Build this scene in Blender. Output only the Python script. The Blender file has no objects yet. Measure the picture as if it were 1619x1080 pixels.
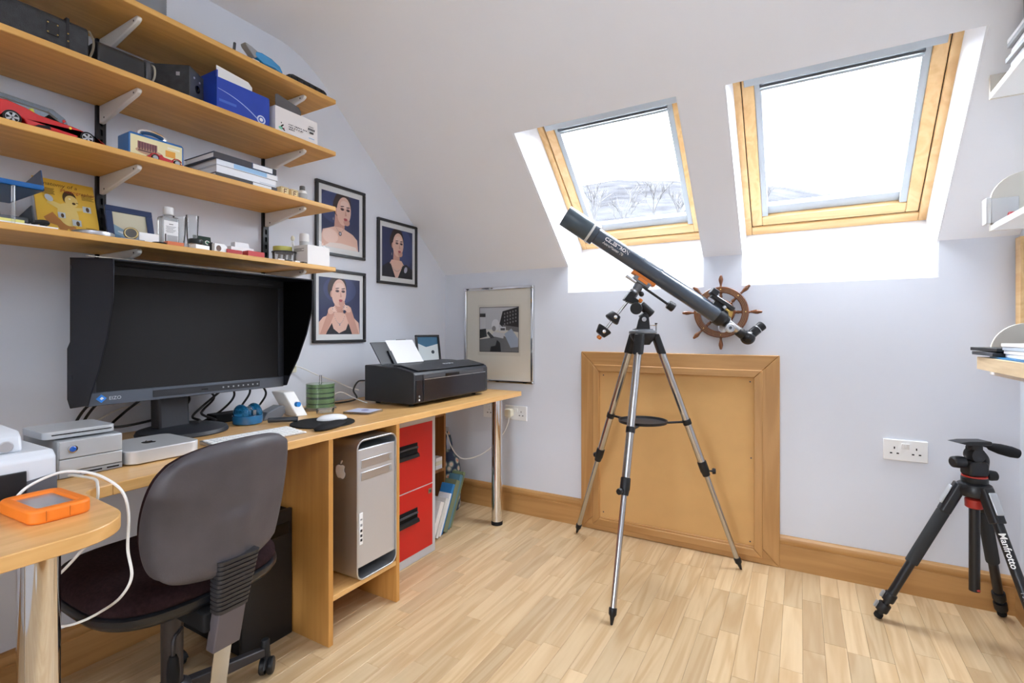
import bpy, math, random
from mathutils import Vector, Matrix
random.seed(7)
SC = bpy.context.scene
COL = SC.collection
V3 = Vector

# ------------------------------------------------------------------ camera, world, exposure
F, CX, HY, EYE, YAW = 790.0, 809.5, 524.0, 1.07, math.radians(29.97)
CAM = V3((1.989, -2.585, EYE))
FW = V3((-math.sin(YAW), math.cos(YAW), 0)); RT = V3((math.cos(YAW), math.sin(YAW), 0)); UP = V3((0, 0, 1))
cd = bpy.data.cameras.new('camera'); cam = bpy.data.objects.new('camera', cd); COL.objects.link(cam)
cam.location = CAM; cam.rotation_euler = (math.pi/2, 0, YAW)
cd.sensor_width = 36; cd.lens = F/1619*36; cd.shift_y = -(540-HY)/1619; cd.clip_start = 0.02; cd.clip_end = 1000
SC.camera = cam
SKY = 19.5
w = bpy.data.worlds.new('overcast_sky'); SC.world = w; w.use_nodes = True
bg = w.node_tree.nodes['Background']; bg.inputs[0].default_value = (0.905, 0.98, 1.09, 1); bg.inputs[1].default_value = SKY
SC.view_settings.view_transform = 'Standard'; SC.view_settings.look = 'None'
SC.view_settings.exposure = 0.52; SC.view_settings.gamma = 1.0; SC.view_settings.use_curve_mapping = False
SC.cycles.use_denoising = True
SC.cycles.max_bounces = 12; SC.cycles.diffuse_bounces = 7; SC.cycles.transparent_max_bounces = 12
SC.cycles.sample_clamp_indirect = 8

def ray(px, py): return FW + RT*((px-CX)/F) - UP*((py-HY)/F)
def on(px, py, ax, val):
    r = ray(px, py); return CAM + r*((val-CAM[ax])/r[ax])
def atX(px, py, v): return on(px, py, 0, v)
def atY(px, py, v): return on(px, py, 1, v)
def atZ(px, py, v): return on(px, py, 2, v)
def atD(px, py, d): return CAM + ray(px, py)*d

# room numbers (metres): left wall X=0, back wall Y=0, floor Z=0
RW, REAR, KNEE, SLOPE, CEIL = 2.706, -3.5, 1.433, 0.868, 2.356
TH = math.atan(SLOPE)
OPEN = [(0.858, 1.583), (1.747, 2.470)]        # roof window openings, X
OTOP, OSILL = -0.617, 1.287                     # opening top (Y on the slope), sill height on the back wall

def portal(name, loc, rot, sx, sy):
    l = bpy.data.lights.new(name, 'AREA'); l.shape = 'RECTANGLE'; l.size = sx; l.size_y = sy
    l.cycles.is_portal = True
    o = bpy.data.objects.new(name, l); COL.objects.link(o); o.location = loc; o.rotation_euler = rot
for k, (a, b) in enumerate(OPEN):
    n = V3((0, math.sin(TH), math.cos(TH)))
    p = V3(((a+b)/2, -0.15, 1.733+0.15*SLOPE)) + n*0.09
    portal('sky_portal', p, (-TH, 0, 0), 0.74, 0.98)
portal('sky_portal', (1.425, REAR-0.12, 0.80), (math.pi/2, 0, 0), 0.9, 0.9)  # portal of the added rear window

# ------------------------------------------------------------------ colour and materials
def lin(v): v /= 255.0; return v/12.92 if v <= 0.04045 else ((v+0.055)/1.055)**2.4
def c(r, g, b): return (lin(r), lin(g), lin(b), 1)
MATS = {}
def nodes(name):
    m = bpy.data.materials.new(name); m.use_nodes = True
    nt = m.node_tree; b = nt.nodes['Principled BSDF']
    return m, nt, b
def mat(name, col, rough=0.5, metal=0.0, vary=0.0, scale=20.0, bump=0.0, bscale=None, spec=0.5, coat=0.0, rvary=0.0):
    if name in MATS: return MATS[name]
    m, nt, b = nodes(name)
    b.inputs['Base Color'].default_value = col; b.inputs['Roughness'].default_value = rough
    b.inputs['Metallic'].default_value = metal; b.inputs['Specular IOR Level'].default_value = spec
    b.inputs['Coat Weight'].default_value = coat
    tc = nt.nodes.new('ShaderNodeTexCoord')
    n = nt.nodes.new('ShaderNodeTexNoise'); n.inputs['Scale'].default_value = scale; n.inputs['Detail'].default_value = 4
    nt.links.new(tc.outputs['Object'], n.inputs['Vector'])
    if vary > 0:
        r = nt.nodes.new('ShaderNodeValToRGB')
        r.color_ramp.elements[0].position = 0.3; r.color_ramp.elements[1].position = 0.7
        r.color_ramp.elements[0].color = tuple(x*(1-vary) for x in col[:3])+(1,)
        r.color_ramp.elements[1].color = tuple(min(1, x*(1+vary)) for x in col[:3])+(1,)
        nt.links.new(n.outputs['Fac'], r.inputs[0]); nt.links.new(r.outputs[0], b.inputs['Base Color'])
    if rvary > 0:
        mr = nt.nodes.new('ShaderNodeMapRange'); mr.inputs[3].default_value = max(0.02, rough-rvary); mr.inputs[4].default_value = rough+rvary
        nt.links.new(n.outputs['Fac'], mr.inputs[0]); nt.links.new(mr.outputs[0], b.inputs['Roughness'])
    if bump > 0:
        n2 = nt.nodes.new('ShaderNodeTexNoise'); n2.inputs['Scale'].default_value = bscale or scale*3; n2.inputs['Detail'].default_value = 3
        nt.links.new(tc.outputs['Object'], n2.inputs['Vector'])
        bp = nt.nodes.new('ShaderNodeBump'); bp.inputs['Strength'].default_value = bump; bp.inputs['Distance'].default_value = 0.002
        nt.links.new(n2.outputs['Fac'], bp.inputs['Height']); nt.links.new(bp.outputs[0], b.inputs['Normal'])
    MATS[name] = m; return m
def wood(name, c1, c2, axis='Y', fine=1.0, rough=0.45, hue=0.0, coat=0.0, cathedral=0.0, contrast=1.0):
    """Grain stretched along one axis; every object gets its own cut of the log and a slightly different tone."""
    if name in MATS: return MATS[name]
    m, nt, b = nodes(name)
    b.inputs['Roughness'].default_value = rough; b.inputs['Coat Weight'].default_value = coat; b.inputs['Coat Roughness'].default_value = 0.25
    tc = nt.nodes.new('ShaderNodeTexCoord'); oi = nt.nodes.new('ShaderNodeObjectInfo')
    add = nt.nodes.new('ShaderNodeVectorMath'); add.operation = 'ADD'
    sc_ = nt.nodes.new('ShaderNodeVectorMath'); sc_.operation = 'SCALE'; sc_.inputs[0].default_value = (37.1, 51.7, 23.3)
    nt.links.new(oi.outputs['Random'], sc_.inputs['Scale'])
    nt.links.new(tc.outputs['Object'], add.inputs[0]); nt.links.new(sc_.outputs[0], add.inputs[1])
    mp = nt.nodes.new('ShaderNodeMapping')
    s = {'X': (1.2, 16, 16), 'Y': (16, 1.2, 16), 'Z': (16, 16, 1.2)}[axis]
    mp.inputs['Scale'].default_value = tuple(q*fine for q in s)
    nt.links.new(add.outputs[0], mp.inputs['Vector'])
    n = nt.nodes.new('ShaderNodeTexNoise'); n.inputs['Scale'].default_value = 1.0; n.inputs['Detail'].default_value = 3; n.inputs['Distortion'].default_value = 0.6+cathedral
    nt.links.new(mp.outputs[0], n.inputs['Vector'])
    # rings: sine of the noise gives cathedral figure
    mu = nt.nodes.new('ShaderNodeMath'); mu.operation = 'MULTIPLY'; mu.inputs[1].default_value = 26+20*cathedral
    si = nt.nodes.new('ShaderNodeMath'); si.operation = 'SINE'
    nt.links.new(n.outputs['Fac'], mu.inputs[0]); nt.links.new(mu.outputs[0], si.inputs[0])
    n2 = nt.nodes.new('ShaderNodeTexNoise'); n2.inputs['Scale'].default_value = 9.0; n2.inputs['Detail'].default_value = 5
    nt.links.new(mp.outputs[0], n2.inputs['Vector'])
    mr = nt.nodes.new('ShaderNodeMapRange'); mr.inputs[1].default_value = -1; mr.inputs[2].default_value = 1; mr.inputs[3].default_value = 0.5-0.32*contrast; mr.inputs[4].default_value = 0.5+0.32*contrast
    nt.links.new(si.outputs[0], mr.inputs[0])
    mx = nt.nodes.new('ShaderNodeMath'); mx.operation = 'MULTIPLY_ADD'; mx.inputs[1].default_value = 0.45; 
    sub = nt.nodes.new('ShaderNodeMath'); sub.operation = 'SUBTRACT'; sub.inputs[1].default_value = 0.22
    nt.links.new(mr.outputs[0], sub.inputs[0]); nt.links.new(n2.outputs['Fac'], mx.inputs[0]); nt.links.new(sub.outputs[0], mx.inputs[2])
    rp = nt.nodes.new('ShaderNodeValToRGB'); rp.color_ramp.elements[0].color = c1; rp.color_ramp.elements[1].color = c2
    nt.links.new(mx.outputs[0], rp.inputs[0])
    out = rp.outputs[0]
    if hue > 0:
        hs = nt.nodes.new('ShaderNodeHueSaturation')
        m2 = nt.nodes.new('ShaderNodeMapRange'); m2.inputs[3].default_value = 1-hue; m2.inputs[4].default_value = 1+hue
        nt.links.new(oi.outputs['Random'], m2.inputs[0]); nt.links.new(m2.outputs[0], hs.inputs['Value'])
        nt.links.new(out, hs.inputs['Color']); out = hs.outputs[0]
    nt.links.new(out, b.inputs['Base Color'])
    MATS[name] = m; return m
def glass(name, tint=(1, 1, 1, 1), rough=0.0, ior=1.45, body=0.0, bcol=(0.9, 0.9, 0.9, 1)):
    """Thin clear sheet: lets light straight through, mirrors by Fresnel; body adds a little milky substance."""
    if name in MATS: return MATS[name]
    m = bpy.data.materials.new(name); m.use_nodes = True; nt = m.node_tree; nt.nodes.clear()
    o = nt.nodes.new('ShaderNodeOutputMaterial'); t = nt.nodes.new('ShaderNodeBsdfTransparent'); t.inputs[0].default_value = tint
    g = nt.nodes.new('ShaderNodeBsdfGlossy'); g.inputs['Roughness'].default_value = rough
    fr = nt.nodes.new('ShaderNodeFresnel'); fr.inputs[0].default_value = ior
    mx = nt.nodes.new('ShaderNodeMixShader'); nt.links.new(fr.outputs[0], mx.inputs[0])
    a = t.outputs[0]
    if body > 0:
        d = nt.nodes.new('ShaderNodeBsdfDiffuse'); d.inputs[0].default_value = bcol
        mb = nt.nodes.new('ShaderNodeMixShader'); mb.inputs[0].default_value = body
        nt.links.new(t.outputs[0], mb.inputs[1]); nt.links.new(d.outputs[0], mb.inputs[2]); a = mb.outputs[0]
    nt.links.new(a, mx.inputs[1]); nt.links.new(g.outputs[0], mx.inputs[2]); nt.links.new(mx.outputs[0], o.inputs[0])
    MATS[name] = m; return m
def print_mat():
    if 'print' in MATS: return MATS['print']
    m, nt, b = nodes('print_ink'); at = nt.nodes.new('ShaderNodeVertexColor'); at.layer_name = 'ink'
    nt.links.new(at.outputs[0], b.inputs['Base Color']); b.inputs['Roughness'].default_value = 0.6
    MATS['print'] = m; return m

M_wall = mat('wall_paint', c(220, 224, 232), 0.9, vary=0.012, scale=3, bump=0.05, bscale=220, spec=0.2)
M_ceil = mat('ceiling_paint', c(242, 244, 248), 0.95, vary=0.01, scale=2, spec=0.1)
M_reveal = mat('reveal_paint', c(240, 242, 245), 0.8, spec=0.2)
M_skirt = wood('skirting_oak', c(172, 126, 72), c(194, 148, 92), 'X', 0.7, 0.4)
M_skirtY = wood('skirting_oak_side', c(172, 126, 72), c(194, 148, 92), 'Y', 0.7, 0.4)
M_skirtZ = wood('skirting_oak_upright', c(172, 126, 72), c(194, 148, 92), 'Z', 0.7, 0.4)
M_plank = wood('laminate_beech', c(182, 148, 105), c(213, 188, 149), 'Y', 0.55, 0.38, hue=0.13, cathedral=0.35, contrast=0.75)
M_shelf = wood('shelf_oak_veneer', c(200, 148, 74), c(226, 176, 98), 'Y', 1.1, 0.5, contrast=0.7)
M_desk = wood('desk_oak_veneer', c(206, 156, 90), c(228, 182, 118), 'Y', 0.9, 0.35, coat=0.25, contrast=0.7)
M_deskZ = wood('pedestal_oak_veneer', c(186, 130, 62), c(206, 152, 82), 'Z', 0.9, 0.45, contrast=0.7)
M_pine = wood('window_pine', c(204, 160, 104), c(222, 186, 132), 'Y', 0.8, 0.4, coat=0.2)
M_pineX = wood('window_pine_rail', c(204, 160, 104), c(222, 186, 132), 'X', 0.8, 0.4, coat=0.2)
M_hatch = mat('hatch_board', c(212, 168, 108), 0.7, vary=0.035, scale=9, spec=0.3)
M_white = mat('white_plastic', c(238, 238, 236), 0.4)
M_offwhite = mat('cream_plastic', c(232, 228, 205), 0.45)
M_black = mat('black_plastic', c(26, 27, 30), 0.45, spec=0.4)
M_blackm = mat('black_matte', c(20, 20, 22), 0.75, spec=0.3)
M_blackg = mat('black_gloss', c(18, 19, 22), 0.18)
M_dgrey = mat('dark_grey_plastic', c(58, 62, 68), 0.45)
M_grey = mat('grey_plastic', c(150, 152, 154), 0.5)
M_chrome = mat('chrome', c(225, 225, 226), 0.06, 1.0)
M_alu = mat('brushed_aluminium', c(200, 202, 206), 0.32, 0.9, rvary=0.05, scale=60)
M_steel = mat('satin_steel', c(190, 190, 190), 0.22, 1.0)
M_paper = mat('white_paper', c(240, 240, 240), 0.8, spec=0.2)
M_bracket = mat('bracket_paint', c(228, 227, 222), 0.45)
M_cable = mat('white_cable', c(232, 231, 226), 0.5)
M_bcable = mat('black_cable', c(18, 18, 20), 0.5)
M_glass = glass('window_glass')
M_pglass = glass('picture_glass', ior=1.22)
M_clear = glass('clear_glass', (0.97, 0.98, 0.98, 1), ior=1.25, body=0.08)
M_rail = mat('blind_aluminium', c(176, 184, 191), 0.5)
M_frost = glass('frosted_plastic', (0.9, 0.92, 0.93, 1), 0.3, 1.4, 0.55)

# ------------------------------------------------------------------ mesh builder
OFF = {}     # world position of every object's local origin (no rotations)
class MB:
    def __init__(s): s.v = []; s.f = []; s.col = []
    def _add(s, vs, fs):
        o = len(s.v); s.v += [V3(q) for q in vs]; s.f += [tuple(i+o for i in f) for f in fs]; return s
    def box(s, x0, x1, y0, y1, z0, z1):
        vs = [(x, y, z) for x in (x0, x1) for y in (y0, y1) for z in (z0, z1)]
        return s._add(vs, [(0, 1, 3, 2), (4, 6, 7, 5), (0, 4, 5, 1), (2, 3, 7, 6), (0, 2, 6, 4), (1, 5, 7, 3)])
    def obox(s, ctr, size, R=None):
        R = R or Matrix.Identity(3); h = V3(size)/2; ctr = V3(ctr)
        vs = [ctr + R @ V3((sx*h.x, sy*h.y, sz*h.z)) for sx in (-1, 1) for sy in (-1, 1) for sz in (-1, 1)]
        return s._add(vs, [(0, 1, 3, 2), (4, 6, 7, 5), (0, 4, 5, 1), (2, 3, 7, 6), (0, 2, 6, 4), (1, 5, 7, 3)])
    def hexa(s, b, t):      # four bottom corners, four top corners
        return s._add(list(b)+list(t), [(3, 2, 1, 0), (4, 5, 6, 7), (0, 1, 5, 4), (1, 2, 6, 5), (2, 3, 7, 6), (3, 0, 4, 7)])
    def prism(s, poly, O, U, W, D):   # polygon (u,w) in the plane O,U,W pushed along D
        O, U, W, D = V3(O), V3(U), V3(W), V3(D); n = len(poly)
        a = [O+U*p[0]+W*p[1] for p in poly]; b = [q+D for q in a]
        fs = [tuple(range(n))[::-1], tuple(range(n, 2*n))]+[(i, (i+1) % n, n+(i+1) % n, n+i) for i in range(n)]
        if U.cross(W).dot(D) < 0: fs = [f[::-1] for f in fs]
        return s._add(a+b, fs)
    def lathe(s, prof, base, axis=(0, 0, 1), n=28, caps=True):
        base = V3(base); ax = V3(axis).normalized(); u = ax.orthogonal().normalized(); w2 = ax.cross(u)
        vs, fs = [], []
        for r, h in prof:
            for i in range(n):
                a = 2*math.pi*i/n; vs.append(base+ax*h+(u*math.cos(a)+w2*math.sin(a))*max(r, 1e-5))
        m = len(prof)
        for j in range(m-1):
            for i in range(n):
                k = (i+1) % n; fs.append((j*n+i, j*n+k, (j+1)*n+k, (j+1)*n+i))
        if caps: fs.append(tuple(range(n))[::-1]); fs.append(tuple(range((m-1)*n, m*n)))
        return s._add(vs, fs)
    def cyl(s, p0, p1, r0, r1=None, n=20):
        p0, p1 = V3(p0), V3(p1); r1 = r0 if r1 is None else r1
        return s.lathe([(r0, 0), (r1, (p1-p0).length)], p0, p1-p0, n)
    def ell(s, ctr, rad, n=20, m=12, R=None, lo=-0.5, hi=0.5):
        R = R or Matrix.Identity(3); ctr = V3(ctr); rad = V3(rad) if not isinstance(rad, (int, float)) else V3((rad,)*3)
        vs, fs = [], []
        for j in range(m+1):
            t = math.pi*(lo+(hi-lo)*j/m)
            for i in range(n):
                a = 2*math.pi*i/n
                q = V3((math.cos(t)*math.cos(a)*rad.x, math.cos(t)*math.sin(a)*rad.y, math.sin(t)*rad.z)); vs.append(ctr+R @ q)
        for j in range(m):
            for i in range(n):
                k = (i+1) % n; fs.append((j*n+i, j*n+k, (j+1)*n+k, (j+1)*n+i))
        fs.append(tuple(range(n))[::-1]); fs.append(tuple(range(m*n, (m+1)*n)))
        return s._add(vs, fs)
    def tube(s, pts, r, n=8, rs=None, flat=1.0):
        pts = [V3(p) for p in pts]; m = len(pts); vs, fs = [], []
        t = (pts[1]-pts[0]).normalized(); u = t.orthogonal().normalized()
        for j, p in enumerate(pts):
            tn = (pts[min(j+1, m-1)]-pts[max(j-1, 0)]).normalized()
            u = (u - tn*u.dot(tn)).normalized(); w2 = tn.cross(u); rr = rs[j] if rs else r
            for i in range(n):
                a = 2*math.pi*i/n; vs.append(p+(u*math.cos(a)+w2*math.sin(a)*flat)*rr)
        for j in range(m-1):
            for i in range(n):
                k = (i+1) % n; fs.append((j*n+i, j*n+k, (j+1)*n+k, (j+1)*n+i))
        fs.append(tuple(range(n))[::-1]); fs.append(tuple(range((m-1)*n, m*n)))
        return s._add(vs, fs)
    def torus(s, ctr, axis, R_, r, n=40, k=10, flat=1.0):
        ctr = V3(ctr); ax = V3(axis).normalized(); u = ax.orthogonal().normalized(); w2 = ax.cross(u); vs, fs = [], []
        for i in range(n):
            a = 2*math.pi*i/n; d = u*math.cos(a)+w2*math.sin(a)
            for j in range(k):
                b = 2*math.pi*j/k; vs.append(ctr+d*(R_+r*math.cos(b))+ax*(r*flat*math.sin(b)))
        for i in range(n):
            for j in range(k):
                i2, j2 = (i+1) % n, (j+1) % k; fs.append((i*k+j, i2*k+j, i2*k+j2, i*k+j2))
        return s._add(vs, fs)
    def xf(s, M):
        s.v = [M @ q for q in s.v]; return s
    def build(s, name, m, parent=None, local=False, smooth=35, bevel=0.0, seg=2, org=None):
        off = V3((0, 0, 0))
        if parent is not None: off = OFF[parent.name] if not local else V3((0, 0, 0))
        elif org is not None: off = V3(org)
        elif not local:
            xs = [q.x for q in s.v]; ys = [q.y for q in s.v]; zs = [q.z for q in s.v]
            off = V3(((min(xs)+max(xs))/2, (min(ys)+max(ys))/2, min(zs)))
        me = bpy.data.meshes.new(name); me.from_pydata([tuple(q-off) for q in s.v], [], s.f); me.update()
        if s.col:
            ca = me.color_attributes.new('ink', 'FLOAT_COLOR', 'CORNER')
            for p in me.polygons:
                for li in p.loop_indices: ca.data[li].color = s.col[p.index]
        me.materials.append(m)
        if smooth:
            me.shade_smooth(); me.set_sharp_from_angle(angle=math.radians(smooth))
        o = bpy.data.objects.new(name, me); COL.objects.link(o)
        if bevel > 0:
            b = o.modifiers.new('bevel', 'BEVEL'); b.width = bevel; b.segments = seg; b.limit_method = 'ANGLE'; b.angle_limit = math.radians(40)
        if parent is not None: o.parent = parent; OFF[o.name] = OFF[parent.name]
        else: o.location = off; OFF[o.name] = off
        return o
def tag(o, label, cat=None, group=None):
    o['label'] = label
    if cat: o['category'] = cat
    if group: o['group'] = group
    return o
def thing(name, label, cat, loc=(0, 0, 0), group=None, rz=0.0):
    o = bpy.data.objects.new(name, None); COL.objects.link(o); o.location = loc; o.empty_display_size = 0.05; o.rotation_euler = (0, 0, rz)
    OFF[o.name] = V3(loc); return tag(o, label, cat, group)
def struct(o): o['kind'] = 'structure'; return o
def copy_tree(o, parent=None):
    q = o.copy(); COL.objects.link(q); q.parent = parent; OFF[q.name] = OFF[o.name]
    for ch in [x for x in bpy.data.objects if x.parent == o]: copy_tree(ch, q)
    return q
def rrect(w, h, r, n=6, cx=0, cy=0):
    out = []
    for sx, sy, a0 in ((1, 1, 0), (-1, 1, 90), (-1, -1, 180), (1, -1, 270)):
        for i in range(n+1):
            a = math.radians(a0+90*i/n); out.append((cx+sx*(w/2-r)+r*math.cos(a), cy+sy*(h/2-r)+r*math.sin(a)))
    return out
def spline(pts, k=8):
    P = [V3(p) for p in pts]; P = [P[0]*2-P[1]]+P+[P[-1]*2-P[-2]]; out = []
    for i in range(1, len(P)-2):
        for j in range(k):
            t = j/k; a, b, d, e = P[i-1], P[i], P[i+1], P[i+2]
            out.append(0.5*((2*b)+(d-a)*t+(2*a-5*b+4*d-e)*t*t+(3*b-a-3*d+e)*t**3))
    out.append(P[-2]); return out
def RZ(deg): return Matrix.Rotation(math.radians(deg), 3, 'Z')
def basis(x, y, z): return Matrix((x, y, z)).transposed()
def text_mb(s, size, O, U, W, depth=0.0006, align='LEFT', shear=0.0, bold=0.0):
    cu = bpy.data.curves.new('lettering', 'FONT'); cu.body = s; cu.size = size; cu.align_x = align; cu.resolution_u = 3
    cu.shear = shear; cu.offset = bold
    ob = bpy.data.objects.new('lettering', cu); COL.objects.link(ob)
    dg = bpy.context.evaluated_depsgraph_get(); me = bpy.data.meshes.new_from_object(ob.evaluated_get(dg))
    bpy.data.objects.remove(ob); bpy.data.curves.remove(cu)
    O, U, W = V3(O), V3(U).normalized(), V3(W).normalized(); N = U.cross(W)
    m = MB(); m._add([O+U*q.co.x+W*q.co.y+N*depth for q in me.vertices], [tuple(p.vertices) for p in me.polygons])
    bpy.data.meshes.remove(me); return m
def elp(cx, cy, rx, ry, rot=0, n=22, a0=0, a1=360):
    r = math.radians(rot); out = []
    for i in range(n):
        a = math.radians(a0+(a1-a0)*i/(n if a1-a0 == 360 else n-1)); x, y = rx*math.cos(a), ry*math.sin(a)
        out.append((cx+x*math.cos(r)-y*math.sin(r), cy+x*math.sin(r)+y*math.cos(r)))
    return out
def rc(x0, y0, x1, y1): return [(x0, y0), (x1, y0), (x1, y1), (x0, y1)]
def art_mb(layers, O, U, W, step=0.00012):
    """Flat print: coloured shapes (0..1 in u and w), each a hair above the last. O lower left, U and W full edges."""
    O, U, W = V3(O), V3(U), V3(W); N = U.cross(W).normalized(); m = MB()
    for k, (col, poly) in enumerate(layers):
        pts = [O+U*min(1, max(0, p[0]))+W*min(1, max(0, p[1]))+N*(step*(k+1)) for p in poly]
        ar = sum(poly[i][0]*poly[(i+1) % len(poly)][1]-poly[(i+1) % len(poly)][0]*poly[i][1] for i in range(len(poly)))
        if ar < 0: pts = pts[::-1]
        m._add(pts, [tuple(range(len(pts)))]); m.col.append(col)
    return m

# ================================================================== THE SETTING
# floor: slab + laminate strips running away from the camera
fl = struct(MB().box(-0.1, RW+0.1, REAR-0.1, 0.1, -0.15, -0.008).build('floor', mat('underlay', c(150, 118, 80), 0.9), org=(0, 0, 0), smooth=0))
tag(fl, 'pale beech laminate floor laid in narrow strips')
SW = 0.0644; rest = MB(); strips = []
pm = {}
def strip_mesh(L):
    key = round(L, 3)
    if key not in pm:
        b = 0.0007; x0, x1, y0, y1 = 0.0002, SW-0.0002, 0.0002, key-0.0002
        vs = [(x0, y0, -0.008), (x1, y0, -0.008), (x1, y1, -0.008), (x0, y1, -0.008), (x0, y0, -b), (x1, y0, -b), (x1, y1, -b), (x0, y1, -b),
              (x0+b, y0+b, 0), (x1-b, y0+b, 0), (x1-b, y1-b, 0), (x0+b, y1-b, 0)]
        fs = [(0, 1, 5, 4), (1, 2, 6, 5), (2, 3, 7, 6), (3, 0, 4, 7), (4, 5, 9, 8), (5, 6, 10, 9), (6, 7, 11, 10), (7, 4, 8, 11), (8, 9, 10, 11)]
        me = bpy.data.meshes.new('plank'); me.from_pydata(vs, [], fs); me.materials.append(M_plank); pm[key] = me
    return pm[key]
row = 0; x = 0.0
while x < RW-0.01:
    wd = min(SW, RW-x); y = 0.0
    first = True
    while y > REAR+0.001:
        L = random.choice((0.30, 0.36, 0.42, 0.48)) if not first else random.choice((0.12, 0.2, 0.28, 0.36))
        first = False; L = min(L, y-REAR)
        strips.append((x, y-L, L, wd)); y -= L
    x += SW; row += 1
def shown(s):
    q = V3((s[0]+SW/2, s[1]+s[2]/2, 0))-CAM; d = q.dot(FW)
    e = V3((s[0]+SW/2, s[1]+s[2], 0))-CAM; de = e.dot(FW)
    if de < 1.45: return 9e9
    if abs(e.dot(RT)/de) > 1.1: return 9e9
    if s[0] < 0.30 and s[1] > -1.35: return 9e8+d
    return d
strips.sort(key=shown)
for k, (x, y, L, wd) in enumerate(strips):
    if k < 298 and wd > SW-0.001 and shown((x, y, L, wd)) < 9e8:
        o = bpy.data.objects.new('plank', strip_mesh(L)); COL.objects.link(o); o.location = (x, y, 0); o.parent = fl
    else: rest.box(x+0.0002, x+wd-0.0002, y+0.0002, y+L-0.0002, -0.008, 0)
ro = rest.build('plank_remainder', M_plank, fl, smooth=0); ro['kind'] = 'stuff'

# walls
struct(tag(MB().prism([(REAR-0.1, -0.15), (0.1, -0.15), (0.1, KNEE-0.02), (0, KNEE+0.02), (-0.93, KNEE+0.93*SLOPE+0.03), (-1.2, 2.42), (REAR-0.1, 2.42)],
       (-0.12, 0, 0), (0, 1, 0), (0, 0, 1), (0.12, 0, 0)).build('wall_left', M_wall, org=(0, 0, 0), smooth=0), 'pale lavender grey wall behind the desk and shelves'))
wr = MB().prism([(REAR-0.1, -0.15), (0.1, -0.15), (0.1, KNEE-0.02), (0, KNEE+0.02), (-0.93, KNEE+0.93*SLOPE+0.03), (-1.2, 2.42), (REAR-0.1, 2.42)],
       (RW, 0, 0), (0, 1, 0), (0, 0, 1), (0.12, 0, 0)).build('wall_right', M_wall, org=(RW, 0, 0), smooth=0)
struct(tag(wr, 'pale wall carrying the white shelves'))
wb = MB(); wb.box(0, RW, 0, 0.1, -0.008, OSILL)
xs = [0, OPEN[0][0], OPEN[0][1], OPEN[1][0], OPEN[1][1], RW]
for k in (0, 2, 4): wb.box(xs[k], xs[k+1], 0, 0.1, OSILL, KNEE)
struct(tag(wb.build('wall_back', M_wall, org=(0, 0, 0), smooth=0), 'low pale lavender grey knee wall under the roof windows'))
# rear wall behind the camera, with an opening added for fill light
wz = MB(); RX0, RX1, RZ0, RZ1 = 1.05, 1.80, 0.50, 1.15
wz.box(0, RX0, REAR-0.1, REAR, -0.008, 2.42).box(RX1, RW, REAR-0.1, REAR, -0.008, 2.42).box(RX0, RX1, REAR-0.1, REAR, -0.008, RZ0).box(RX0, RX1, REAR-0.1, REAR, RZ1, 2.42)
struct(tag(wz.build('wall_rear', M_wall, org=(0, REAR, 0), smooth=0), 'pale wall behind the viewer with an added fill window'))
# ceiling: slope with two openings, curved crown, flat part
def zs(y): return KNEE-SLOPE*y
prof = [(-0.93, zs(-0.93))]
P0, P1, P2 = V3((-0.93, zs(-0.93), 0)), V3(((KNEE-CEIL)/SLOPE, CEIL, 0)), V3((-1.20, CEIL, 0))
for i in range(1, 11):
    t = i/10; q = P0*(1-t)**2+P1*2*t*(1-t)+P2*t*t; prof.append((q.x, q.y))
prof.append((REAR, CEIL))
ce = MB()
tn = V3((0, math.sin(TH), math.cos(TH)))*0.1
def slope_slab(x0, x1, ya, yb):
    b = [(x0, ya, zs(ya)), (x1, ya, zs(ya)), (x1, yb, zs(yb)), (x0, yb, zs(yb))]
    ce.hexa(b, [V3(q)+tn for q in b])
for k in (0, 2, 4): slope_slab(xs[k], xs[k+1], 0, OTOP)
slope_slab(0, RW, OTOP, -0.93)
up_ = [(-0.93+0.066, zs(-0.93)+0.075)]+[(y, z+0.1) for y, z in prof[1:]]
n = len(prof); vs = [(x, y, z) for x in (0, RW) for y, z in prof]+[(x, y, z) for x in (0, RW) for y, z in up_]
fs = [(i, i+1, n+i+1, n+i) for i in range(n-1)]+[(2*n+i, 3*n+i, 3*n+i+1, 2*n+i+1) for i in range(n-1)]
ce._add(vs, fs)
struct(tag(ce.build('ceiling', M_ceil, org=(0, 0, 0), smooth=20), 'white sloping ceiling curving into the flat part'))

# skirting boards, rounded top moulding
def skirt_profile(t=0.018, h=0.145):
    return [(0, 0), (t, 0), (t, h*0.72), (t*0.8, h*0.745), (t*1.05, h*0.80), (t*1.1, h*0.87), (t*0.95, h*0.94), (t*0.5, h*0.99), (0, h)]
HX0, HX1, HZ1 = 0.948, 1.909, 0.96
for a, b, nm in ((0, HX0, 'baseboard_back_corner'), (HX1, RW, 'baseboard_back_right')):
    struct(tag(MB().prism(skirt_profile(), (a, 0, 0), (0, -1, 0), (0, 0, 1), (b-a, 0, 0)).build(nm, M_skirt, smooth=30),
               'oak skirting board between desk corner and hatch' if a == 0 else 'oak skirting board behind the black camera tripod'))
struct(tag(MB().prism(skirt_profile(), (0, REAR, 0), (1, 0, 0), (0, 0, 1), (0, -REAR-0.02, 0)).build('baseboard_left', M_skirtY, smooth=30), 'oak skirting board under the desk'))
struct(tag(MB().prism(skirt_profile(), (RW, REAR, 0), (-1, 0, 0), (0, 0, 1), (0, -REAR-0.02, 0)).build('baseboard_right', M_skirtY, smooth=30), 'oak skirting board below the white shelves'))

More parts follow.
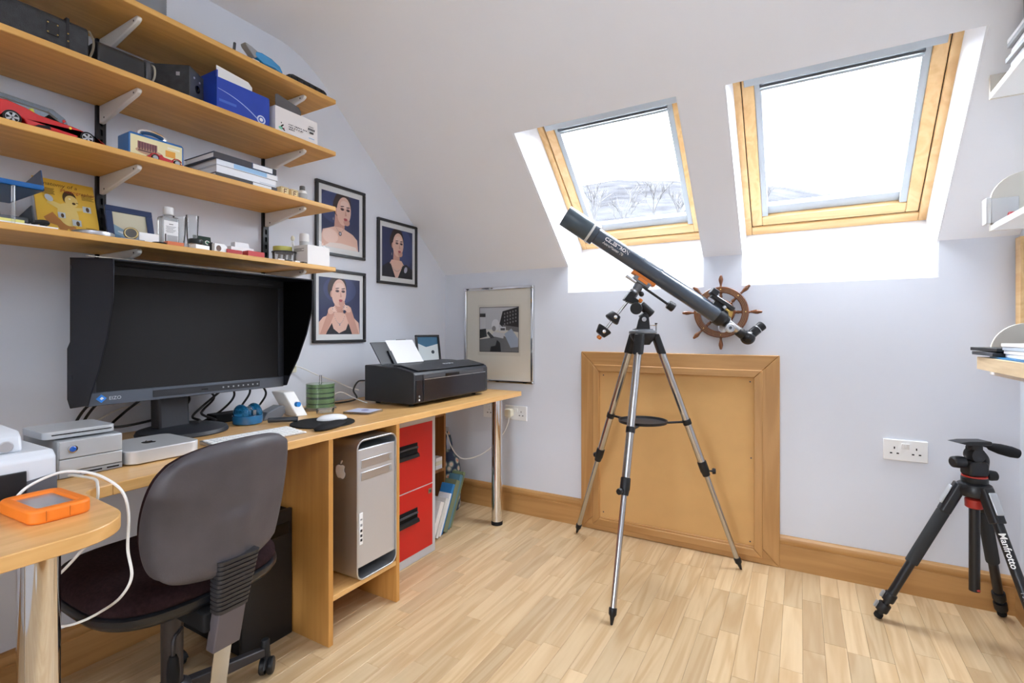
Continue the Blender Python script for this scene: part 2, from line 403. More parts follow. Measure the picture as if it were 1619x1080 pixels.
# eaves access hatch: mitred oak architrave, inner bead, board
door = thing('door_1', 'oak framed square eaves access hatch with plain tan board', None, ((HX0+HX1)/2, 0, 0)); struct(door)
HW = 0.073; arch = [(0, 0), (HW, 0), (HW, 0.010), (HW*0.92, 0.016), (HW*0.2, 0.022), (HW*0.05, 0.018)]   # across, out of wall
def mitred(p0, p1, inward, width, t0, t1, nm, m):
    """frame member: outer edge p0->p1 on the wall, mitred ends"""
    p0, p1, inward = V3(p0), V3(p1), V3(inward); d = (p1-p0).normalized(); out = V3((0, -1, 0))
    q = MB(); b = [p0, p1, p1+inward*width-d*width, p0+inward*width+d*width]
    q.hexa([x+out*t0 for x in b], [x+out*t1 for x in b]); return q.build(nm, m, door, bevel=0.004, seg=3)
Zb = 0.0
def ring(x0, x1, z0, z1, wd, t0, t1, nm):
    mitred((x0, 0, z1), (x1, 0, z1), (0, 0, -1), wd, t0, t1, nm, M_skirt); mitred((x1, 0, z0), (x0, 0, z0), (0, 0, 1), wd, t0, t1, nm, M_skirt)
    mitred((x0, 0, z0), (x0, 0, z1), (1, 0, 0), wd, t0, t1, nm, M_skirtZ); mitred((x1, 0, z1), (x1, 0, z0), (-1, 0, 0), wd, t0, t1, nm, M_skirtZ)
ring(HX0, HX1, 0.0, HZ1, HW, 0.0, 0.022, 'architrave')
ring(HX0+HW-0.004, HX1-HW+0.004, HW-0.045, HZ1-HW+0.004, 0.036, 0.0, 0.030, 'bead')
MB().box(HX0+0.1, HX1-0.1, -0.012, 0.0, 0.05, HZ1-0.1).build('hatch_board', M_hatch, door, smooth=0)
for px, pz in ((HX0+0.125, HZ1-0.125), (HX1-0.122, HZ1-0.125), (HX1-0.122, 0.09), (HX1-0.118, 0.48), (HX0+0.125, 0.10)):
    MB().lathe([(0.0035, 0), (0.0035, 0.001)], (px, -0.012, pz), (0, -1, 0), 10).build('screw', M_dgrey, door)

# roof windows
CT, ST = math.cos(TH), math.sin(TH)
def roof_window(x0, x1, k, fx0, fx1):
    wn = thing('window_%d' % k, ('roof window above the telescope' if k == 1 else 'wider lit roof window beside the white shelves'), None, ((x0+x1)/2, 0.2, 1.553)); struct(wn)
    O = V3(((fx0+fx1)/2, 0.205, 1.733-SLOPE*0.205)); U = V3((1, 0, 0)); W = V3((0, -CT, ST)); N = V3((0, ST, CT)); hw = (fx1-fx0)/2; L = 0.96
    def bar(u0, u1, w0, w1, n0, n1, nm, m, bev=0.003):
        q = MB(); b = [(u0, w0), (u1, w0), (u1, w1), (u0, w1)]
        q.hexa([O+U*a+W*d+N*n0 for a, d in b], [O+U*a+W*d+N*n1 for a, d in b]); return q.build(nm, m, wn, bevel=bev)
    # fixed frame
    bar(-hw, -hw+0.03, 0, L, 0, 0.10, 'frame_side', M_pine); bar(hw-0.03, hw, 0, L, 0, 0.10, 'frame_side', M_pine)
    bar(-hw+0.03, hw-0.03, 0.0, 0.045, 0, 0.10, 'frame_bottom', M_pineX); bar(-hw+0.03, hw-0.03, L-0.045, L, 0, 0.10, 'frame_top', M_pineX)
    # dark gasket in the joint, then the opening sash
    for u0, u1, w0, w1 in ((-hw+0.028, -hw+0.036, 0.045, L-0.045), (hw-0.036, hw-0.028, 0.045, L-0.045), (-hw+0.03, hw-0.03, 0.0445, 0.052)):
        bar(u0, u1, w0, w1, 0.012, 0.06, 'gasket', M_blackm, 0)
    a = hw-0.033
    bar(-a, -a+0.045, 0.05, L-0.05, 0.006, 0.07, 'sash_side', M_pine); bar(a-0.045, a, 0.05, L-0.05, 0.006, 0.07, 'sash_side', M_pine)
    bar(-a+0.045, a-0.045, 0.05, 0.098, 0.006, 0.07, 'sash_bottom', M_pineX); bar(-a+0.045, a-0.045, L-0.098, L-0.05, 0.006, 0.07, 'sash_top', M_pineX)
    # white blind: side rails, head box with slot, lower trim
    g = a-0.045
    bar(-g, -g+0.026, 0.10, L-0.1, 0.012, 0.05, 'blind_rail', M_rail, 0.002); bar(g-0.026, g, 0.10, L-0.1, 0.012, 0.05, 'blind_rail', M_rail, 0.002)
    bar(-g+0.026, g-0.026, 0.10, 0.145, 0.03, 0.06, 'glazing_trim', M_rail, 0.002)
    hb = bar(-a+0.01, a-0.01, 0.765, L-0.1, -0.012, 0.05, 'blind_head_box', M_rail, 0.003)
    bar(-g+0.02, g-0.02, 0.745, 0.756, 0.0, 0.03, 'blind_pull_bar', M_dgrey, 0.002); bar(-g+0.02, g-0.02, 0.728, 0.738, 0.004, 0.03, 'blind_hem_bar', M_rail, 0.002)
    q = MB(); b = [(-g+0.01, 0.09), (g-0.01, 0.09), (g-0.01, L-0.09), (-g+0.01, L-0.09)]
    q._add([O+U*p[0]+W*p[1]+N*0.055 for p in b], [(0, 1, 2, 3)]); q.build('pane', M_glass, wn, smooth=0)
    # plastered reveals
    r = MB(); t = 0.03
    yb, zb = 0.205, 1.733-SLOPE*0.205
    for xa, xb in ((x0+0.0003, x0+0.006), (x1-0.006, x1-0.0003)):
        side = [(0.001, OSILL+0.001), (yb+0.02, zb+0.002), (yb+0.09, zb+0.03), (-0.60, 2.35), (OTOP+0.001, zs(OTOP)+0.001), (0.001, KNEE+0.001)]
        MB().prism(side, (xa, 0, 0), (0, 1, 0), (0, 0, 1), (xb-xa, 0, 0)).build('reveal_side', M_reveal, wn, smooth=0)
    b = [(x0, 0.0, OSILL), (x1, 0.0, OSILL), (x1, yb+0.004, zb+0.004), (x0, yb+0.004, zb+0.004)]
    MB().hexa([V3(p)+V3((0, 0.03, -0.03)) for p in b], b).build('reveal_sill', M_reveal, wn, smooth=0)
    pt = O+W*(L-0.01)
    b = [(x0, OTOP, zs(OTOP)), (x1, OTOP, zs(OTOP)), (x1, pt.y, pt.z), (x0, pt.y, pt.z)]
    MB().hexa(b, [V3(p)+V3((0, -0.03, 0.03)) for p in b]).build('reveal_head', M_reveal, wn, smooth=0)
for k, (a, b) in enumerate(OPEN): roof_window(a, b, k+1, *((0.865, 1.585) if k == 0 else (1.75, 2.466)))
# added window behind the viewer, lets in fill daylight
wn = thing('window_3', 'added white framed fill window behind the viewer', None, (1.5, REAR-0.05, RZ0)); struct(wn)
for x0, x1, z0, z1, nm in ((RX0, RX0+0.06, RZ0, RZ1, 'frame_side'), (RX1-0.06, RX1, RZ0, RZ1, 'frame_side'), (RX0+0.06, RX1-0.06, RZ0, RZ0+0.06, 'frame_bottom'),
                           (RX0+0.06, RX1-0.06, RZ1-0.06, RZ1, 'frame_top'), (1.40, 1.45, RZ0+0.06, RZ1-0.06, 'mullion')):
    MB().box(x0, x1, REAR-0.08, REAR-0.02, z0, z1).build(nm, M_white, wn, bevel=0.004)
for x0, x1 in ((RX0+0.06, 1.40), (1.45, RX1-0.06)):
    MB()._add([(x0, REAR-0.05, RZ0+0.06), (x1, REAR-0.05, RZ0+0.06), (x1, REAR-0.05, RZ1-0.06), (x0, REAR-0.05, RZ1-0.06)], [(0, 1, 2, 3)]).build('pane', M_glass, wn, smooth=0)

# added fill lamp, unseen behind the viewer: lifts ceiling and left wall
r = thing('fill_uplighter', 'added white fill uplighter, unseen in the corner behind the viewer', 'fill lamp', (2.35, -3.15, 0))
MB().lathe([(0.13, 0), (0.135, 0.004), (0.13, 0.016), (0.02, 0.026)], (2.35, -3.15, 0), n=32).build('base', M_white, r)
MB().cyl((2.35, -3.15, 0.02), (2.35, -3.15, 1.55), 0.012, n=16).build('pole', M_steel, r)
MB().lathe([(0.02, 1.55), (0.09, 1.57), (0.16, 1.63), (0.185, 1.69), (0.18, 1.69), (0.155, 1.635), (0.085, 1.58), (0.0, 1.565)], (2.35, -3.15, 0), n=36, caps=False).build('bowl', M_white, r)
ul = bpy.data.lights.new('uplighter_fill', 'AREA'); ul.shape = 'DISK'; ul.size = 0.26; ul.energy = 17; ul.color = (0.94, 0.98, 1.0)
uo = bpy.data.objects.new('uplighter_fill', ul); COL.objects.link(uo); uo.location = (0, 0, 1.66); uo.rotation_euler = (math.pi, 0, 0); uo.parent = r

# outside: valley ground rising to a long hill, bare winter trees
M_hill = mat('winter_hillside', c(51, 51, 53), 1.0, vary=0.35, scale=0.16, spec=0.0)
gv, gf = [], []; NA, NR = 120, 26
def ridge(az):     # tangent of the ridge's elevation by compass angle from the room's depth axis (degrees, clockwise)
    keys = [(-180, 0.03), (-75, 0.06), (-50, 0.16), (-36, 0.25), (-22, 0.290), (-19.9, 0.298), (-16.4, 0.2966), (-10.4, 0.283), (-3.5, 0.265), (1.9, 0.238), (6.1, 0.212), (14, 0.17), (30, 0.11), (60, 0.06), (180, 0.03)]
    for (a, u), (b, v) in zip(keys, keys[1:]):
        if a <= az <= b: return u+(v-u)*(az-a)/(b-a)
    return 0.03
for j in range(NR+1):
    r = 8*(190/8)**(j/NR)
    for i in range(NA):
        az = -180+360*i/NA; e = ridge(az)*150+5.0
        h = -4.0+e*min(1.0, (r/150))**1.25*(1.0 if r <= 150 else max(0.4, 1-(r-150)/120))+0.25*math.sin(i*3.1+j*1.7)*(r/150)
        gv.append((CAM.x+r*math.sin(math.radians(az)), CAM.y+r*math.cos(math.radians(az)), h if r > 12 else -4.0))
for j in range(NR):
    for i in range(NA):
        k = (i+1) % NA; gf.append((j*NA+i, j*NA+k, (j+1)*NA+k, (j+1)*NA+i))
hill = MB()._add(gv, gf).build('hillside', M_hill, org=(0, 60, -4), smooth=60); struct(hill); tag(hill, 'pale winter hillside seen through the roof windows')
M_bark = mat('winter_bark', c(74, 73, 73), 0.9, spec=0.1)
def ground_z(px_, py_):
    d = V3((px_-CAM.x, py_-CAM.y, 0)); r = d.length; az = math.degrees(math.atan2(d.x, d.y)); e = ridge(az)*150+5.0
    return -4.0+e*(r/150)**1.25
def bare_tree(az, r, h, seed, label):
    rnd = random.Random(seed); x, y = CAM.x+r*math.sin(math.radians(az)), CAM.y+r*math.cos(math.radians(az)); z = ground_z(x, y)-0.4
    root = thing('bare_tree', label, 'tree', (x, y, z), 'bare trees on the hillside')
    tr = MB(); top = V3((x, y, z+h*0.42)); tr.tube([(x, y, z), (x+0.1, y, z+h*0.2), top], 0.1, 6, [0.2, 0.15, 0.11]); tr.build('trunk', M_bark, root)
    br = MB()
    def grow(p, d, L, r_, lev):
        q = p+d*L; br.tube([p, (p+q)/2+V3((rnd.uniform(-1, 1), rnd.uniform(-1, 1), 0))*L*0.06, q], r_, 5, [r_, r_*0.8, r_*0.55])
        if lev:
            for _ in range(4):
                e = (d+V3((rnd.uniform(-0.8, 0.8), rnd.uniform(-0.8, 0.8), rnd.uniform(-0.1, 0.5)))).normalized(); grow(p+d*L*rnd.uniform(0.55, 1), e, L*rnd.uniform(0.5, 0.75), r_*0.55, lev-1)
    for _ in range(5): grow(top-V3((0, 0, rnd.uniform(0, h*0.18))), V3((rnd.uniform(-0.6, 0.6), rnd.uniform(-0.6, 0.6), 1)).normalized(), h*0.28, 0.08, 2)
    br.build('branches', M_bark, root)
for k, (az, r, h) in enumerate(((-20.6, 62, 9), (-17.4, 55, 8), (-14.2, 66, 10), (-11.6, 58, 8), (-3.0, 64, 9), (-1.2, 58, 7))):
    bare_tree(az, r, h, k, 'leafless tree on the hillside behind the telescope' if k < 4 else 'leafless tree on the hillside where the ridge falls away')

# ================================================================== WALL SHELVING
SX, SY1, SY0, ST_ = 0.305, -1.14, -2.72, 0.018
STOP = [2.039, 1.822, 1.592, 1.338]        # top surface of each shelf
UPR = [-1.842, -1.262]                      # uprights along the wall
WHICH = ['topmost', 'second highest', 'third highest', 'lowest']
CARRY = ['with stapler and drum', 'with the blue and white boxes', 'with red toy cars and books', 'with bottles and the yellow book']
def upright(y):
    q = MB(); q.box(0.0005, 0.014, y-0.013, y-0.004, 1.262, 2.12); q.box(0.0005, 0.014, y+0.004, y+0.013, 1.262, 2.12); q.box(0.0005, 0.004, y-0.004, y+0.004, 1.262, 2.12)
    z = 1.28
    while z < 2.1: q.box(0.004, 0.0138, y-0.004, y+0.004, z, z+0.012); z += 0.032
    return q
for y, lab in zip(UPR, ('black slotted shelf upright between yellow book and blue framed picture', 'black slotted shelf upright behind the clear tub')):
    r = thing('shelf_upright', lab, 'shelf upright', (0.005, y, 1.262), 'black slotted uprights')
    upright(y).build('channel', M_black, r, smooth=0)
    for z in (1.44, 1.66, 1.90): MB().lathe([(0.0045, 0), (0.004, 0.002), (0.001, 0.003)], (0.004, y, z+0.006), (1, 0, 0), 10).build('screw', M_steel, r)
for k, zt in enumerate(STOP):
    r = thing('wall_shelf', '%s oak veneered shelf %s' % (WHICH[k], CARRY[k]), 'shelf', (SX/2, (SY0+SY1)/2, zt-ST_), 'oak wall shelves')
    MB().box(0.004 if k else 0.004, SX, SY0, SY1, zt-ST_, zt).build('shelf_board', M_shelf, r, bevel=0.0025)
    for y in UPR:
        zb = zt-ST_-0.0005
        pr = [(0.0145, 0), (0.262, 0), (0.270, -0.006), (0.268, -0.014), (0.255, -0.020), (0.03, -0.058), (0.0145, -0.058)]
        b = MB().prism(pr, (0, y-0.0065, zb), (1, 0, 0), (0, 0, 1), (0, 0.013, 0)).build('bracket', M_bracket, r, bevel=0.003)
        for xx, zz in ((0.05, -0.045), (0.245, -0.012)): MB().lathe([(0.003, 0), (0.003, 0.0008)], (xx, y-0.0065, zb+zz), (0, -1, 0), 8).build('rivet', M_dgrey, b)

# ---- top shelf
z = STOP[0]
r = thing('storage_drum', 'grey ribbed round drum standing on the topmost shelf', 'drum', (0.19, -1.80, z))
q = MB().lathe([(0.060, 0), (0.062, 0.004)]+[(0.062-0.0012*(i % 2), 0.006+i*0.004) for i in range(26)]+[(0.063, 0.112), (0.058, 0.114)], (0.19, -1.80, z), n=40); q.build('drum_body', mat('grey_drum', c(128, 132, 138), 0.45), r)
MB().lathe([(0.064, 0), (0.065, 0.003), (0.065, 0.012), (0.058, 0.016)], (0.19, -1.80, z+0.113), n=40).build('drum_lid', M_blackm, r)
MB().tube(spline([(0.24, -1.742, z+0.113), (0.247, -1.735, z+0.125), (0.24, -1.742, z+0.137)]), 0.004, 6).build('lid_catch', M_blackm, r)
tag(MB().tube(spline([(0.26, -1.55, z+0.0045), (0.258, -1.547, z+0.025), (0.252, -1.542, z+0.045), (0.25, -1.54, z+0.055)]), 0.005, 8, None).box(0.245, 0.285, -1.556, -1.536, z, z+0.006).build('marker_stub', M_dgrey, bevel=0.001),
    'small dark upright stub beside the blue stapler', 'marker')
r = thing('stapler', 'translucent blue and grey stapler on the topmost shelf', 'stapler', (0.24, -1.425, z))
M_tblue = mat('translucent_blue', c(52, 148, 205), 0.15, coat=0.6)
X0 = 0.24
MB().box(X0-0.018, X0+0.018, -1.49, -1.355, z, z+0.012).build('stapler_base', M_dgrey, r, bevel=0.003)
MB().prism([(-1.475, 0.012), (-1.36, 0.012), (-1.36, 0.026), (-1.38, 0.03), (-1.40, 0.02), (-1.44, 0.022), (-1.45, 0.032), (-1.475, 0.032)], (X0-0.014, 0, z), (0, 1, 0), (0, 0, 1), (0.028, 0, 0)).build('magazine', M_white, r, bevel=0.002)
MB().prism([(-1.468, 0.045), (-1.43, 0.03), (-1.385, 0.033), (-1.358, 0.022), (-1.352, 0.030), (-1.365, 0.05), (-1.40, 0.064), (-1.44, 0.067), (-1.465, 0.062)], (X0-0.017, 0, z), (0, 1, 0), (0, 0, 1), (0.034, 0, 0)).build('handle', M_tblue, r, bevel=0.005, seg=3)
MB().prism([(-1.468, 0.035), (-1.452, 0.046), (-1.456, 0.064), (-1.48, 0.072), (-1.505, 0.076), (-1.50, 0.066), (-1.482, 0.05)], (X0-0.016, 0, z), (0, 1, 0), (0, 0, 1), (0.032, 0, 0)).build('nose', M_grey, r, bevel=0.003)
r = thing('document_tray', 'flat black tray at the end of the topmost shelf', 'tray', (0.21, -1.25, z))
MB().prism([(0, 0), (0.18, 0), (0.18, 0.022), (0.165, 0.030), (0.02, 0.034), (0, 0.026)], (0.13, -1.345, z), (0, 1, 0), (0, 0, 1), (0.15, 0, 0)).build('tray_body', M_black, r, bevel=0.004)
for i in range(6): MB().box(0.279, 0.2825, -1.335+i*0.028, -1.315+i*0.028, z+0.008, z+0.024).build('rib', M_blackg, r, bevel=0.001)
MB().box(0.15, 0.27, -1.315, -1.19, z+0.032, z+0.036).build('tray_lip', M_blackg, r, bevel=0.002)

# ---- second shelf
z = STOP[1]
M_leather = mat('worn_black_leather', c(46, 47, 50), 0.6, vary=0.35, scale=60, bump=0.5, bscale=320)
r = thing('camera_case', 'long worn black leatherette case with scuffed corners', 'case', (0.19, -2.22, z))
MB().prism(rrect(0.165, 0.092, 0.02, cx=0, cy=0.046), (0.195, -2.48, z), (1, 0, 0), (0, 0, 1), (0, 0.51, 0)).build('case_body', M_leather, r, bevel=0.003)
MB().box(0.113, 0.2785, -2.02, -2.012, z+0.0005, z+0.0935).build('strap', M_black, r, bevel=0.001)
MB().box(0.2775, 0.281, -2.06, -2.035, z+0.03, z+0.065).build('clasp', M_blackg, r, bevel=0.001)
for yy, zz in ((-2.058, 0.035), (-2.038, 0.035), (-2.058, 0.06), (-2.038, 0.06), (-2.016, 0.05), (-2.016, 0.03)): MB().ell((0.2805, yy, z+zz), 0.0022, 8, 6).build('rivet', mat('brass', c(190, 160, 95), 0.3, 0.9), r)
MB().lathe([(0.008, 0), (0.006, 0.0008)], (0.2775, -2.20, z+0.045), (1, 0, 0), 12).build('rust_spot', mat('rust_brown', c(120, 70, 45), 0.9), r)
MB().tube(spline([(0.27, -1.966, z+0.01), (0.283, -1.962, z+0.035), (0.283, -1.962, z+0.06), (0.27, -1.966, z+0.085)]), 0.003, 6).build('carry_loop', mat('old_leather_edge', c(120, 110, 92), 0.7), r)
r = thing('camera_bag', 'small smooth black leather camera bag with stitched end', 'bag', (0.21, -1.88, z))
R = RZ(0)
MB().prism(rrect(0.125, 0.072, 0.022, cx=0, cy=0.036), (0.215, -1.95, z), (1, 0, 0), (0, 0, 1), (0, 0.12, 0)).build('bag_body', mat('smooth_black_leather', c(34, 35, 38), 0.38, bump=0.1, bscale=200), r, bevel=0.005, seg=3)
MB().prism(rrect(0.128, 0.075, 0.023, cx=0, cy=0.0375), (0.215, -1.83, z), (1, 0, 0), (0, 0, 1), (0, 0.016, 0)).build('end_panel', mat('grey_black_leather', c(70, 72, 76), 0.35), r, bevel=0.005, seg=3)
MB().tube(spline([(0.26, -1.81, z+0.006), (0.272, -1.804, z+0.03), (0.268, -1.804, z+0.06), (0.24, -1.808, z+0.074)]), 0.003, 6).build('wrist_strap', mat('pale_stitching', c(170, 165, 150), 0.7), r)
r = thing('box_camera', 'old black box camera with round lens and small studs', 'camera', (0.165, -1.712, z), rz=math.radians(37))
MB().box(-0.075, 0.0835, -0.046, 0.046, 0, 0.118).build('camera_body', M_leather, r, local=True, bevel=0.002)
MB().box(0.0835, 0.0865, -0.045, 0.045, 0.001, 0.117).build('front_plate', mat('grey_plate', c(82, 85, 90), 0.4), r, local=True, bevel=0.001)
MB().lathe([(0.012, 0), (0.012, 0.004), (0.008, 0.004), (0.006, 0.001)], (0.0865, 0, 0.06), (1, 0, 0), 16).build('lens', M_blackg, r, local=True)
for yy, zz in ((0.018, 0.09), (-0.018, 0.09), (-0.022, 0.02)): MB().lathe([(0.004, 0), (0.003, 0.002)], (0.0865, yy, zz), (1, 0, 0), 10).build('stud', M_alu, r, local=True)
MB().torus((0.02, -0.0475, 0.016), (0, -1, 0), 0.009, 0.0025, 16, 6).build('winding_key', M_steel, r, local=True)
MB().box(0.045, 0.056, -0.0475, -0.0455, 0.082, 0.094).build('viewfinder', M_alu, r, local=True)
r = thing('cardboard_box', 'open royal blue cardboard box with a printed white glow trail', 'box', (0.21, -1.52, z))
M_bluebox = mat('royal_blue_card', c(32, 66, 168), 0.45, vary=0.06, scale=15); M_bluedark = mat('navy_card', c(28, 38, 92), 0.5)
bx = MB().box(0.13, 0.28, -1.62, -1.616, z, z+0.135).box(0.13, 0.28, -1.43, -1.426, z, z+0.11).box(0.276, 0.28, -1.616, -1.43, z, z+0.112).box(0.13, 0.134, -1.616, -1.43, z, z+0.11).box(0.134, 0.276, -1.616, -1.43, z, z+0.003)
bx.build('box_body', M_bluebox, r, smooth=0)
MB().prism([(-1.62, 0.112), (-1.493, 0.112), (-1.493, 0.125), (-1.508, 0.139), (-1.62, 0.150)], (0.2755, 0, z), (0, 1, 0), (0, 0, 1), (0.003, 0, 0)).build('open_flap', mat('card_inside', c(225, 226, 226), 0.8), r, smooth=0)
tr = [(0.02+0.5*t+0.3*t*t, 0.66-0.12*t-0.42*t**3) for t in [i/12 for i in range(13)]]
lay = [(c(170, 185, 225), [(a, b+0.006) for a, b in tr]+[(a, b-0.006-0.03*i/12) for i, (a, b) in reversed(list(enumerate(tr)))]), (c(205, 215, 240), elp(0.83, 0.2, 0.085, 0.14)), (c(60, 95, 185), elp(0.83, 0.2, 0.06, 0.10)), (c(235, 238, 248), elp(0.83, 0.2, 0.035, 0.06)), (c(70, 105, 195), rc(0.04, 0.28, 0.35, 0.36))]
art_mb(lay, (0.2801, -1.62, z), (0, 0.194, 0), (0, 0, 0.112)).build('printed_trail', print_mat(), r, smooth=0)
for i in range(4): MB().cyl((0.245, -1.488+i*0.017, z+0.0035), (0.245+0.004*i, -1.486+i*0.017, z+0.122-0.007*i), 0.0055, n=10).build('tube_inside', M_grey if i % 2 else M_paper, r)
r = thing('carton', 'white carton with small printed lettering and raised dark flap', 'box', (0.21, -1.305, z))
MB().box(0.12, 0.28, -1.402, -1.213, z, z+0.10).build('box_body', mat('white_card', c(236, 232, 230), 0.7), r, bevel=0.001)
MB().prism([(-1.40, 0.10), (-1.29, 0.10), (-1.29, 0.115), (-1.30, 0.128), (-1.395, 0.146), (-1.402, 0.140)], (0.2765, 0, z), (0, 1, 0), (0, 0, 1), (0.003, 0, 0)).build('raised_flap', mat('dark_card', c(88, 86, 88), 0.7), r, smooth=0)
lay = [(c(130, 205, 170), elp(0.12, 0.22, 0.05, 0.06)), (c(40, 40, 45), elp(0.15, 0.32, 0.02, 0.07, -25)), (c(40, 40, 45), elp(0.18, 0.20, 0.02, 0.06, 30)), (c(200, 60, 70), elp(0.19, 0.24, 0.014, 0.02)), (c(40, 40, 45), elp(0.13, 0.42, 0.012, 0.03))]
rnd = random.Random(3)
for ln, (y0, x1) in enumerate(((0.44, 0.70), (0.345, 0.62), (0.25, 0.42))):
    xx = 0.29
    while xx < x1:
        wv = rnd.uniform(0.012, 0.03); lay.append((c(70, 68, 70), [(xx, y0), (xx+wv, y0+0.01), (xx+wv+0.006, y0+0.05), (xx+0.006, y0+0.045)])); xx += wv+(0.012 if rnd.random() < 0.75 else 0.03)
for i in range(5): lay.append((c(45, 45, 48), rc(0.75+i*0.034, 0.55, 0.775+i*0.034, 0.63)))
lay += [(c(60, 60, 60), rc(0.76, 0.68, 0.88, 0.70)), (c(60, 60, 60), rc(0.78, 0.42, 0.88, 0.49)), (c(120, 175, 215), rc(0.76, 0.22, 0.90, 0.245))]
art_mb(lay, (0.2801, -1.402, z), (0, 0.189, 0), (0, 0, 0.10)).build('printed_label', print_mat(), r, smooth=0)

# ---- third shelf: toy cars, tin, books, blocks
z = STOP[2]
M_red = mat('car_red', c(196, 22, 30), 0.18, coat=0.8); M_tyre = mat('tyre_rubber', c(22, 22, 24), 0.8)
def wheel(par, x, y, zc, rad, wd, spokes):
    t = MB().lathe([(rad*0.66, 0), (rad*0.95, 0), (rad, wd*0.15), (rad, wd*0.85), (rad*0.95, wd), (rad*0.66, wd)], (x-wd/2, y, zc), (1, 0, 0), 24).build('wheel', M_tyre, par)
    q = MB().lathe([(rad*0.7, 0), (rad*0.7, wd*0.2), (rad*0.60, wd*0.25)], (x+wd/2-wd*0.3, y, zc), (1, 0, 0), 24)
    q.build('wheel_well', M_blackm, t)
    s_ = MB()
    for i in range(spokes):
        a = 2*math.pi*i/spokes; d = V3((0, math.cos(a), math.sin(a))); e = V3((0, -math.sin(a), math.cos(a))); o = V3((x+wd/2-wd*0.02, y, zc))
        s_.hexa([o+e*rad*0.08, o-e*rad*0.08, o+d*rad*0.68-e*rad*0.17, o+d*rad*0.68+e*rad*0.17], [o+e*rad*0.08+V3((0.0015, 0, 0)), o-e*rad*0.08+V3((0.0015, 0, 0)), o+d*rad*0.68-e*rad*0.17+V3((0.0015, 0, 0)), o+d*rad*0.68+e*rad*0.17+V3((0.0015, 0, 0))])
    s_.torus((x+wd/2-wd*0.02, y, zc), (1, 0, 0), rad*0.68, rad*0.05, 24, 6); s_.build('rim', M_alu, t)
r = thing('toy_car', 'large red open-top toy sports car with silver five-spoke wheels', 'toy car', (0.215, -2.05, z), 'red toy cars')
Y0, Y1 = -2.172, -1.925; XC = 0.215; hw = 0.052
# side outline from tail (Y0) to nose (Y1)
top = [(0, 0.040), (0.01, 0.056), (0.04, 0.060), (0.075, 0.053), (0.10, 0.044), (0.145, 0.040), (0.17, 0.038), (0.20, 0.032), (0.23, 0.022), (0.245, 0.013)]
bot = [(0.247, 0.008), (0.232, 0.006), (0.228, 0.016), (0.216, 0.025), (0.20, 0.028), (0.186, 0.022), (0.178, 0.007), (0.078, 0.007), (0.072, 0.022), (0.056, 0.031), (0.038, 0.029), (0.026, 0.016), (0.022, 0.009), (0.002, 0.012)]
b = MB().prism(top+bot, (XC-hw, Y0, z), (0, 1, 0), (0, 0, 1), (2*hw, 0, 0)).build('car_body', M_red, r, bevel=0.004, seg=3)
for yy, rd in ((Y0+0.049, 0.0185), (Y0+0.203, 0.0172)):
    for sx in (-1, 1):
        if sx > 0: wheel(r, XC+hw-0.006, yy, z+rd, rd, 0.014, 5)
        else: MB().cyl((XC-hw-0.001, yy, z+rd), (XC-hw+0.013, yy, z+rd), rd, n=20).build('wheel', M_tyre, r)
MB().prism([(0.085, 0.047), (0.14, 0.0405), (0.135, 0.0415), (0.09, 0.050)], (XC-0.038, Y0, z), (0, 1, 0), (0, 0, 1), (0.076, 0, 0)).build('cockpit', M_blackm, r)
for sx in (-0.02, 0.02): MB().obox((XC+sx, Y0+0.094, z+0.053), (0.026, 0.008, 0.018), Matrix.Rotation(0.3, 3, 'X')).build('seat', mat('yellow_blue_seat', c(190, 190, 60), 0.7), r, bevel=0.002)
MB().hexa([(XC-0.04, Y0+0.152, z+0.0385), (XC+0.04, Y0+0.152, z+0.0385), (XC+0.04, Y0+0.154, z+0.0385), (XC-0.04, Y0+0.154, z+0.0385)], [(XC-0.032, Y0+0.126, z+0.058), (XC+0.032, Y0+0.126, z+0.058), (XC+0.032, Y0+0.128, z+0.058), (XC-0.032, Y0+0.128, z+0.058)]).build('windscreen', M_clear, r, smooth=0)
MB().ell((XC+hw+0.004, Y0+0.150, z+0.044), (0.003, 0.004, 0.004), 10, 6).cyl((XC+hw-0.003, Y0+0.150, z+0.036), (XC+hw+0.003, Y0+0.150, z+0.042), 0.0012, n=6).build('mirror', M_red, r)
MB().prism([(0.09, 0.011), (0.125, 0.013), (0.122, 0.022), (0.10, 0.018)], (XC+hw-0.0005, Y0, z), (0, 1, 0), (0, 0, 1), (0.001, 0, 0)).build('side_vent', M_blackm, r)
MB().prism(elp(0.165, 0.031, 0.003, 0.0035), (XC+hw+0.0, Y0, z), (0, 1, 0), (0, 0, 1), (0.0008, 0, 0)).build('badge', mat('badge_yellow', c(235, 190, 40), 0.4), r)
tag(MB().prism([(-2.30, 0), (-1.945, 0), (-1.945, 0.085), (-1.955, 0.115), (-1.985, 0.133), (-2.30, 0.15)], (0.03, 0, z), (0, 1, 0), (0, 0, 1), (0.055, 0, 0)).build('blister_pack', glass('pack_plastic', (0.86, 0.9, 0.93, 1), 0.05, 1.45, 0.25, c(190, 205, 215)), bevel=0.008, seg=3),
    'clear rounded plastic pack behind the large red toy car', 'packaging')
r = thing('tin_box', 'blue tin box with silver handle and pictures on the front', 'tin', (0.2, -1.780, z))
M_tin = mat('tin_blue', c(35, 104, 170), 0.35)
MB().prism(rrect(0.155, 0.085, 0.008, cx=-1.780, cy=0.0425), (0.165, 0, z), (0, 1, 0), (0, 0, 1), (0.07, 0, 0)).build('tin_body', M_tin, r, bevel=0.002)
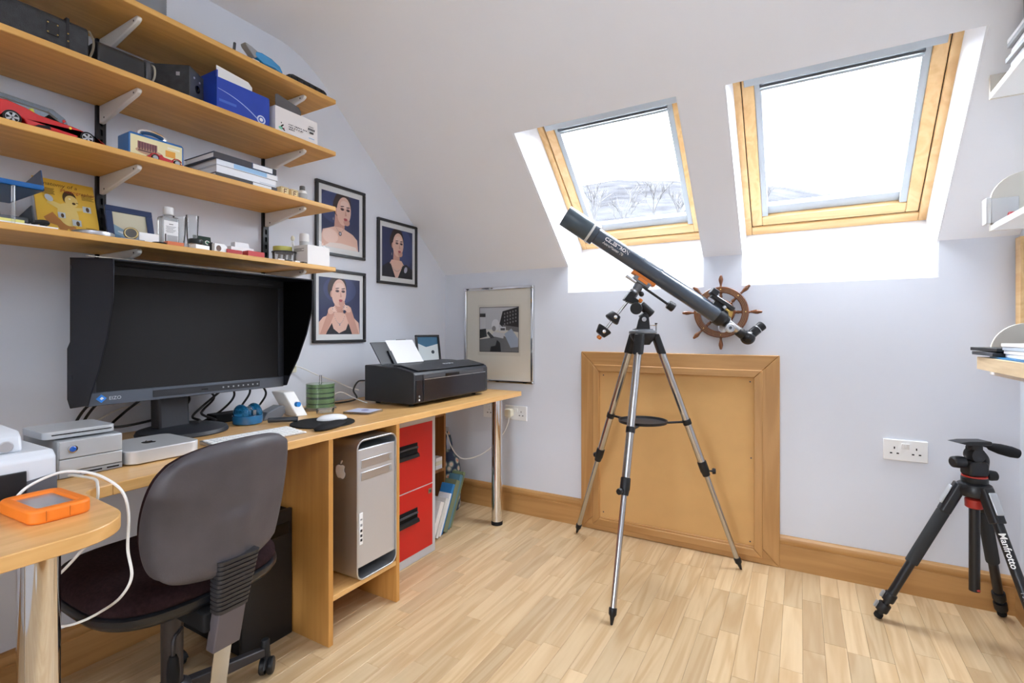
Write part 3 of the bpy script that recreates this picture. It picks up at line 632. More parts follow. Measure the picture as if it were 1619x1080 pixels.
lay = [(c(228, 218, 170), rc(0, 0, 1, 1)), (c(150, 100, 95), rc(0.13, 0.35, 0.5, 0.78)), (c(190, 150, 120), elp(0.35, 0.4, 0.26, 0.14)), (c(225, 160, 60), rc(0.66, 0.42, 0.86, 0.7)), (c(240, 235, 215), rc(0.7, 0.78, 0.95, 0.86)), (c(120, 150, 180), rc(0.05, 0.05, 0.95, 0.14)), (c(90, 60, 60), rc(0.14, 0.37, 0.49, 0.42))]
for i in range(7): lay.append((c(110, 70, 75), rc(0.15+i*0.05, 0.44, 0.18+i*0.05, 0.75)))
art_mb(lay, (0.2351, -1.853, z+0.006), (0, 0.146, 0), (0, 0, 0.072)).build('printed_front', print_mat(), r, smooth=0)
MB().tube(spline([(0.2, -1.815, z+0.085), (0.2, -1.812, z+0.101), (0.2, -1.780, z+0.108), (0.2, -1.748, z+0.101), (0.2, -1.745, z+0.085)]), 0.005, 8, flat=1.8).build('handle', M_chrome, r)
r = thing('toy_car', 'tiny red vintage toy car in front of the blue tin', 'toy car', (0.262, -1.77, z), 'red toy cars')
Y0 = -1.825; XC = 0.262; hw = 0.018
pr = [(0, 0.010), (0.008, 0.018), (0.03, 0.021), (0.04, 0.026), (0.045, 0.020), (0.06, 0.018), (0.09, 0.015), (0.103, 0.009), (0.103, 0.005), (0.0, 0.005)]
MB().prism(pr, (XC-hw*0.75, Y0, z), (0, 1, 0), (0, 0, 1), (hw*1.5, 0, 0)).build('car_body', mat('toy_crimson', c(190, 40, 52), 0.25, coat=0.5), r, bevel=0.002)
for yy in (Y0+0.02, Y0+0.082):
    wheel(r, XC+hw-0.003, yy, z+0.010, 0.010, 0.005, 8); MB().cyl((XC-hw, yy, z+0.01), (XC-hw+0.005, yy, z+0.01), 0.01, n=14).build('wheel', M_tyre, r)
    MB().tube([(XC+hw-0.003, yy+0.014*math.cos(math.radians(a)), z+0.010+0.013*math.sin(math.radians(a))) for a in range(20, 170, 15)], 0.0018, 6).build('mudguard', MATS['toy_crimson'], r)
# stack of books, lying flat
def book(x0, x1, y0, y1, z0, h, cover, spine_art, label, grp=None, rz=0.0):
    r = thing('book', label, 'book', ((x0+x1)/2, (y0+y1)/2, z0), grp, rz)
    ox, oy = (x0+x1)/2, (y0+y1)/2; a, b = (x1-x0)/2, (y1-y0)/2; t = 0.002
    MB().box(-a+0.003, a-0.003, -b+0.003, b-0.003, t, h-t).build('pages', M_paper, r, local=True, smooth=0)
    MB().box(-a, a, -b, b, 0, t).box(-a, a, -b, b, h-t, h).box(a-0.002, a, -b, b, t, h-t).build('cover', cover, r, local=True, smooth=0)
    if spine_art:
        art_mb(spine_art, (a+0.0001, -b, 0.0005), (0, 2*b, 0), (0, 0, h-0.001)).build('spine_print', print_mat(), r, local=True, smooth=0)
    return r
M_bk_black = mat('book_black', c(46, 46, 52), 0.4); M_bk_white = mat('book_white', c(228, 230, 234), 0.4); M_bk_navy = mat('book_navy', c(40, 60, 92), 0.4)
W1 = c(225, 228, 232)
book(0.10, 0.275, -1.62, -1.392, z, 0.020, M_bk_black, [(W1, rc(0.58, 0.08, 0.9, 0.92)), (c(60, 60, 66), rc(0.92, 0.1, 1, 0.9))], 'bottom book of the stack, black spine with white block', 'books stacked flat on the third shelf')
book(0.10, 0.270, -1.615, -1.392, z+0.0203, 0.026, M_bk_white, [(c(200, 206, 214), rc(0.7, 0.1, 1, 0.3))], 'thick white book second from bottom of the stack', 'books stacked flat on the third shelf')
book(0.10, 0.275, -1.618, -1.388, z+0.0466, 0.018, mat('book_pale_blue', c(222, 228, 236), 0.4), [(c(150, 190, 225), rc(0.26, 0.05, 0.8, 0.95)), (c(236, 238, 240), rc(0.82, 0.1, 0.98, 0.9))], 'white book with pale blue spine band under the top book', 'books stacked flat on the third shelf')
book(0.095, 0.28, -1.63, -1.398, z+0.0649, 0.021, M_bk_navy, [(c(52, 50, 56), rc(0, 0, 0.58, 1)), (W1, rc(0.6, 0.08, 0.93, 0.92)), (c(40, 40, 46), rc(0.94, 0, 1, 1))], 'top book of the stack with dark and white spine', 'books stacked flat on the third shelf')
M_block = wood('toy_block_wood', c(214, 186, 130), c(232, 208, 158), 'Y', 2.0, 0.6)
for i, (y0, lab) in enumerate(((-1.372, 'small wooden letter block next to the stacked books'), (-1.33, 'small wooden letter block beside the white bottle'))):
    r = thing('letter_block', lab, 'toy block', (0.255, y0+0.017, z), 'wooden letter blocks')
    MB().box(0.238, 0.272, y0, y0+0.034, z, z+0.034).build('block', M_block, r, bevel=0.002)
    art_mb([(c(120, 90, 50), rc(0.08, 0.08, 0.92, 0.92)), (c(232, 212, 160), rc(0.13, 0.13, 0.87, 0.87)), (c(110, 75, 40), rc(0.3, 0.2, 0.42, 0.8)), (c(110, 75, 40), rc(0.4, 0.68, 0.72, 0.8)), (c(110, 75, 40), rc(0.4, 0.44, 0.66, 0.55))], (0.2721, y0, z), (0, 0.034, 0), (0, 0, 0.034)).build('carved_letter', print_mat(), r, smooth=0)
r = thing('pill_bottle', 'little white bottle with grey cap near the shelf end', 'bottle', (0.25, -1.262, z))
MB().lathe([(0.017, 0), (0.018, 0.002), (0.018, 0.036), (0.014, 0.043), (0.009, 0.046)], (0.25, -1.262, z)).build('bottle_body', M_white, r)
MB().lathe([(0.010, 0), (0.0105, 0.001), (0.0105, 0.015), (0.009, 0.017)], (0.25, -1.262, z+0.046)).build('cap', mat('cap_grey', c(98, 98, 95), 0.4), r)
MB().lathe([(0.0183, 0), (0.0183, 0.022)], (0.25, -1.262, z+0.010), caps=False).build('bottle_label', mat('grey_label', c(176, 176, 174), 0.6), r)

# ---- lowest shelf
z = STOP[3]
r = thing('letter_tray', 'blue plastic letter tray on clear legs holding papers', 'tray', (0.15, -2.2, z), 'letter trays on the lowest shelf')
M_trayb = mat('tray_blue', c(24, 92, 158), 0.3); M_trayd = mat('tray_side_blue', c(52, 70, 98), 0.25)
A = atX(70, 303, 0.28); ye = A.y
MB().box(0.03, 0.28, -2.42, ye, z+0.098, z+0.101).box(0.274, 0.28, -2.42, ye, z+0.098, z+0.112).box(0.03, 0.036, -2.42, ye, z+0.098, z+0.135).build('tray_floor', M_trayb, r, bevel=0.001)
MB().prism([(0.03, 0.098), (0.28, 0.098), (0.28, 0.104), (0.262, 0.155), (0.05, 0.118), (0.03, 0.118)], (0, ye-0.003, z), (1, 0, 0), (0, 0, 1), (0, 0.003, 0)).build('tray_end', M_trayd, r, smooth=0)
for yy in (ye-0.06, ye-0.2):
    for xx in (0.06, 0.283): MB().cyl((xx, yy, z), (xx, yy, z+0.0975), 0.004, n=8).build('riser_leg', M_clear, r)
for i in range(4): tag(MB().obox((0.155+0.004*i, -2.21, z+0.1035+0.0032*i), (0.20, 0.25, 0.003), RZ(i*2-3)).build('paper_sheet', M_paper, smooth=0),
    ['bottom loose paper sheet in the blue letter tray', 'second loose paper sheet in the blue letter tray', 'third loose paper sheet in the blue letter tray', 'uppermost loose paper sheet in the blue letter tray'][i], 'paper', 'papers in the blue tray')
r = thing('folder', 'grey black document wallet with a wedge end lying under the blue tray', 'folder', (0.19, -2.16, z))
A = atX(62, 370, 0.26)
MB().box(0.10, 0.235, -2.40, A.y-0.012, z+0.0165, z+0.030).build('wallet', mat('wallet_grey', c(96, 98, 104), 0.4), r, bevel=0.003)
MB().prism([(0.10, 0.0165), (0.262, 0.0165), (0.245, 0.062), (0.12, 0.034)], (0, A.y-0.012, z), (1, 0, 0), (0, 0, 1), (0, 0.003, 0)).build('wedge_end', M_dgrey, r)
MB().tube(spline([(0.24, A.y-0.01, z+0.018), (0.25, A.y+0.01, z+0.022), (0.24, A.y+0.022, z+0.022), (0.2, A.y+0.024, z+0.020)]), 0.006, 8).build('strap', M_black, r)
tag(MB().box(0.09, 0.275, -2.38, -2.035, z, z+0.008).build('notepad', M_paper, smooth=0), 'white notepad lying beneath the grey document wallet', 'notepad')
tag(MB().box(0.238, 0.268, -2.38, -2.10, z+0.0085, z+0.016).build('yellow_pad', mat('pad_yellow', c(226, 220, 130), 0.7), smooth=0), 'narrow yellow pad edge between notepad and wallet', 'notepad')
# yellow illustrated book, leaning on the wall
r = thing('book', 'yellow illustrated book about photographers leaning on the wall', 'book', (0.06, -1.935, z))
b0, b1 = atX(62, 362, 0.075).y, atX(155, 362, 0.055).y
Lw = b1-b0; hgt = 0.205; O = V3((0.082, b0, z+0.0005)); U = V3((0, 1, 0)); W = V3((-0.32, 0, 0.948)).normalized(); N = U.cross(W)
MB().hexa([O-N*0.016, O+U*Lw-N*0.016, O+U*Lw-N*0.003, O-N*0.003], [O-N*0.016+W*hgt, O+U*Lw-N*0.016+W*hgt, O+U*Lw-N*0.003+W*hgt, O-N*0.003+W*hgt]).build('pages', M_paper, r, smooth=0)
MB().hexa([O-N*0.003, O+U*Lw-N*0.003, O+U*Lw, O], [O-N*0.003+W*hgt, O+U*Lw-N*0.003+W*hgt, O+U*Lw+W*hgt, O+W*hgt]).build('cover', mat('cover_yellow', c(228, 186, 72), 0.4, vary=0.06, scale=12), r, smooth=0)
tan, skin, ln, cam_ = c(176, 120, 62), c(226, 200, 120), c(84, 62, 34), c(190, 200, 205)
lay = [(tan, [(0.1, 0.36), (0.25, 0.46), (0.34, 0.36), (0.6, 0.26), (0.63, 0.12), (0.52, 0.04), (0.4, 0.05), (0.3, 0.25), (0.15, 0.28)]), (skin, elp(0.5, 0.45, 0.17, 0.19, 20)), (ln, elp(0.56, 0.73, 0.115, 0.12)), (skin, elp(0.585, 0.68, 0.11, 0.10)), (ln, elp(0.62, 0.65, 0.03, 0.02)), (c(240, 230, 190), elp(0.56, 0.72, 0.02, 0.012)), (ln, rc(0.655, 0.66, 0.70, 0.67)),
       (skin, [(0.42, 0.6), (0.2, 0.66), (0.18, 0.6), (0.4, 0.5)]), (skin, [(0.6, 0.52), (0.82, 0.56), (0.83, 0.61), (0.6, 0.58)]), (cam_, rc(0.76, 0.53, 0.9, 0.63)), (ln, elp(0.84, 0.58, 0.03, 0.04)), (cam_, rc(0.55, 0.28, 0.7, 0.38)), (ln, elp(0.64, 0.32, 0.03, 0.04)), (cam_, rc(0.33, 0.38, 0.45, 0.47)), (ln, elp(0.4, 0.42, 0.025, 0.035)), (cam_, elp(0.22, 0.68, 0.07, 0.05, -30)), (c(232, 196, 90), elp(0.47, 0.14, 0.03, 0.07))]
for i in range(5): lay += [(ln, rc(0.12, 0.83-i*0.022, 0.32-0.02*(i % 2), 0.837-i*0.022)), (ln, rc(0.76, 0.82-i*0.022, 0.97-0.03*(i % 2), 0.827-i*0.022)), (ln, rc(0.76, 0.26-i*0.03, 0.95-0.04*(i % 2), 0.267-i*0.03))]
art_mb(lay, O, U*Lw, W*hgt).build('cover_print', print_mat(), r, smooth=0)
text_mb('Anatomy of a', 0.017, O+U*0.012+W*(hgt-0.022), U, W, 0.0004, shear=0.2).build('title_lettering', mat('ink_brown', c(96, 62, 34), 0.6), r, smooth=0)
text_mb('Photographer', 0.0155, O+U*(Lw*0.42)+W*(hgt-0.038), U, W, 0.0004, shear=0.2).build('title_lettering', mat('ink_red', c(168, 60, 40), 0.6), r, smooth=0)
def yo(px, X): return atX(px, 380, X).y
r = thing('film_tin', 'round silver film tin lid lying in front of the yellow book', 'tin', (0.235, yo(148, 0.235), z))
MB().lathe([(0.047, 0), (0.048, 0.002), (0.048, 0.014), (0.045, 0.016), (0.043, 0.0145)], (0.235, yo(148, 0.235), z), n=40).build('lid', M_alu, r)
MB().lathe([(0.014, 0), (0.013, 0.002)], (0.235, yo(148, 0.235), z+0.0146), n=20).build('centre_boss', M_steel, r)
r = thing('picture_frame', 'small dark blue picture frame with a pale seascape on the shelf', 'picture frame', (0.08, -1.78, z))
b0, b1 = atX(171, 372, 0.085).y, atX(246, 378, 0.085).y; Lw = b1-b0; hgt = 0.145; O = V3((0.095, b0, z+0.0005)); W = V3((-0.25, 0, 0.968)).normalized(); N = U.cross(W)
def leaned_frame(r, O, U, W, Lw, hgt, bw, t, m, inner, art):
    N = U.cross(W)
    def bar(u0, u1, w0, w1):
        q = [O+U*a+W*b for a, b in ((u0, w0), (u1, w0), (u1, w1), (u0, w1))]
        MB().hexa([p-N*t for p in q], q).build('frame_bar', m, r, bevel=min(0.002, bw*0.2))
    bar(0, Lw, 0, bw); bar(0, Lw, hgt-bw, hgt); bar(0, bw, bw, hgt-bw); bar(Lw-bw, Lw, bw, hgt-bw)
    q = [O+U*a+W*b-N*(t*0.6) for a, b in ((bw, bw), (Lw-bw, bw), (Lw-bw, hgt-bw), (bw, hgt-bw))]
    MB().hexa([p-N*(t*0.4) for p in q], q).build('mount', inner, r, smooth=0)
    if art: art_mb(art, q[0], q[1]-q[0], q[3]-q[0]).build('picture', print_mat(), r, smooth=0)
    g = [p+N*(t*0.25) for p in q]; MB()._add(g, [(0, 1, 2, 3)]).build('glass', M_pglass, r, smooth=0)
leaned_frame(r, O, U, W, Lw, hgt, 0.019, 0.010, mat('frame_navy', c(48, 66, 104), 0.45), M_paper,
    [(c(196, 208, 205), rc(0, 0, 1, 1)), (c(226, 220, 196), rc(0, 0.45, 1, 1)), (c(150, 180, 200), [(0, 0), (1, 0), (1, 0.25), (0.5, 0.35), (0, 0.6)]), (c(110, 145, 175), [(0, 0), (0.8, 0), (0.4, 0.18), (0, 0.3)]), (c(230, 235, 238), elp(0.3, 0.33, 0.2, 0.04, -15))])
WY = yo(207, 0.245)
r = thing('desk_watch', 'small round brass and silver watch head on a grey plinth', 'watch', (0.245, WY, z))
MB().box(0.215, 0.28, WY-0.04, WY+0.022, z, z+0.006).build('plinth', M_grey, r, bevel=0.001)
MB().lathe([(0.016, 0), (0.0185, 0.003), (0.0185, 0.009), (0.016, 0.012)], (0.245, WY, z+0.0245), (0.93, -0.35, 0.12), 24).build('case', mat('old_brass', c(170, 150, 105), 0.3, 0.8), r)
MB().lathe([(0.014, 0), (0.002, 0.001)], V3((0.245, WY, z+0.0245))+V3((0.93, -0.35, 0.12)).normalized()*0.0121, (0.93, -0.35, 0.12), 20).build('dial', mat('dial_dark', c(70, 68, 64), 0.4), r)
tag(MB().box(0.235, 0.24, WY+0.024, yo(250, 0.235), z+0.0063, z+0.042).build('blank_card', M_paper, smooth=0), 'blank white card propped below the blue picture frame', 'card')
bpy.data.objects['blank_card'].location.z = z+0.0002
tag(MB().lathe([(0.021, 0), (0.021, 0.004), (0.018, 0.006)], (0.275, yo(252, 0.275), z), n=24).build('lens_cap', M_blackm), 'flat black lens cap at the shelf edge by the clear bottle', 'lens cap')
BY = yo(266, 0.2)
r = thing('clear_bottle', 'clear square bottle with white cap and printed label', 'bottle', (0.20, BY, z))
MB().prism(rrect(0.052, 0.04, 0.008), (0.20, BY, z), (0, 1, 0), (1, 0, 0), (0, 0, 0.105)).build('bottle_body', glass('bottle_clear', (0.9, 0.92, 0.92, 1), 0.03, 1.45, 0.3, c(222, 225, 226)), r, bevel=0.006, seg=3)
MB().cyl((0.20, BY, z+0.1052), (0.20, BY, z+0.114), 0.012).build('neck', M_clear, r)
MB().lathe([(0.0145, 0), (0.015, 0.002), (0.0145, 0.024), (0.012, 0.026)], (0.20, BY, z+0.112)).build('cap', mat('cap_white', c(216, 216, 214), 0.4), r)
lay = [(c(230, 230, 230), rc(0, 0, 1, 1)), (c(60, 60, 60), rc(0.35, 0.84, 0.65, 0.87))]
for i in range(6): lay.append((c(90, 90, 90), rc(0.12+0.05*(i % 2), 0.75-i*0.05, 0.85-0.1*(i % 3), 0.765-i*0.05)))
lay += [(c(170, 170, 172), rc(0.2, 0.08, 0.95, 0.38)), (c(50, 50, 52), rc(0.05, 0.05, 0.14, 0.42))]
art_mb(lay, (0.2202, BY-0.022, z+0.015), (0, 0.042, 0), (0, 0, 0.075)).build('bottle_label', print_mat(), r, smooth=0)
tag(MB().box(0.272, 0.296, yo(262, 0.285), yo(288, 0.285), z, z+0.012).build('matchbox', mat('matchbox_orange', c(205, 110, 70), 0.6), bevel=0.0005), 'flat orange and white matchbox before the clear bottle', 'matchbox')
for yy, h, lab in ((yo(284, 0.175), 0.118, 'tall slender clear glass next to the clear bottle'), (yo(304, 0.175), 0.13, 'tall clear glass with dark base next to the green card')):
    r = thing('champagne_flute', lab, 'glass', (0.175, yy, z))
    MB().lathe([(0.013, 0.02), (0.017, 0.06), (0.0195, h), (0.0185, h), (0.016, 0.06), (0.011, 0.024)], (0.175, yy, z), caps=False).build('bowl', M_clear, r)
    MB().lathe([(0.021, 0), (0.021, 0.003), (0.010, 0.008), (0.010, 0.016), (0.013, 0.0195)], (0.175, yy, z)).build('foot', M_clear, r)
GY = yo(303, 0.25)+0.012
r = thing('glass_weight', 'dark round lens ring perched on a clear glass block', 'lens', (0.25, GY, z))
MB().box(0.235, 0.265, GY-0.022, GY+0.022, z, z+0.022).build('glass_block', M_clear, r, bevel=0.002)
MB().lathe([(0.020, 0), (0.0215, 0.003), (0.0215, 0.012), (0.018, 0.016), (0.014, 0.013)], (0.25, GY, z+0.0222)).build('lens_ring', mat('ring_dark_green', c(40, 48, 46), 0.3), r)
r = thing('packet', 'dark green printed packet leaning against the wall', 'packet', (0.12, yo(317, 0.12), z))
O = V3((0.13, yo(309, 0.13), z+0.0005)); Wd = V3((-0.3, 0.06, 0.95)).normalized(); Uu = V3((0.1, 0.99, -0.03)).normalized(); Nn = Uu.cross(Wd).normalized()
q = [O, O+Uu*0.058, O+Uu*0.058+Wd*0.082, O+Wd*0.082]; MB().hexa([p-Nn*0.005 for p in q], q).build('packet_body', mat('packet_green', c(38, 66, 58), 0.4), r, smooth=0)
art_mb([(c(240, 240, 236), elp(0.78, 0.72, 0.14, 0.10)), (c(70, 130, 100), elp(0.78, 0.72, 0.09, 0.065)), (c(170, 195, 195), [(0.3, 0), (1, 0), (1, 0.4), (0.6, 0.52), (0.35, 0.3)]), (c(225, 230, 230), [(0.5, 0.1), (0.9, 0.1), (0.8, 0.3), (0.55, 0.28)])], q[0], q[1]-q[0], q[3]-q[0]).build('packet_print', print_mat(), r, smooth=0)
tag(MB().obox((0.282, yo(316, 0.282), z+0.0075), (0.026, 0.05, 0.014), RZ(12)).build('small_box', M_white, bevel=0.001), 'flat white little box in front of the green packet', 'box')
tag(MB().obox((0.275, yo(334, 0.275), z+0.0155), (0.003, 0.016, 0.03), Matrix.Rotation(0.3, 3, 'X')).build('memory_stick', M_blackg, bevel=0.001), 'thin black memory stick standing beside the flat white box', 'memory stick')
VY = yo(341, 0.26)
r = thing('slide_viewer', 'small white box with brown round window', 'viewer', (0.25, VY, z))
MB().prism([(VY-0.022, 0), (VY+0.022, 0), (VY+0.022, 0.020), (VY+0.012, 0.028), (VY-0.022, 0.028)], (0.26, 0, z), (0, 1, 0), (0, 0, 1), (0.032, 0, 0)).build('viewer_body', M_white, r, bevel=0.002)
MB().prism(elp(VY-0.008, 0.012, 0.008, 0.010), (0.2922, 0, z), (0, 1, 0), (0, 0, 1), (0.001, 0, 0)).build('window', mat('brown_lens', c(96, 66, 50), 0.3), r)
SB = [(yo(352, 0.27), yo(376, 0.27), 0.262, 0.296, 0, 0.014, 'pack_red', c(172, 40, 44), 'flat red packet lying by the white viewer'), (yo(366, 0.26), yo(402, 0.26), 0.222, 0.258, 0, 0.032, 'pack_white', c(232, 230, 228), 'white film box standing behind the red packets'),
      (yo(371, 0.25), yo(393, 0.25), 0.226, 0.252, 0.0323, 0.050, 'pack_white2', c(224, 224, 224), 'smaller white film box topping the white one'), (yo(388, 0.28), yo(414, 0.28), 0.262, 0.296, 0, 0.019, 'pack_red2', c(186, 48, 50), 'red film box at the shelf edge before the black upright')]
for y0, y1, x0, x1, z0, z1, nm, cl, lab in SB:
    o = tag(MB().box(x0, x1, y0, y1, z+z0, z+z1).build('film_box', mat(nm, cl, 0.5), bevel=0.0006), lab, 'film box', 'film boxes on the lowest shelf')
for i in range(4):
    tag(MB().obox((0.285, -1.385+i*0.034, z+0.003), (0.018, 0.024, 0.006), RZ(i*9-10)).build('memory_card', M_white if i % 2 == 0 else M_black, bevel=0.0005),
        ['white memory card at the shelf edge by the red and white film box', 'black memory card between two white ones at the shelf edge', 'white memory card in front of the clear tub', 'black memory card in front of the clear tub'][i], 'memory card', 'memory cards along the shelf edge')
r = thing('storage_tub', 'clear plastic tub with dark lid behind the white box', 'tub', (0.16, -1.27, z))
MB().lathe([(0.042, 0), (0.044, 0.002), (0.046, 0.05), (0.044, 0.05), (0.042, 0.004)], (0.17, -1.285, z), n=32, caps=False).build('tub_body', M_clear, r)
MB().lathe([(0.043, 0.002), (0.043, 0.004)], (0.17, -1.285, z), n=32).build('tub_floor', M_clear, r)
for i in range(3): MB().cyl((0.155+0.012*i, -1.30+0.014*i, z+0.005), (0.16+0.01*i, -1.30+0.016*i, z+0.045), 0.006, n=10).build('film_canister', M_dgrey if i == 1 else M_grey, r)
MB().lathe([(0.048, 0), (0.048, 0.004), (0.045, 0.005)], (0.17, -1.285, z+0.0505), n=32).build('tub_lid', M_dgrey, r)
r = thing('tape_roll', 'roll of yellow green tape lying on the tub', 'tape', (0.165, -1.29, z+0.056))
MB().lathe([(0.020, 0), (0.036, 0), (0.036, 0.019), (0.020, 0.019), (0.020, 0)], (0.165, -1.29, z+0.0558), n=32, caps=False).build('tape', mat('tape_yellow', c(190, 186, 86), 0.4), r)
MB().lathe([(0.0185, 0), (0.020, 0), (0.020, 0.019), (0.0185, 0.019), (0.0185, 0)], (0.165, -1.29, z+0.0558), n=32, caps=False).build('core', mat('card_core', c(196, 180, 150), 0.8), r)
r = thing('white_box', 'square white cardboard box at the end of the lowest shelf', 'box', (0.235, -1.18, z))
b0, b1 = atX(463, 415, 0.275).y, atX(524, 418, 0.275).y
MB().box(0.185, 0.275, -1.256, -1.148, z, z+0.082).build('box_body', mat('box_white', c(232, 230, 228), 0.6), r, bevel=0.001)
art_mb([(c(120, 116, 114), rc(0.08, 0.82-i*0.06, 0.75-0.15*(i % 2), 0.85-i*0.06)) for i in range(3)], (0.185, -1.2561, z), (0.09, 0, 0), (0, 0, 0.082)).build('printed_lines', print_mat(), r, smooth=0)
r = thing('spray_can', 'slim grey white canister standing behind the white box', 'canister', (0.135, -1.165, z))
MB().lathe([(0.0185, 0), (0.0195, 0.002), (0.0195, 0.118)], (0.135, -1.165, z)).build('can_body', mat('can_grey', c(196, 198, 196), 0.35), r)
MB().lathe([(0.0196, 0), (0.020, 0.002), (0.0195, 0.03), (0.017, 0.034)], (0.135, -1.165, z+0.1182)).build('can_cap', M_white, r)
r = thing('figurine', 'little white wire easel figure behind the white box', 'figurine', (0.14, -1.225, z))
MB().tube([(0.13, -1.245, z), (0.14, -1.225, z+0.115)], 0.003, 6).tube([(0.15, -1.205, z), (0.14, -1.225, z+0.115)], 0.003, 6).tube([(0.115, -1.222, z), (0.14, -1.225, z+0.115)], 0.003, 6).build('wire_legs', M_white, r)
MB().ell((0.14, -1.225, z+0.123), (0.008, 0.008, 0.012), 12, 8).build('head', M_offwhite, r)

# ================================================================== FRAMED PICTURES
def wall_frame(name, label, y0, y1, z0, z1, fw, mm, art, fm, grp=None):
    r = thing(name, label, 'framed picture', (0.008, (y0+y1)/2, z0), grp); t = 0.016
    for a, b, d, e in ((y0, y1, z0, z0+fw), (y0, y1, z1-fw, z1), (y0, y0+fw, z0+fw, z1-fw), (y1-fw, y1, z0+fw, z1-fw)):
        MB().box(0.0005, t, a, b, d, e).build('frame_bar', fm, r, bevel=0.002)
    MB().box(0.0005, 0.006, y0+fw, y1-fw, z0+fw, z1-fw).build('mount', mat('mount_white', c(228, 229, 228), 0.8), r, smooth=0)
    a0, a1, b0, b1 = y0+fw+mm, y1-fw-mm, z0+fw+mm*1.25, z1-fw-mm*1.25
    art_mb(art, (0.0061, a0, b0), (0, a1-a0, 0), (0, 0, b1-b0)).build('photograph', print_mat(), r, smooth=0)
    MB()._add([(0.012, y0+fw, z0+fw), (0.012, y1-fw, z0+fw), (0.012, y1-fw, z1-fw), (0.012, y0+fw, z1-fw)], [(0, 1, 2, 3)]).build('glass', M_pglass, r, smooth=0)
NV, NV2, SK, SK2, SK3, HR, LP, BK, SV = c(46, 54, 92), c(62, 72, 116), c(228, 190, 172), c(206, 158, 140), c(238, 208, 194), c(52, 36, 34), c(172, 78, 84), c(26, 26, 36), c(150, 145, 150)
def face(cx, cy, s, turn):
    """turn: +1 looks right. returns layers of a head on a slim neck"""
    L = [(HR, elp(cx-0.02*turn, cy+0.07*s, 0.165*s, 0.20*s)), (HR, elp(cx-0.10*turn*s, cy+0.05*s, 0.10*s, 0.13*s)), (SK2, elp(cx-0.13*turn*s, cy-0.02*s, 0.025*s, 0.045*s)),
         (SK, elp(cx+0.01*turn, cy, 0.135*s, 0.19*s, -6*turn)), (SK2, elp(cx+0.06*turn*s, cy-0.14*s, 0.06*s, 0.045*s)), (SK3, elp(cx+0.02*turn*s, cy+0.09*s, 0.08*s, 0.05*s))]
    for d in (-0.045, 0.065):
        L += [(c(120, 84, 82), elp(cx+d*s+0.02*turn*s, cy+0.025*s, 0.036*s, 0.018*s)), (c(36, 28, 32), elp(cx+d*s+0.02*turn*s, cy+0.02*s, 0.024*s, 0.009*s)), (c(70, 46, 42), elp(cx+d*s+0.02*turn*s, cy+0.062*s, 0.038*s, 0.007*s, 8))]
    L += [(SK2, [(cx+0.035*turn*s, cy+0.02*s), (cx+0.06*turn*s, cy-0.055*s), (cx+0.02*turn*s, cy-0.06*s)]), (LP, elp(cx+0.035*turn*s, cy-0.10*s, 0.036*s, 0.013*s)), (LP, elp(cx+0.035*turn*s, cy-0.113*s, 0.028*s, 0.010*s))]
    return L
def neck(cx, top, bot, w_): return [(SK2, [(cx-w_, top), (cx+w_, top), (cx+w_*1.1, bot), (cx-w_*1.2, bot)])]
def shoulders(cx, y, w_): return [(SK, [(cx-0.09, y+0.07), (cx+0.09, y+0.07), (cx+w_*0.75, y-0.02), (cx+w_, y-0.11), (cx+w_*1.05, 0), (cx-w_*1.05, 0), (cx-w_, y-0.11), (cx-w_*0.75, y-0.02)])]
def chain(cx, y0, wx, dy, col=SV):
    out = []
    for i in range(13):
        t = -1+2*i/12; out.append((col, elp(cx+wx*t, y0-dy*(1-t*t), 0.008, 0.007)))
    return out
A1 = [(NV, rc(0, 0, 1, 1)), (NV2, elp(0.3, 0.75, 0.35, 0.3))]+neck(0.46, 0.62, 0.36, 0.12)+shoulders(0.42, 0.32, 0.52)+[(SK3, elp(0.22, 0.2, 0.2, 0.13)), (c(235, 222, 214), [(0.05, 0), (0.95, 0), (0.9, 0.07), (0.5, 0.10), (0.2, 0.08)])]+face(0.56, 0.70, 1.4, 1)+chain(0.46, 0.42, 0.13, 0.12)+[(c(110, 106, 112), elp(0.46, 0.27, 0.04, 0.04)), (c(200, 198, 205), elp(0.46, 0.27, 0.02, 0.02)), (SV, elp(0.28, 0.52, 0.012, 0.03))]
A2 = [(NV, rc(0, 0, 1, 1)), (NV2, elp(0.75, 0.6, 0.25, 0.4))]+neck(0.46, 0.6, 0.3, 0.095)+[(SK, [(0.3, 0.36), (0.62, 0.36), (0.72, 0.26), (0.62, 0), (0.34, 0), (0.22, 0.26)]), (BK, [(0, 0), (0, 0.2), (0.2, 0.30), (0.28, 0.26), (0.42, 0)]), (BK, [(1, 0), (1, 0.2), (0.78, 0.3), (0.66, 0.26), (0.5, 0)])]+face(0.50, 0.68, 1.3, 1)+chain(0.45, 0.30, 0.2, 0.14, c(205, 200, 190))+chain(0.45, 0.27, 0.19, 0.14, c(30, 30, 36))+[(c(190, 190, 205), elp(0.74, 0.18, 0.05, 0.07, -30)), (SV, elp(0.28, 0.47, 0.012, 0.03))]
A3 = [(NV, rc(0, 0, 1, 1)), (NV2, elp(0.5, 0.8, 0.4, 0.25))]+neck(0.47, 0.62, 0.36, 0.1)+shoulders(0.47, 0.32, 0.5)+[(BK, [(0.15, 0), (0.3, 0.2), (0.34, 0.1), (0.47, 0.02), (0.64, 0.08), (0.7, 0.2), (0.84, 0)]), (SK2, [(0.02, 0), (0.16, 0), (0.36, 0.36), (0.24, 0.46)]), (SK2, [(0.98, 0), (0.8, 0), (0.62, 0.38), (0.76, 0.5)])]+face(0.46, 0.74, 1.3, 1)
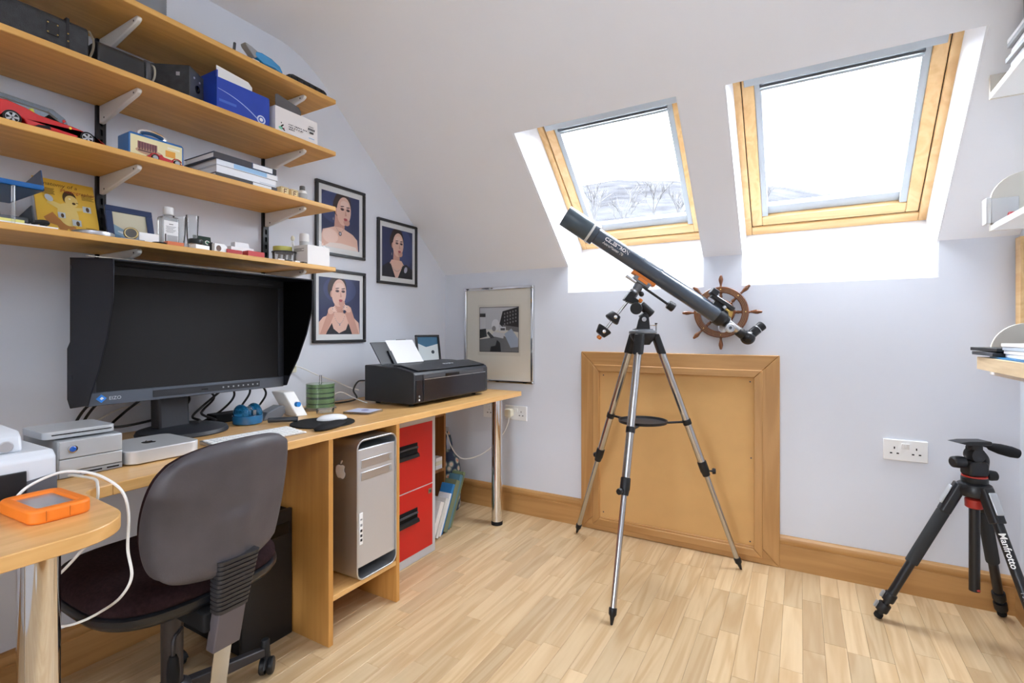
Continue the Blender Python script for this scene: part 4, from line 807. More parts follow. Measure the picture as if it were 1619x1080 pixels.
for sx, bx_, by in ((1, 0.28, 0.42), (-1, 0.68, 0.46)):
    A3 += [(SK, elp(bx_, by, 0.085, 0.06, 25*sx))]+[(SK3, elp(bx_+sx*(0.05+0.012*i), by+0.055-0.022*i, 0.055, 0.012, 30*sx-12*i*sx)) for i in range(4)]+[(SV, elp(bx_+sx*0.03, by+0.03, 0.012, 0.012))]
A3 += chain(0.47, 0.32, 0.12, 0.13)+[(SV, elp(0.47, 0.17, 0.015, 0.02))]
M_fblack = mat('frame_black', c(34, 35, 38), 0.35)
wall_frame('portrait_frame', 'black framed portrait of a woman with pendant necklace and bare shoulders', -1.006, -0.698, 1.440, 1.793, 0.014, 0.022, A1, M_fblack, 'black framed portraits')
wall_frame('portrait_frame', 'black framed portrait of a woman in a dark top and chunky necklace', -0.607, -0.288, 1.333, 1.690, 0.014, 0.022, A2, M_fblack, 'black framed portraits')
wall_frame('portrait_frame', 'black framed portrait of a woman with both hands raised to her neck', -1.022, -0.695, 1.014, 1.374, 0.014, 0.022, A3, M_fblack, 'black framed portraits')
# silver framed monochrome on the back wall
r = thing('picture_frame', 'silver framed black and white street photograph in a wide cream mount', 'framed picture', (0.41, -0.01, 0.762))
x0, x1, z0, z1, fw, t = 0.166, 0.653, 0.762, 1.338, 0.017, 0.028
for a, b, d, e in ((x0, x1, z0, z0+fw), (x0, x1, z1-fw, z1), (x0, x0+fw, z0+fw, z1-fw), (x1-fw, x1, z0+fw, z1-fw)):
    MB().box(a, b, -t, -0.0005, d, e).build('frame_bar', M_chrome, r, bevel=0.004, seg=3)
MB().box(x0+fw, x1-fw, -0.012, -0.0005, z0+fw, z1-fw).build('mount', mat('mount_cream', c(236, 231, 219), 0.8), r, smooth=0)
G = lambda v: c(v, v, v+2)
a0, a1, b0, b1 = 0.274, 0.552, 0.945, 1.218
art = [(G(60), rc(0, 0, 1, 1)), (c(226, 222, 212), rc(0.012, 0.012, 0.988, 0.988)), (G(205), rc(0.012, 0.5, 0.988, 0.988)), (G(52), [(0.52, 0.62), (0.60, 0.90), (0.988, 0.988), (0.988, 0.5), (0.6, 0.55)]), (G(120), [(0.6, 0.5), (0.988, 0.44), (0.988, 0.55), (0.6, 0.6)]), (G(70), rc(0.012, 0.78, 0.16, 0.86)), (G(214), rc(0.012, 0.52, 0.16, 0.78)), (G(60), [(0.012, 0.3), (0.2, 0.34), (0.17, 0.52), (0.012, 0.5)]), (G(232), elp(0.42, 0.6, 0.1, 0.13)), (G(150), elp(0.38, 0.52, 0.05, 0.06)),
       (G(120), [(0.012, 0.012), (0.988, 0.012), (0.988, 0.15), (0.6, 0.38), (0.2, 0.3), (0.012, 0.28)]), (c(176, 188, 205), [(0.64, 0.4), (0.82, 0.52), (0.985, 0.3), (0.985, 0.12), (0.8, 0.10)]), (G(225), rc(0.5, 0.46, 0.68, 0.56)), (G(90), rc(0.55, 0.48, 0.66, 0.53)), (G(215), [(0.3, 0.36), (0.62, 0.30), (0.64, 0.42), (0.4, 0.45)]), (G(34), [(0.28, 0.012), (0.56, 0.012), (0.54, 0.2), (0.46, 0.27), (0.42, 0.14), (0.3, 0.12)]), (G(70), [(0.2, 0.42), (0.3, 0.3), (0.4, 0.32), (0.24, 0.46)])]
for i in range(5):
    for j in range(4): art.append((G(140), rc(0.64+i*0.07, 0.60+j*0.075+i*0.016, 0.67+i*0.07, 0.64+j*0.075+i*0.016)))
art_mb([(c(226, 221, 208), rc(0, 0, 1, 1))], (a0-0.012, -0.0121, b0-0.022), (a1-a0+0.024, 0, 0), (0, 0, b1-b0+0.036)).build('inner_mount', print_mat(), r, smooth=0)
art_mb(art, (a0, -0.0124, b0), (a1-a0, 0, 0), (0, 0, b1-b0)).build('photograph', print_mat(), r, smooth=0)
MB()._add([(x0+fw, -0.02, z0+fw), (x1-fw, -0.02, z0+fw), (x1-fw, -0.02, z1-fw), (x0+fw, -0.02, z1-fw)], [(0, 1, 2, 3)]).build('glass', M_pglass, r, smooth=0)

# ================================================================== DESK
DT, DTH = 0.728, 0.026; DB = DT-DTH
r = thing('desk', 'long oak veneered desk top along the wall with a rounded return', 'desk', (0.3, -1.1, 0))
main = [(0.012, -0.085), (0.61, -0.085), (0.61, -1.45), (0.625, -1.75), (0.648, -2.0), (0.652, -2.06), (0.012, -2.06)]
MB().prism(main, (0, 0, DB), (1, 0, 0), (0, 1, 0), (0, 0, DTH)).build('worktop', M_desk, r, bevel=0.0015)
ret = [(0.012, -2.0605), (0.652, -2.0605), (0.66, -2.105), (0.68, -2.12), (0.83, -2.128)]+[(0.84+0.10*math.sin(math.radians(a)), -2.229+0.10*math.cos(math.radians(a))) for a in range(6, 91, 7)]+[(0.945, -2.75), (0.012, -2.75)]
MB().prism(ret, (0, 0, DB), (1, 0, 0), (0, 1, 0), (0, 0, DTH)).build('return_top', M_desk, r, bevel=0.002)
def chrome_leg(x, y):
    l = MB().lathe([(0.0295, 0.018), (0.0295, DB-0.004)], (x, y, 0), n=36, caps=False).build('leg', M_chrome, r)
    MB().lathe([(0.031, 0), (0.0315, 0.003), (0.0315, 0.016), (0.0297, 0.020)], (x, y, 0), n=36).build('foot_cap', M_blackm, l)
    MB().lathe([(0.045, DB-0.005), (0.045, DB-0.0005)], (x, y, 0), n=30).build('mounting_plate', M_steel, l)
chrome_leg(0.530, -0.222); chrome_leg(0.805, -2.232); chrome_leg(0.80, -2.68)
r = thing('desk_pedestal', 'oak veneered open pedestal holding the silver computer', 'pedestal', (0.3, -1.26, 0))
MB().box(0.03, 0.609, -1.432, -1.413, 0, DB-0.0005).build('side_panel', M_deskZ, r, bevel=0.001)
MB().box(0.03, 0.609, -1.105, -1.087, 0, DB-0.0005).build('side_panel', M_deskZ, r, bevel=0.001)
MB().box(0.03, 0.607, -1.413, -1.105, 0.147, 0.165).build('shelf', M_desk, r, bevel=0.001)
MB().box(0.03, 0.045, -1.413, -1.105, 0.167, DB-0.001).build('back_panel', M_deskZ, r, bevel=0.001)
# silver tower computer with handles and perforated front
r = thing('tower_computer', 'silver aluminium tower computer with perforated front and handles', 'computer', (0.37, -1.207, 0.165))
y0, y1, z0, z1, xf, xb = -1.311, -1.1065, 0.1655, 0.676, 0.613, 0.14
yc = (y0+y1)/2
def loop_section(w_, h_, rad, th):  # rounded rectangular hoop outline outer then inner
    return rrect(w_, h_, rad, 8), rrect(w_-2*th, h_-2*th, rad-th, 8)
o_, i_ = loop_section(y1-y0, z1-z0, 0.035, 0.006)
q = MB(); n = len(o_); zc = (z0+z1)/2
vs = []; fs = []
for xx in (xf, xb):
    for P in (o_, i_): vs += [(xx, yc+a, zc+b) for a, b in P]
for k in range(n):
    j = (k+1) % n
    fs += [(k, j, n+j, n+k), (2*n+k, 3*n+k, 3*n+j, 2*n+j), (k, 2*n+k, 2*n+j, j), (n+k, n+j, 3*n+j, 3*n+k)]
# the hoop is cut away in the middle at top and bottom: body sits 45 mm inside
q._add(vs, fs).build('outer_shell', M_alu, r, bevel=0.0012, smooth=50)
MB().box(xb+0.01, xf-0.011, y0+0.0062, y1-0.0062, z0+0.047, z1-0.036).build('case_core', M_alu, r, bevel=0.004)
m, nt, b = nodes('perforated_aluminium'); MATS['perforated_aluminium'] = m
b.inputs['Metallic'].default_value = 0.6; b.inputs['Roughness'].default_value = 0.4
tc = nt.nodes.new('ShaderNodeTexCoord'); mp = nt.nodes.new('ShaderNodeMapping'); mp.inputs['Scale'].default_value = (260, 260, 260); mp.inputs['Rotation'].default_value = (math.radians(45), 0, 0)
vo = nt.nodes.new('ShaderNodeTexVoronoi'); vo.inputs['Randomness'].default_value = 0.0; vo.inputs['Scale'].default_value = 1.0
rp = nt.nodes.new('ShaderNodeValToRGB'); rp.color_ramp.elements[0].position = 0.28; rp.color_ramp.elements[1].position = 0.42; rp.color_ramp.elements[0].color = c(70, 72, 76); rp.color_ramp.elements[1].color = c(205, 206, 209)
nt.links.new(tc.outputs['Object'], mp.inputs[0]); nt.links.new(mp.outputs[0], vo.inputs['Vector']); nt.links.new(vo.outputs['Distance'], rp.inputs[0]); nt.links.new(rp.outputs[0], b.inputs['Base Color'])
MB().box(xf-0.0105, xf-0.006, y0+0.0065, y1-0.0065, z0+0.048, z1-0.037).build('perforated_front', m, r, bevel=0.001)
for zz in (z1-0.105, z1-0.15):
    d = MB().box(xf-0.0058, xf-0.0035, yc-0.078, yc+0.078, zz, zz+0.03).build('optical_drive_door', M_alu, r, bevel=0.002)
    MB().box(xf-0.0034, xf-0.0028, yc+0.064, yc+0.074, zz+0.006, zz+0.024).build('eject_slot', M_grey, d)
pn = MB().box(xf-0.0058, xf-0.0040, y0+0.016, y0+0.032, z0+0.13, z0+0.245).build('port_strip', M_white, r, bevel=0.002)
for k, zz in enumerate((0.222, 0.200, 0.180, 0.162, 0.146)): MB().box(xf-0.0039, xf-0.0034, y0+0.0195, y0+0.0285, z0+zz-0.004, z0+zz+(0.005 if k else 0.002)).build('port', M_black if k > 1 else M_grey, pn)
# fruit mark on the side that faces the chair
AP = [(0, .78), (.10, .80), (.25, .84), (.40, .82), (.52, .73), (.42, .62), (.38, .48), (.42, .33), (.56, .22), (.50, .05), (.40, -.12), (.28, -.22), (.15, -.20), (.02, -.16), (-.12, -.20), (-.26, -.22), (-.40, -.08), (-.50, .12), (-.55, .35), (-.50, .60), (-.38, .76), (-.22, .83), (-.10, .81)]
body = [(a*0.047, (b-0.4)*0.047) for a, b in AP][::-1]; leaf = [(a*0.047, (b-0.4)*0.047) for a, b in ((0, .90), (.02, 1.05), (.10, 1.16), (.24, 1.22), (.22, 1.08), (.12, .95))][::-1]
M_logo = mat('logo_pale', c(228, 224, 218), 0.4)
MB().prism(body, (xf-0.085, y0-0.0001, 0.56), (1, 0, 0), (0, 0, 1), (0, -0.0008, 0)).prism(leaf, (xf-0.085, y0-0.0001, 0.56), (1, 0, 0), (0, 0, 1), (0, -0.0008, 0)).build('apple_emblem', M_logo, r)
LOGO = (body, leaf)
# red filing cabinet
r = thing('filing_cabinet', 'red two-drawer filing cabinet with pale grey carcass', 'filing cabinet', (0.23, -0.86, 0))
M_cab = mat('cabinet_grey', c(196, 198, 200), 0.4); M_cred = mat('drawer_red', c(200, 28, 24), 0.4)
MB().box(0.03, 0.4435, -1.065, -0.655, 0, 0.662).build('carcass', M_cab, r, bevel=0.003)
for k, (za, zb) in enumerate(((0.340, 0.638), (0.040, 0.335))):
    d = MB().box(0.4436, 0.4448, -1.043, -0.679, za, zb).build('drawer', M_cred, r, bevel=0.002)
    MB().box(0.4451, 0.447, -0.93, -0.79, (za+zb)/2-0.005, (za+zb)/2+0.065).build('handle_recess', M_blackm, d, bevel=0.001)
    MB().tube(spline([(0.448, -0.927, (za+zb)/2+0.04), (0.46, -0.91, (za+zb)/2+0.048), (0.462, -0.86, (za+zb)/2+0.050), (0.46, -0.81, (za+zb)/2+0.048), (0.448, -0.793, (za+zb)/2+0.04)]), 0.005, 8).build('handle', M_dgrey, d)
    MB().prism([(0, 0), (0.016, 0.004), (0.012, 0.018), (0, 0.022)], (0.447, -0.928, (za+zb)/2-0.002), (1, 0, 0), (0, 0, 1), (0, 0.136, 0)).build('pull_cup', M_black, d)
lk = MB().box(0.445, 0.448, -0.712, -0.688, 0.292, 0.316).build('lock', M_steel, r, bevel=0.001)
MB().lathe([(0.006, 0), (0.005, 0.002)], (0.448, -0.70, 0.304), (1, 0, 0), 14).build('keyhole', M_dgrey, lk)
# small bookcase beyond the cabinet
r = thing('bookcase', 'small dark oak bookcase under the desk beside the red cabinet', 'bookcase', (0.13, -0.48, 0))
M_dk = wood('bookcase_oak', c(140, 92, 46), c(164, 114, 62), 'Z', 0.9, 0.5)
MB().box(0.02, 0.25, -0.64, -0.624, 0, 0.61).build('side_panel', M_dk, r, bevel=0.001); MB().box(0.02, 0.25, -0.336, -0.320, 0, 0.61).build('side_panel', M_dk, r, bevel=0.001)
for zz in (0.03, 0.285, 0.594): MB().box(0.02, 0.248, -0.624, -0.336, zz, zz+0.016).build('shelf', M_dk, r, bevel=0.001)
MB().box(0.02, 0.026, -0.624, -0.336, 0.046, 0.594).build('back_panel', M_dk, r)
for k in range(3):
    tag(MB().box(0.20, 0.244, -0.40, -0.345, 0.3015+k*0.022, 0.3015+k*0.022+0.021).build('index_box', M_paper if k != 1 else M_offwhite, bevel=0.0008),
        ['lowest white index box on the bookcase shelf', 'cream index box between two white ones in the bookcase', 'topmost white index box on the bookcase shelf'][k], 'box', 'index boxes in the bookcase')
# folders leaning out of the bookcase foot, toward the window wall
FC = [(c(236, 234, 232), 'white ring folder leaning nearest the red cabinet'), (c(222, 220, 216), 'white printed folder second in the leaning row'), (c(236, 236, 238), 'thin white folder before the blue one in the leaning row'), (c(52, 128, 190), 'bright blue folder in the leaning row'), (c(120, 128, 100), 'olive green folder after the blue one in the leaning row'),
      (c(84, 130, 150), 'slate blue folder in the leaning row'), (c(112, 122, 96), 'thin olive folder behind the slate blue one'), (c(132, 152, 112), 'sage green folder at the window end of the leaning row')]
for k, (cl, lab) in enumerate(FC):
    th_ = (0.03, 0.022, 0.014, 0.02, 0.034, 0.026, 0.016, 0.022)[k]; y_ = -0.60+sum((0.03, 0.022, 0.014, 0.02, 0.034, 0.026, 0.016, 0.022)[:k])*1.14+0.004*k
    h_ = (0.19, 0.2, 0.22, 0.26, 0.27, 0.29, 0.285, 0.29)[k]; lean = math.radians(26); xf_ = (0.37, 0.372, 0.37, 0.36, 0.362, 0.35, 0.345, 0.33)[k]
    r = thing('folder', lab, 'folder', (0.31, y_, 0.0), 'folders leaning under the desk')
    Uy = V3((0, math.cos(lean), -math.sin(lean))); Wz = V3((0, math.sin(lean), math.cos(lean))); base = V3((xf_, y_, th_*math.sin(lean)+0.0005))
    b4 = [base, base+Uy*th_, base+Uy*th_-V3((0.075, 0, 0)), base-V3((0.075, 0, 0))]
    t4 = [p+Wz*h_ for p in b4]
    m_ = mat('folder_%d' % k, cl, 0.55, vary=0.05, scale=30)
    if k in (0, 1, 2): MB().hexa(b4, t4).build('folder_body', m_, r, bevel=0.001)
    else:
        c3 = 0.0025; w1 = [base+Uy*c3, base+Uy*(th_-c3), base+Uy*(th_-c3)-V3((0.07, 0, 0)), base+Uy*c3-V3((0.07, 0, 0))]
        MB().hexa([p+Wz*0.003-V3((0.004, 0, 0)) for p in w1], [p+Wz*(h_-0.004)-V3((0.004, 0, 0)) for p in w1]).build('papers', M_paper, r)
        for s0 in (0, th_-c3): bb = [base+Uy*s0, base+Uy*(s0+c3), base+Uy*(s0+c3)-V3((0.075, 0, 0)), base+Uy*s0-V3((0.075, 0, 0))]; MB().hexa(bb, [p+Wz*h_ for p in bb]).build('cover', m_, r, smooth=0)
        bb = [base+Uy*c3, base+Uy*(th_-c3), base+Uy*(th_-c3)-V3((0.003, 0, 0)), base+Uy*c3-V3((0.003, 0, 0))]; MB().hexa(bb, [p+Wz*h_ for p in bb]).build('spine', m_, r, smooth=0)
# floral bag in the corner
r = thing('fabric_bag', 'navy floral fabric bag tucked in the corner behind the folders', 'bag', (0.13, -0.17, 0))
m, nt, b = nodes('floral_fabric'); tc = nt.nodes.new('ShaderNodeTexCoord'); vo = nt.nodes.new('ShaderNodeTexVoronoi'); vo.inputs['Scale'].default_value = 22; rp = nt.nodes.new('ShaderNodeValToRGB')
e = rp.color_ramp.elements; e[0].color = c(225, 150, 120); e[0].position = 0.1; e[1].color = c(52, 66, 92); e[1].position = 0.55
e2 = e.new(0.28); e2.color = c(226, 214, 196); e3 = e.new(0.42); e3.color = c(110, 130, 130)
nt.links.new(tc.outputs['Object'], vo.inputs['Vector']); nt.links.new(vo.outputs['Distance'], rp.inputs[0]); nt.links.new(rp.outputs[0], b.inputs['Base Color']); b.inputs['Roughness'].default_value = 0.8
MB().lathe([(0.072, 0), (0.082, 0.02), (0.085, 0.12), (0.082, 0.24), (0.072, 0.30), (0.05, 0.335), (0.04, 0.35)], (0.14, -0.165, 0), n=20).build('bag_body', m, r)
MB().tube(spline([(0.16, -0.20, 0.34), (0.165, -0.215, 0.42), (0.16, -0.19, 0.47), (0.155, -0.15, 0.42), (0.15, -0.13, 0.34)]), 0.007, 6).build('strap', m, r)
# black tower under the desk
r = thing('tower_computer', 'black tower computer on the floor beside the oak pedestal', 'computer', (0.22, -1.545, 0))
MB().box(0.02, 0.41, -1.622, -1.438, 0.012, 0.44).build('case', M_blackm, r, bevel=0.003)
MB().box(0.4101, 0.425, -1.624, -1.436, 0.0, 0.445).build('front_panel', M_black, r, bevel=0.004)
MB().box(0.4251, 0.427, -1.61, -1.452, 0.36, 0.40).build('drive_bay', M_blackg, r); MB().lathe([(0.008, 0), (0.007, 0.003)], (0.4251, -1.55, 0.32), (1, 0, 0), 14).build('power_button', M_dgrey, r)
MB().box(0.05, 0.08, -1.61, -1.452, 0, 0.012).build('foot', M_black, r); MB().box(0.33, 0.36, -1.61, -1.452, 0, 0.012).build('foot', M_black, r)

# ---- monitor with hood
r = thing('monitor', 'large black widescreen monitor with a deep light hood', 'monitor', (0.175, -1.673, DT))
M_mon = mat('monitor_shell', c(34, 36, 42), 0.5); M_bez = mat('bezel_grey', c(78, 84, 94), 0.4); M_hood = mat('hood_black', c(30, 32, 40), 0.6, spec=0.3); M_felt = mat('hood_felt', c(6, 6, 7), 0.95, spec=0.05)
MB().lathe([(0.134, 0), (0.135, 0.004), (0.13, 0.014), (0.10, 0.022), (0.05, 0.028), (0.0, 0.029)], (0.175, -1.673, DT+0.0004), n=48).build('stand_base', M_mon, r)
MB().hexa([(0.135, -1.755, DT+0.02), (0.195, -1.755, DT+0.02), (0.195, -1.66, DT+0.02), (0.135, -1.66, DT+0.02)], [(0.125, -1.755, 1.0), (0.175, -1.755, 1.0), (0.175, -1.66, 1.0), (0.125, -1.66, 1.0)]).build('stand_column', M_mon, r, bevel=0.008)
my0, my1, mz0, mz1 = -1.965, -1.347, 0.857, 1.262
MB().box(0.18, 0.244, my0, my1, mz0, mz1).build('panel_body', M_mon, r, bevel=0.008)
for a, b, d, e, nm in ((my0, my1, mz0, mz0+0.038, 'bezel_bottom'), (my0, my1, mz1-0.026, mz1, 'bezel_top'), (my0, my0+0.022, mz0+0.038, mz1-0.026, 'bezel_side'), (my1-0.022, my1, mz0+0.038, mz1-0.026, 'bezel_side')):
    bz = MB().box(0.2441, 0.252, a, b, d, e).build(nm, M_bez if nm == 'bezel_bottom' else M_mon, r, bevel=0.002)
    if nm == 'bezel_bottom': BZ = bz
MB().box(0.2441, 0.2465, my0+0.022, my1-0.022, mz0+0.038, mz1-0.026).build('screen', mat('screen_off', c(38, 38, 39), 0.55, spec=0.15), r, smooth=0)
MB().box(0.2521, 0.2535, -1.80, my1+(-0.10), mz0+0.009, mz0+0.030).build('control_strip', M_mon, BZ, bevel=0.001)
for k in range(8): MB().box(0.2536, 0.254, -1.585+k*0.018, -1.580+k*0.018, mz0+0.017, mz0+0.022).build('button', M_grey, BZ)
MB().box(0.2536, 0.254, -1.655, -1.635, mz0+0.016, mz0+0.021).build('sensor', M_blackg, BZ)
MB().prism([(0, -0.012), (0.013, 0), (0, 0.012), (-0.013, 0)], (0.2521, -1.932, mz0+0.02), (0, 1, 0), (0, 0, 1), (0.0012, 0, 0)).build('blue_diamond_emblem', mat('emblem_blue', c(50, 130, 215), 0.3), BZ)
MB().prism([(-0.001, -0.004), (0.005, 0), (0, 0.005), (-0.005, 0)], (0.2534, -1.931, mz0+0.02), (0, 1, 0), (0, 0, 1), (0.0006, 0, 0)).build('emblem_centre', M_white, BZ)
text_mb('EIZO', 0.014, (0.2523, -1.914, mz0+0.0145), (0, 1, 0), (0, 0, 1), 0.0006).build('brand_lettering', mat('lettering_pale', c(190, 194, 200), 0.5), BZ, smooth=0)
def hood_side(y, nm, y2):
    out = [(0.15, 1.285), (0.418, 1.262), (0.420, 1.24), (0.416, 1.15), (0.385, 1.06), (0.335, 0.965), (0.285, 0.895), (0.268, 0.862), (0.15, 0.845), (0.13, 0.87), (0.13, 1.02), (0.15, 1.04)]
    o = MB().prism(out, (0, y, 0), (1, 0, 0), (0, 0, 1), (0, y2-y, 0)).build(nm, M_hood, r, bevel=0.0015)
    return o
hl = hood_side(my0-0.004, 'hood_side', my0-0.0005); hr_ = hood_side(my1+0.0005, 'hood_side', my1+0.004)
for yy, hd, s in ((my0-0.0003, hl, 1), (my1+0.0003, hr_, -1)):
    MB().prism([(0.25, 1.262), (0.414, 1.255), (0.413, 1.15), (0.382, 1.06), (0.332, 0.967), (0.284, 0.90), (0.255, 0.90)], (0, yy, 0), (1, 0, 0), (0, 0, 1), (0, 0.0012*s, 0)).build('felt_lining', M_felt, hd)
MB().hexa([(0.15, my0-0.004, 1.281), (0.418, my0-0.004, 1.259), (0.418, my1+0.004, 1.259), (0.15, my1+0.004, 1.281)], [(0.15, my0-0.004, 1.285), (0.418, my0-0.004, 1.263), (0.418, my1+0.004, 1.263), (0.15, my1+0.004, 1.285)]).build('hood_top', M_hood, r)
MB().box(0.17, 0.251, my0, my1, mz1+0.0003, 1.2715).build('hood_bracket', M_hood, r)
MB().box(0.2521, 0.2526, my1-0.105, my1-0.045, mz1-0.019, mz1-0.014).build('faint_mark', M_dgrey, r)
for zz in (1.27, 0.95): MB().box(0.16, 0.166, my0-0.0048, my0-0.004, zz-0.02, zz-0.008).build('hood_catch', M_blackg, hl)
# torn paper lying on the hood
tag(MB().prism([(-1.96, 0), (-1.80, 0.006), (-1.62, -0.004), (-1.50, 0.004), (-1.40, -0.002), (-1.40, 0.018), (-1.55, 0.022), (-1.96, 0.02)], (0.23, 0, 1.2843), (0, 1, 0), (1, 0, -0.082), (0, 0, 0.002)).build('paper_strip', mat('old_paper', c(224, 216, 198), 0.8), smooth=0), 'torn strip of yellowed paper lying on top of the monitor hood', 'paper')

# ---- on the desk
z = DT
r = thing('inkjet_printer', 'black photo printer with raised paper support', 'printer', (0.34, -0.573, z))
px0, px1, py0, py1 = 0.19, 0.50, -0.873, -0.273
M_prn = mat('printer_black', c(38, 40, 45), 0.42); M_prn2 = mat('printer_front_gloss', c(34, 33, 38), 0.2)
side = [(px0, 0.012), (px1-0.02, 0.012), (px1, 0.02), (px1, 0.145), (px1-0.01, 0.158), (px1-0.11, 0.178), (px1-0.16, 0.176), (px0+0.07, 0.182), (px0, 0.182)]
MB().prism(side, (0, py0, z), (1, 0, 0), (0, 0, 1), (0, py1-py0, 0)).build('printer_body', M_prn, r, bevel=0.005, seg=3)
for xx in (px0+0.04, px1-0.06):
    for yy in (py0+0.05, py1-0.05): MB().cyl((xx, yy, z), (xx, yy, z+0.013), 0.012, n=12).build('foot', M_blackm, r)
fd = MB().box(px1+0.0003, px1+0.006, py0+0.058, py1-0.03, z+0.022, z+0.122).build('front_tray_door', M_prn2, r, bevel=0.002)
MB().box(px1+0.0062, px1+0.0075, py0+0.06, py1-0.032, z+0.1215, z+0.1245).build('chrome_line', M_alu, fd)
MB().box(px1+0.0003, px1+0.003, py0+0.058, py1-0.045, z+0.127, z+0.143).build('output_slot', mat('slot_grey', c(70, 72, 76), 0.35), r)
MB().box(px1+0.0032, px1+0.006, py0+0.22, py0+0.33, z+0.1255, z+0.139).build('door_latch', M_blackg, r)
cp = MB().box(px1+0.0003, px1+0.004, py0+0.008, py0+0.052, z+0.022, z+0.122).build('control_panel', M_prn2, r, bevel=0.001)
for zz in (0.032, 0.048): MB().lathe([(0.005, 0), (0.004, 0.0015)], (px1+0.0042, py0+0.028, z+zz), (1, 0, 0), 12).build('button', M_grey if zz > 0.04 else M_white, cp)
tp = MB().prism([(px1-0.012, 0.1595), (px1-0.11, 0.1795), (px1-0.155, 0.178), (px1-0.155, 0.184), (px1-0.11, 0.186), (px1-0.004, 0.164)], (0, py0+0.03, z), (1, 0, 0), (0, 0, 1), (0, py1-py0-0.05, 0)).build('top_cover', M_prn, r, bevel=0.003)
for k_, l_ in enumerate((0.016, 0.012, 0.018, 0.013)): MB().obox((px1-0.068, py0+0.30+k_*0.022, z+0.1795), (0.010, l_, 0.003), Matrix.Rotation(math.radians(11), 3, 'Y')).build('embossed_mark', M_grey, tp)
LEAN = V3((-0.42, 0, 0.907)); O = V3((px0+0.075, py0+0.03, z+0.1845))
def leaf_panel(y_a, y_b, h, th_, off, nm, m_, tw=0.0):
    b4 = [O+V3((off, y_a-py0-0.03, 0)), O+V3((off+th_, y_a-py0-0.03, 0)), O+V3((off+th_, y_b-py0-0.03, 0)), O+V3((off, y_b-py0-0.03, 0))]
    t4 = [p+LEAN*h+V3((0, tw, 0)) for p in b4]; return MB().hexa(b4, t4).build(nm, m_, r, bevel=0.002 if th_ > 0.002 else 0)
sp = leaf_panel(py0+0.03, py0+0.335, 0.115, 0.006, 0.0, 'paper_support', M_prn, -0.025)
leaf_panel(py0+0.20, py0+0.27, 0.128, 0.005, -0.0055, 'support_extension', M_prn, -0.005)
sh = leaf_panel(py0+0.135, py0+0.335, 0.125, 0.0006, 0.0065, 'paper_sheet', M_paper, -0.03); 
sh.parent = None; sh.location = OFF[r.name]; tag(sh, 'blank white sheet loaded in the black printer', 'paper')
gd = leaf_panel(py0+0.105, py0+0.128, 0.07, 0.010, 0.0062, 'edge_guide', M_prn, -0.012); 
r = thing('picture_frame', 'little black photo frame standing behind the black printer', 'picture frame', (0.10, -0.26, z))
leaned_frame(r, V3((0.10, -0.36, z+0.0005)), V3((0.25, 0.968, 0)).normalized(), V3((-0.15, 0.04, 0.988)).normalized(), 0.17, 0.325, 0.012, 0.012, M_fblack, M_paper, [(c(225, 232, 232), rc(0, 0, 1, 1)), (c(70, 120, 150), [(0, 1), (1, 1), (1, 0.86), (0.4, 0.8), (0, 0.88)]), (c(60, 70, 80), elp(0.72, 0.7, 0.08, 0.035)), (c(180, 190, 150), rc(0, 0, 1, 0.2))])
r = thing('disc_spindle', 'spindle of green tinted discs on the desk', 'disc spindle', (0.165, -1.105, z))
M_cdg = mat('disc_green', c(112, 142, 100), 0.25, 0.3, coat=0.5); M_cds = mat('disc_dark', c(66, 84, 72), 0.25, 0.3, coat=0.5)
MB().lathe([(0.066, 0), (0.067, 0.003), (0.066, 0.010), (0.06, 0.012)], (0.165, -1.105, z), n=36).build('spindle_base', M_clear, r)
MB().cyl((0.165, -1.105, z+0.0125), (0.165, -1.105, z+0.150), 0.006, n=12).build('spindle_post', M_chrome, r)
for k in range(22):
    MB().lathe([(0.008, 0), (0.0595, 0), (0.06, 0.0012), (0.0595, 0.0040), (0.008, 0.0040)], (0.165, -1.105, z+0.0130+k*0.0046), n=36, caps=False).build('disc', M_cds if (k*7) % 5 in (1,) or 7 < k < 10 else M_cdg, r)
r = thing('disc_case', 'clear jewel disc case lying flat near the printer', 'disc case', (0.395, -1.075, z), rz=math.radians(14))
MB().box(-0.062, 0.062, -0.052, 0.052, 0, 0.009).build('case', M_clear, r, local=True, bevel=0.0008)
MB().box(-0.058, 0.058, -0.046, 0.049, 0.0091, 0.0096).build('inlay_card', mat('lilac_card', c(196, 200, 222), 0.4), r, local=True)
MB().lathe([(0.012, 0), (0.016, 0.0005)], (0.005, 0.005, 0.0098), n=20).build('printed_mark', mat('mark_purple', c(120, 115, 160), 0.4), r, local=True)
r = thing('mouse_mat', 'black rounded mouse mat with gel wrist rest', 'mouse mat', (0.46, -1.335, z))
MB().lathe([(0.112, 0), (0.114, 0.001), (0.113, 0.004), (0.0, 0.0042)], (0.45, -1.325, z+0.0003), n=44).build('mat', M_blackm, r)
MB().ell((0.535, -1.36, z+0.006), (0.035, 0.095, 0.013), 24, 10, RZ(20), lo=-0.15).build('wrist_rest', M_blackm, r)
r = thing('mouse', 'white rounded wireless mouse on the black mat', 'mouse', (0.44, -1.275, z+0.0046), rz=math.radians(60))
q = MB().ell((0, 0, 0.004), (0.056, 0.029, 0.018), 28, 14, lo=-0.04); q.build('top_shell', mat('mouse_white', c(242, 242, 242), 0.2, coat=0.4), r, local=True)
MB().prism(elp(0, 0, 0.053, 0.027), (0, 0, 0.0), (1, 0, 0), (0, 1, 0), (0, 0, 0.003)).build('base', M_alu, r, local=True)
r = thing('keyboard', 'slim white keyboard lying in front of the monitor', 'keyboard', (0.485, -1.612, z), rz=math.radians(-4))
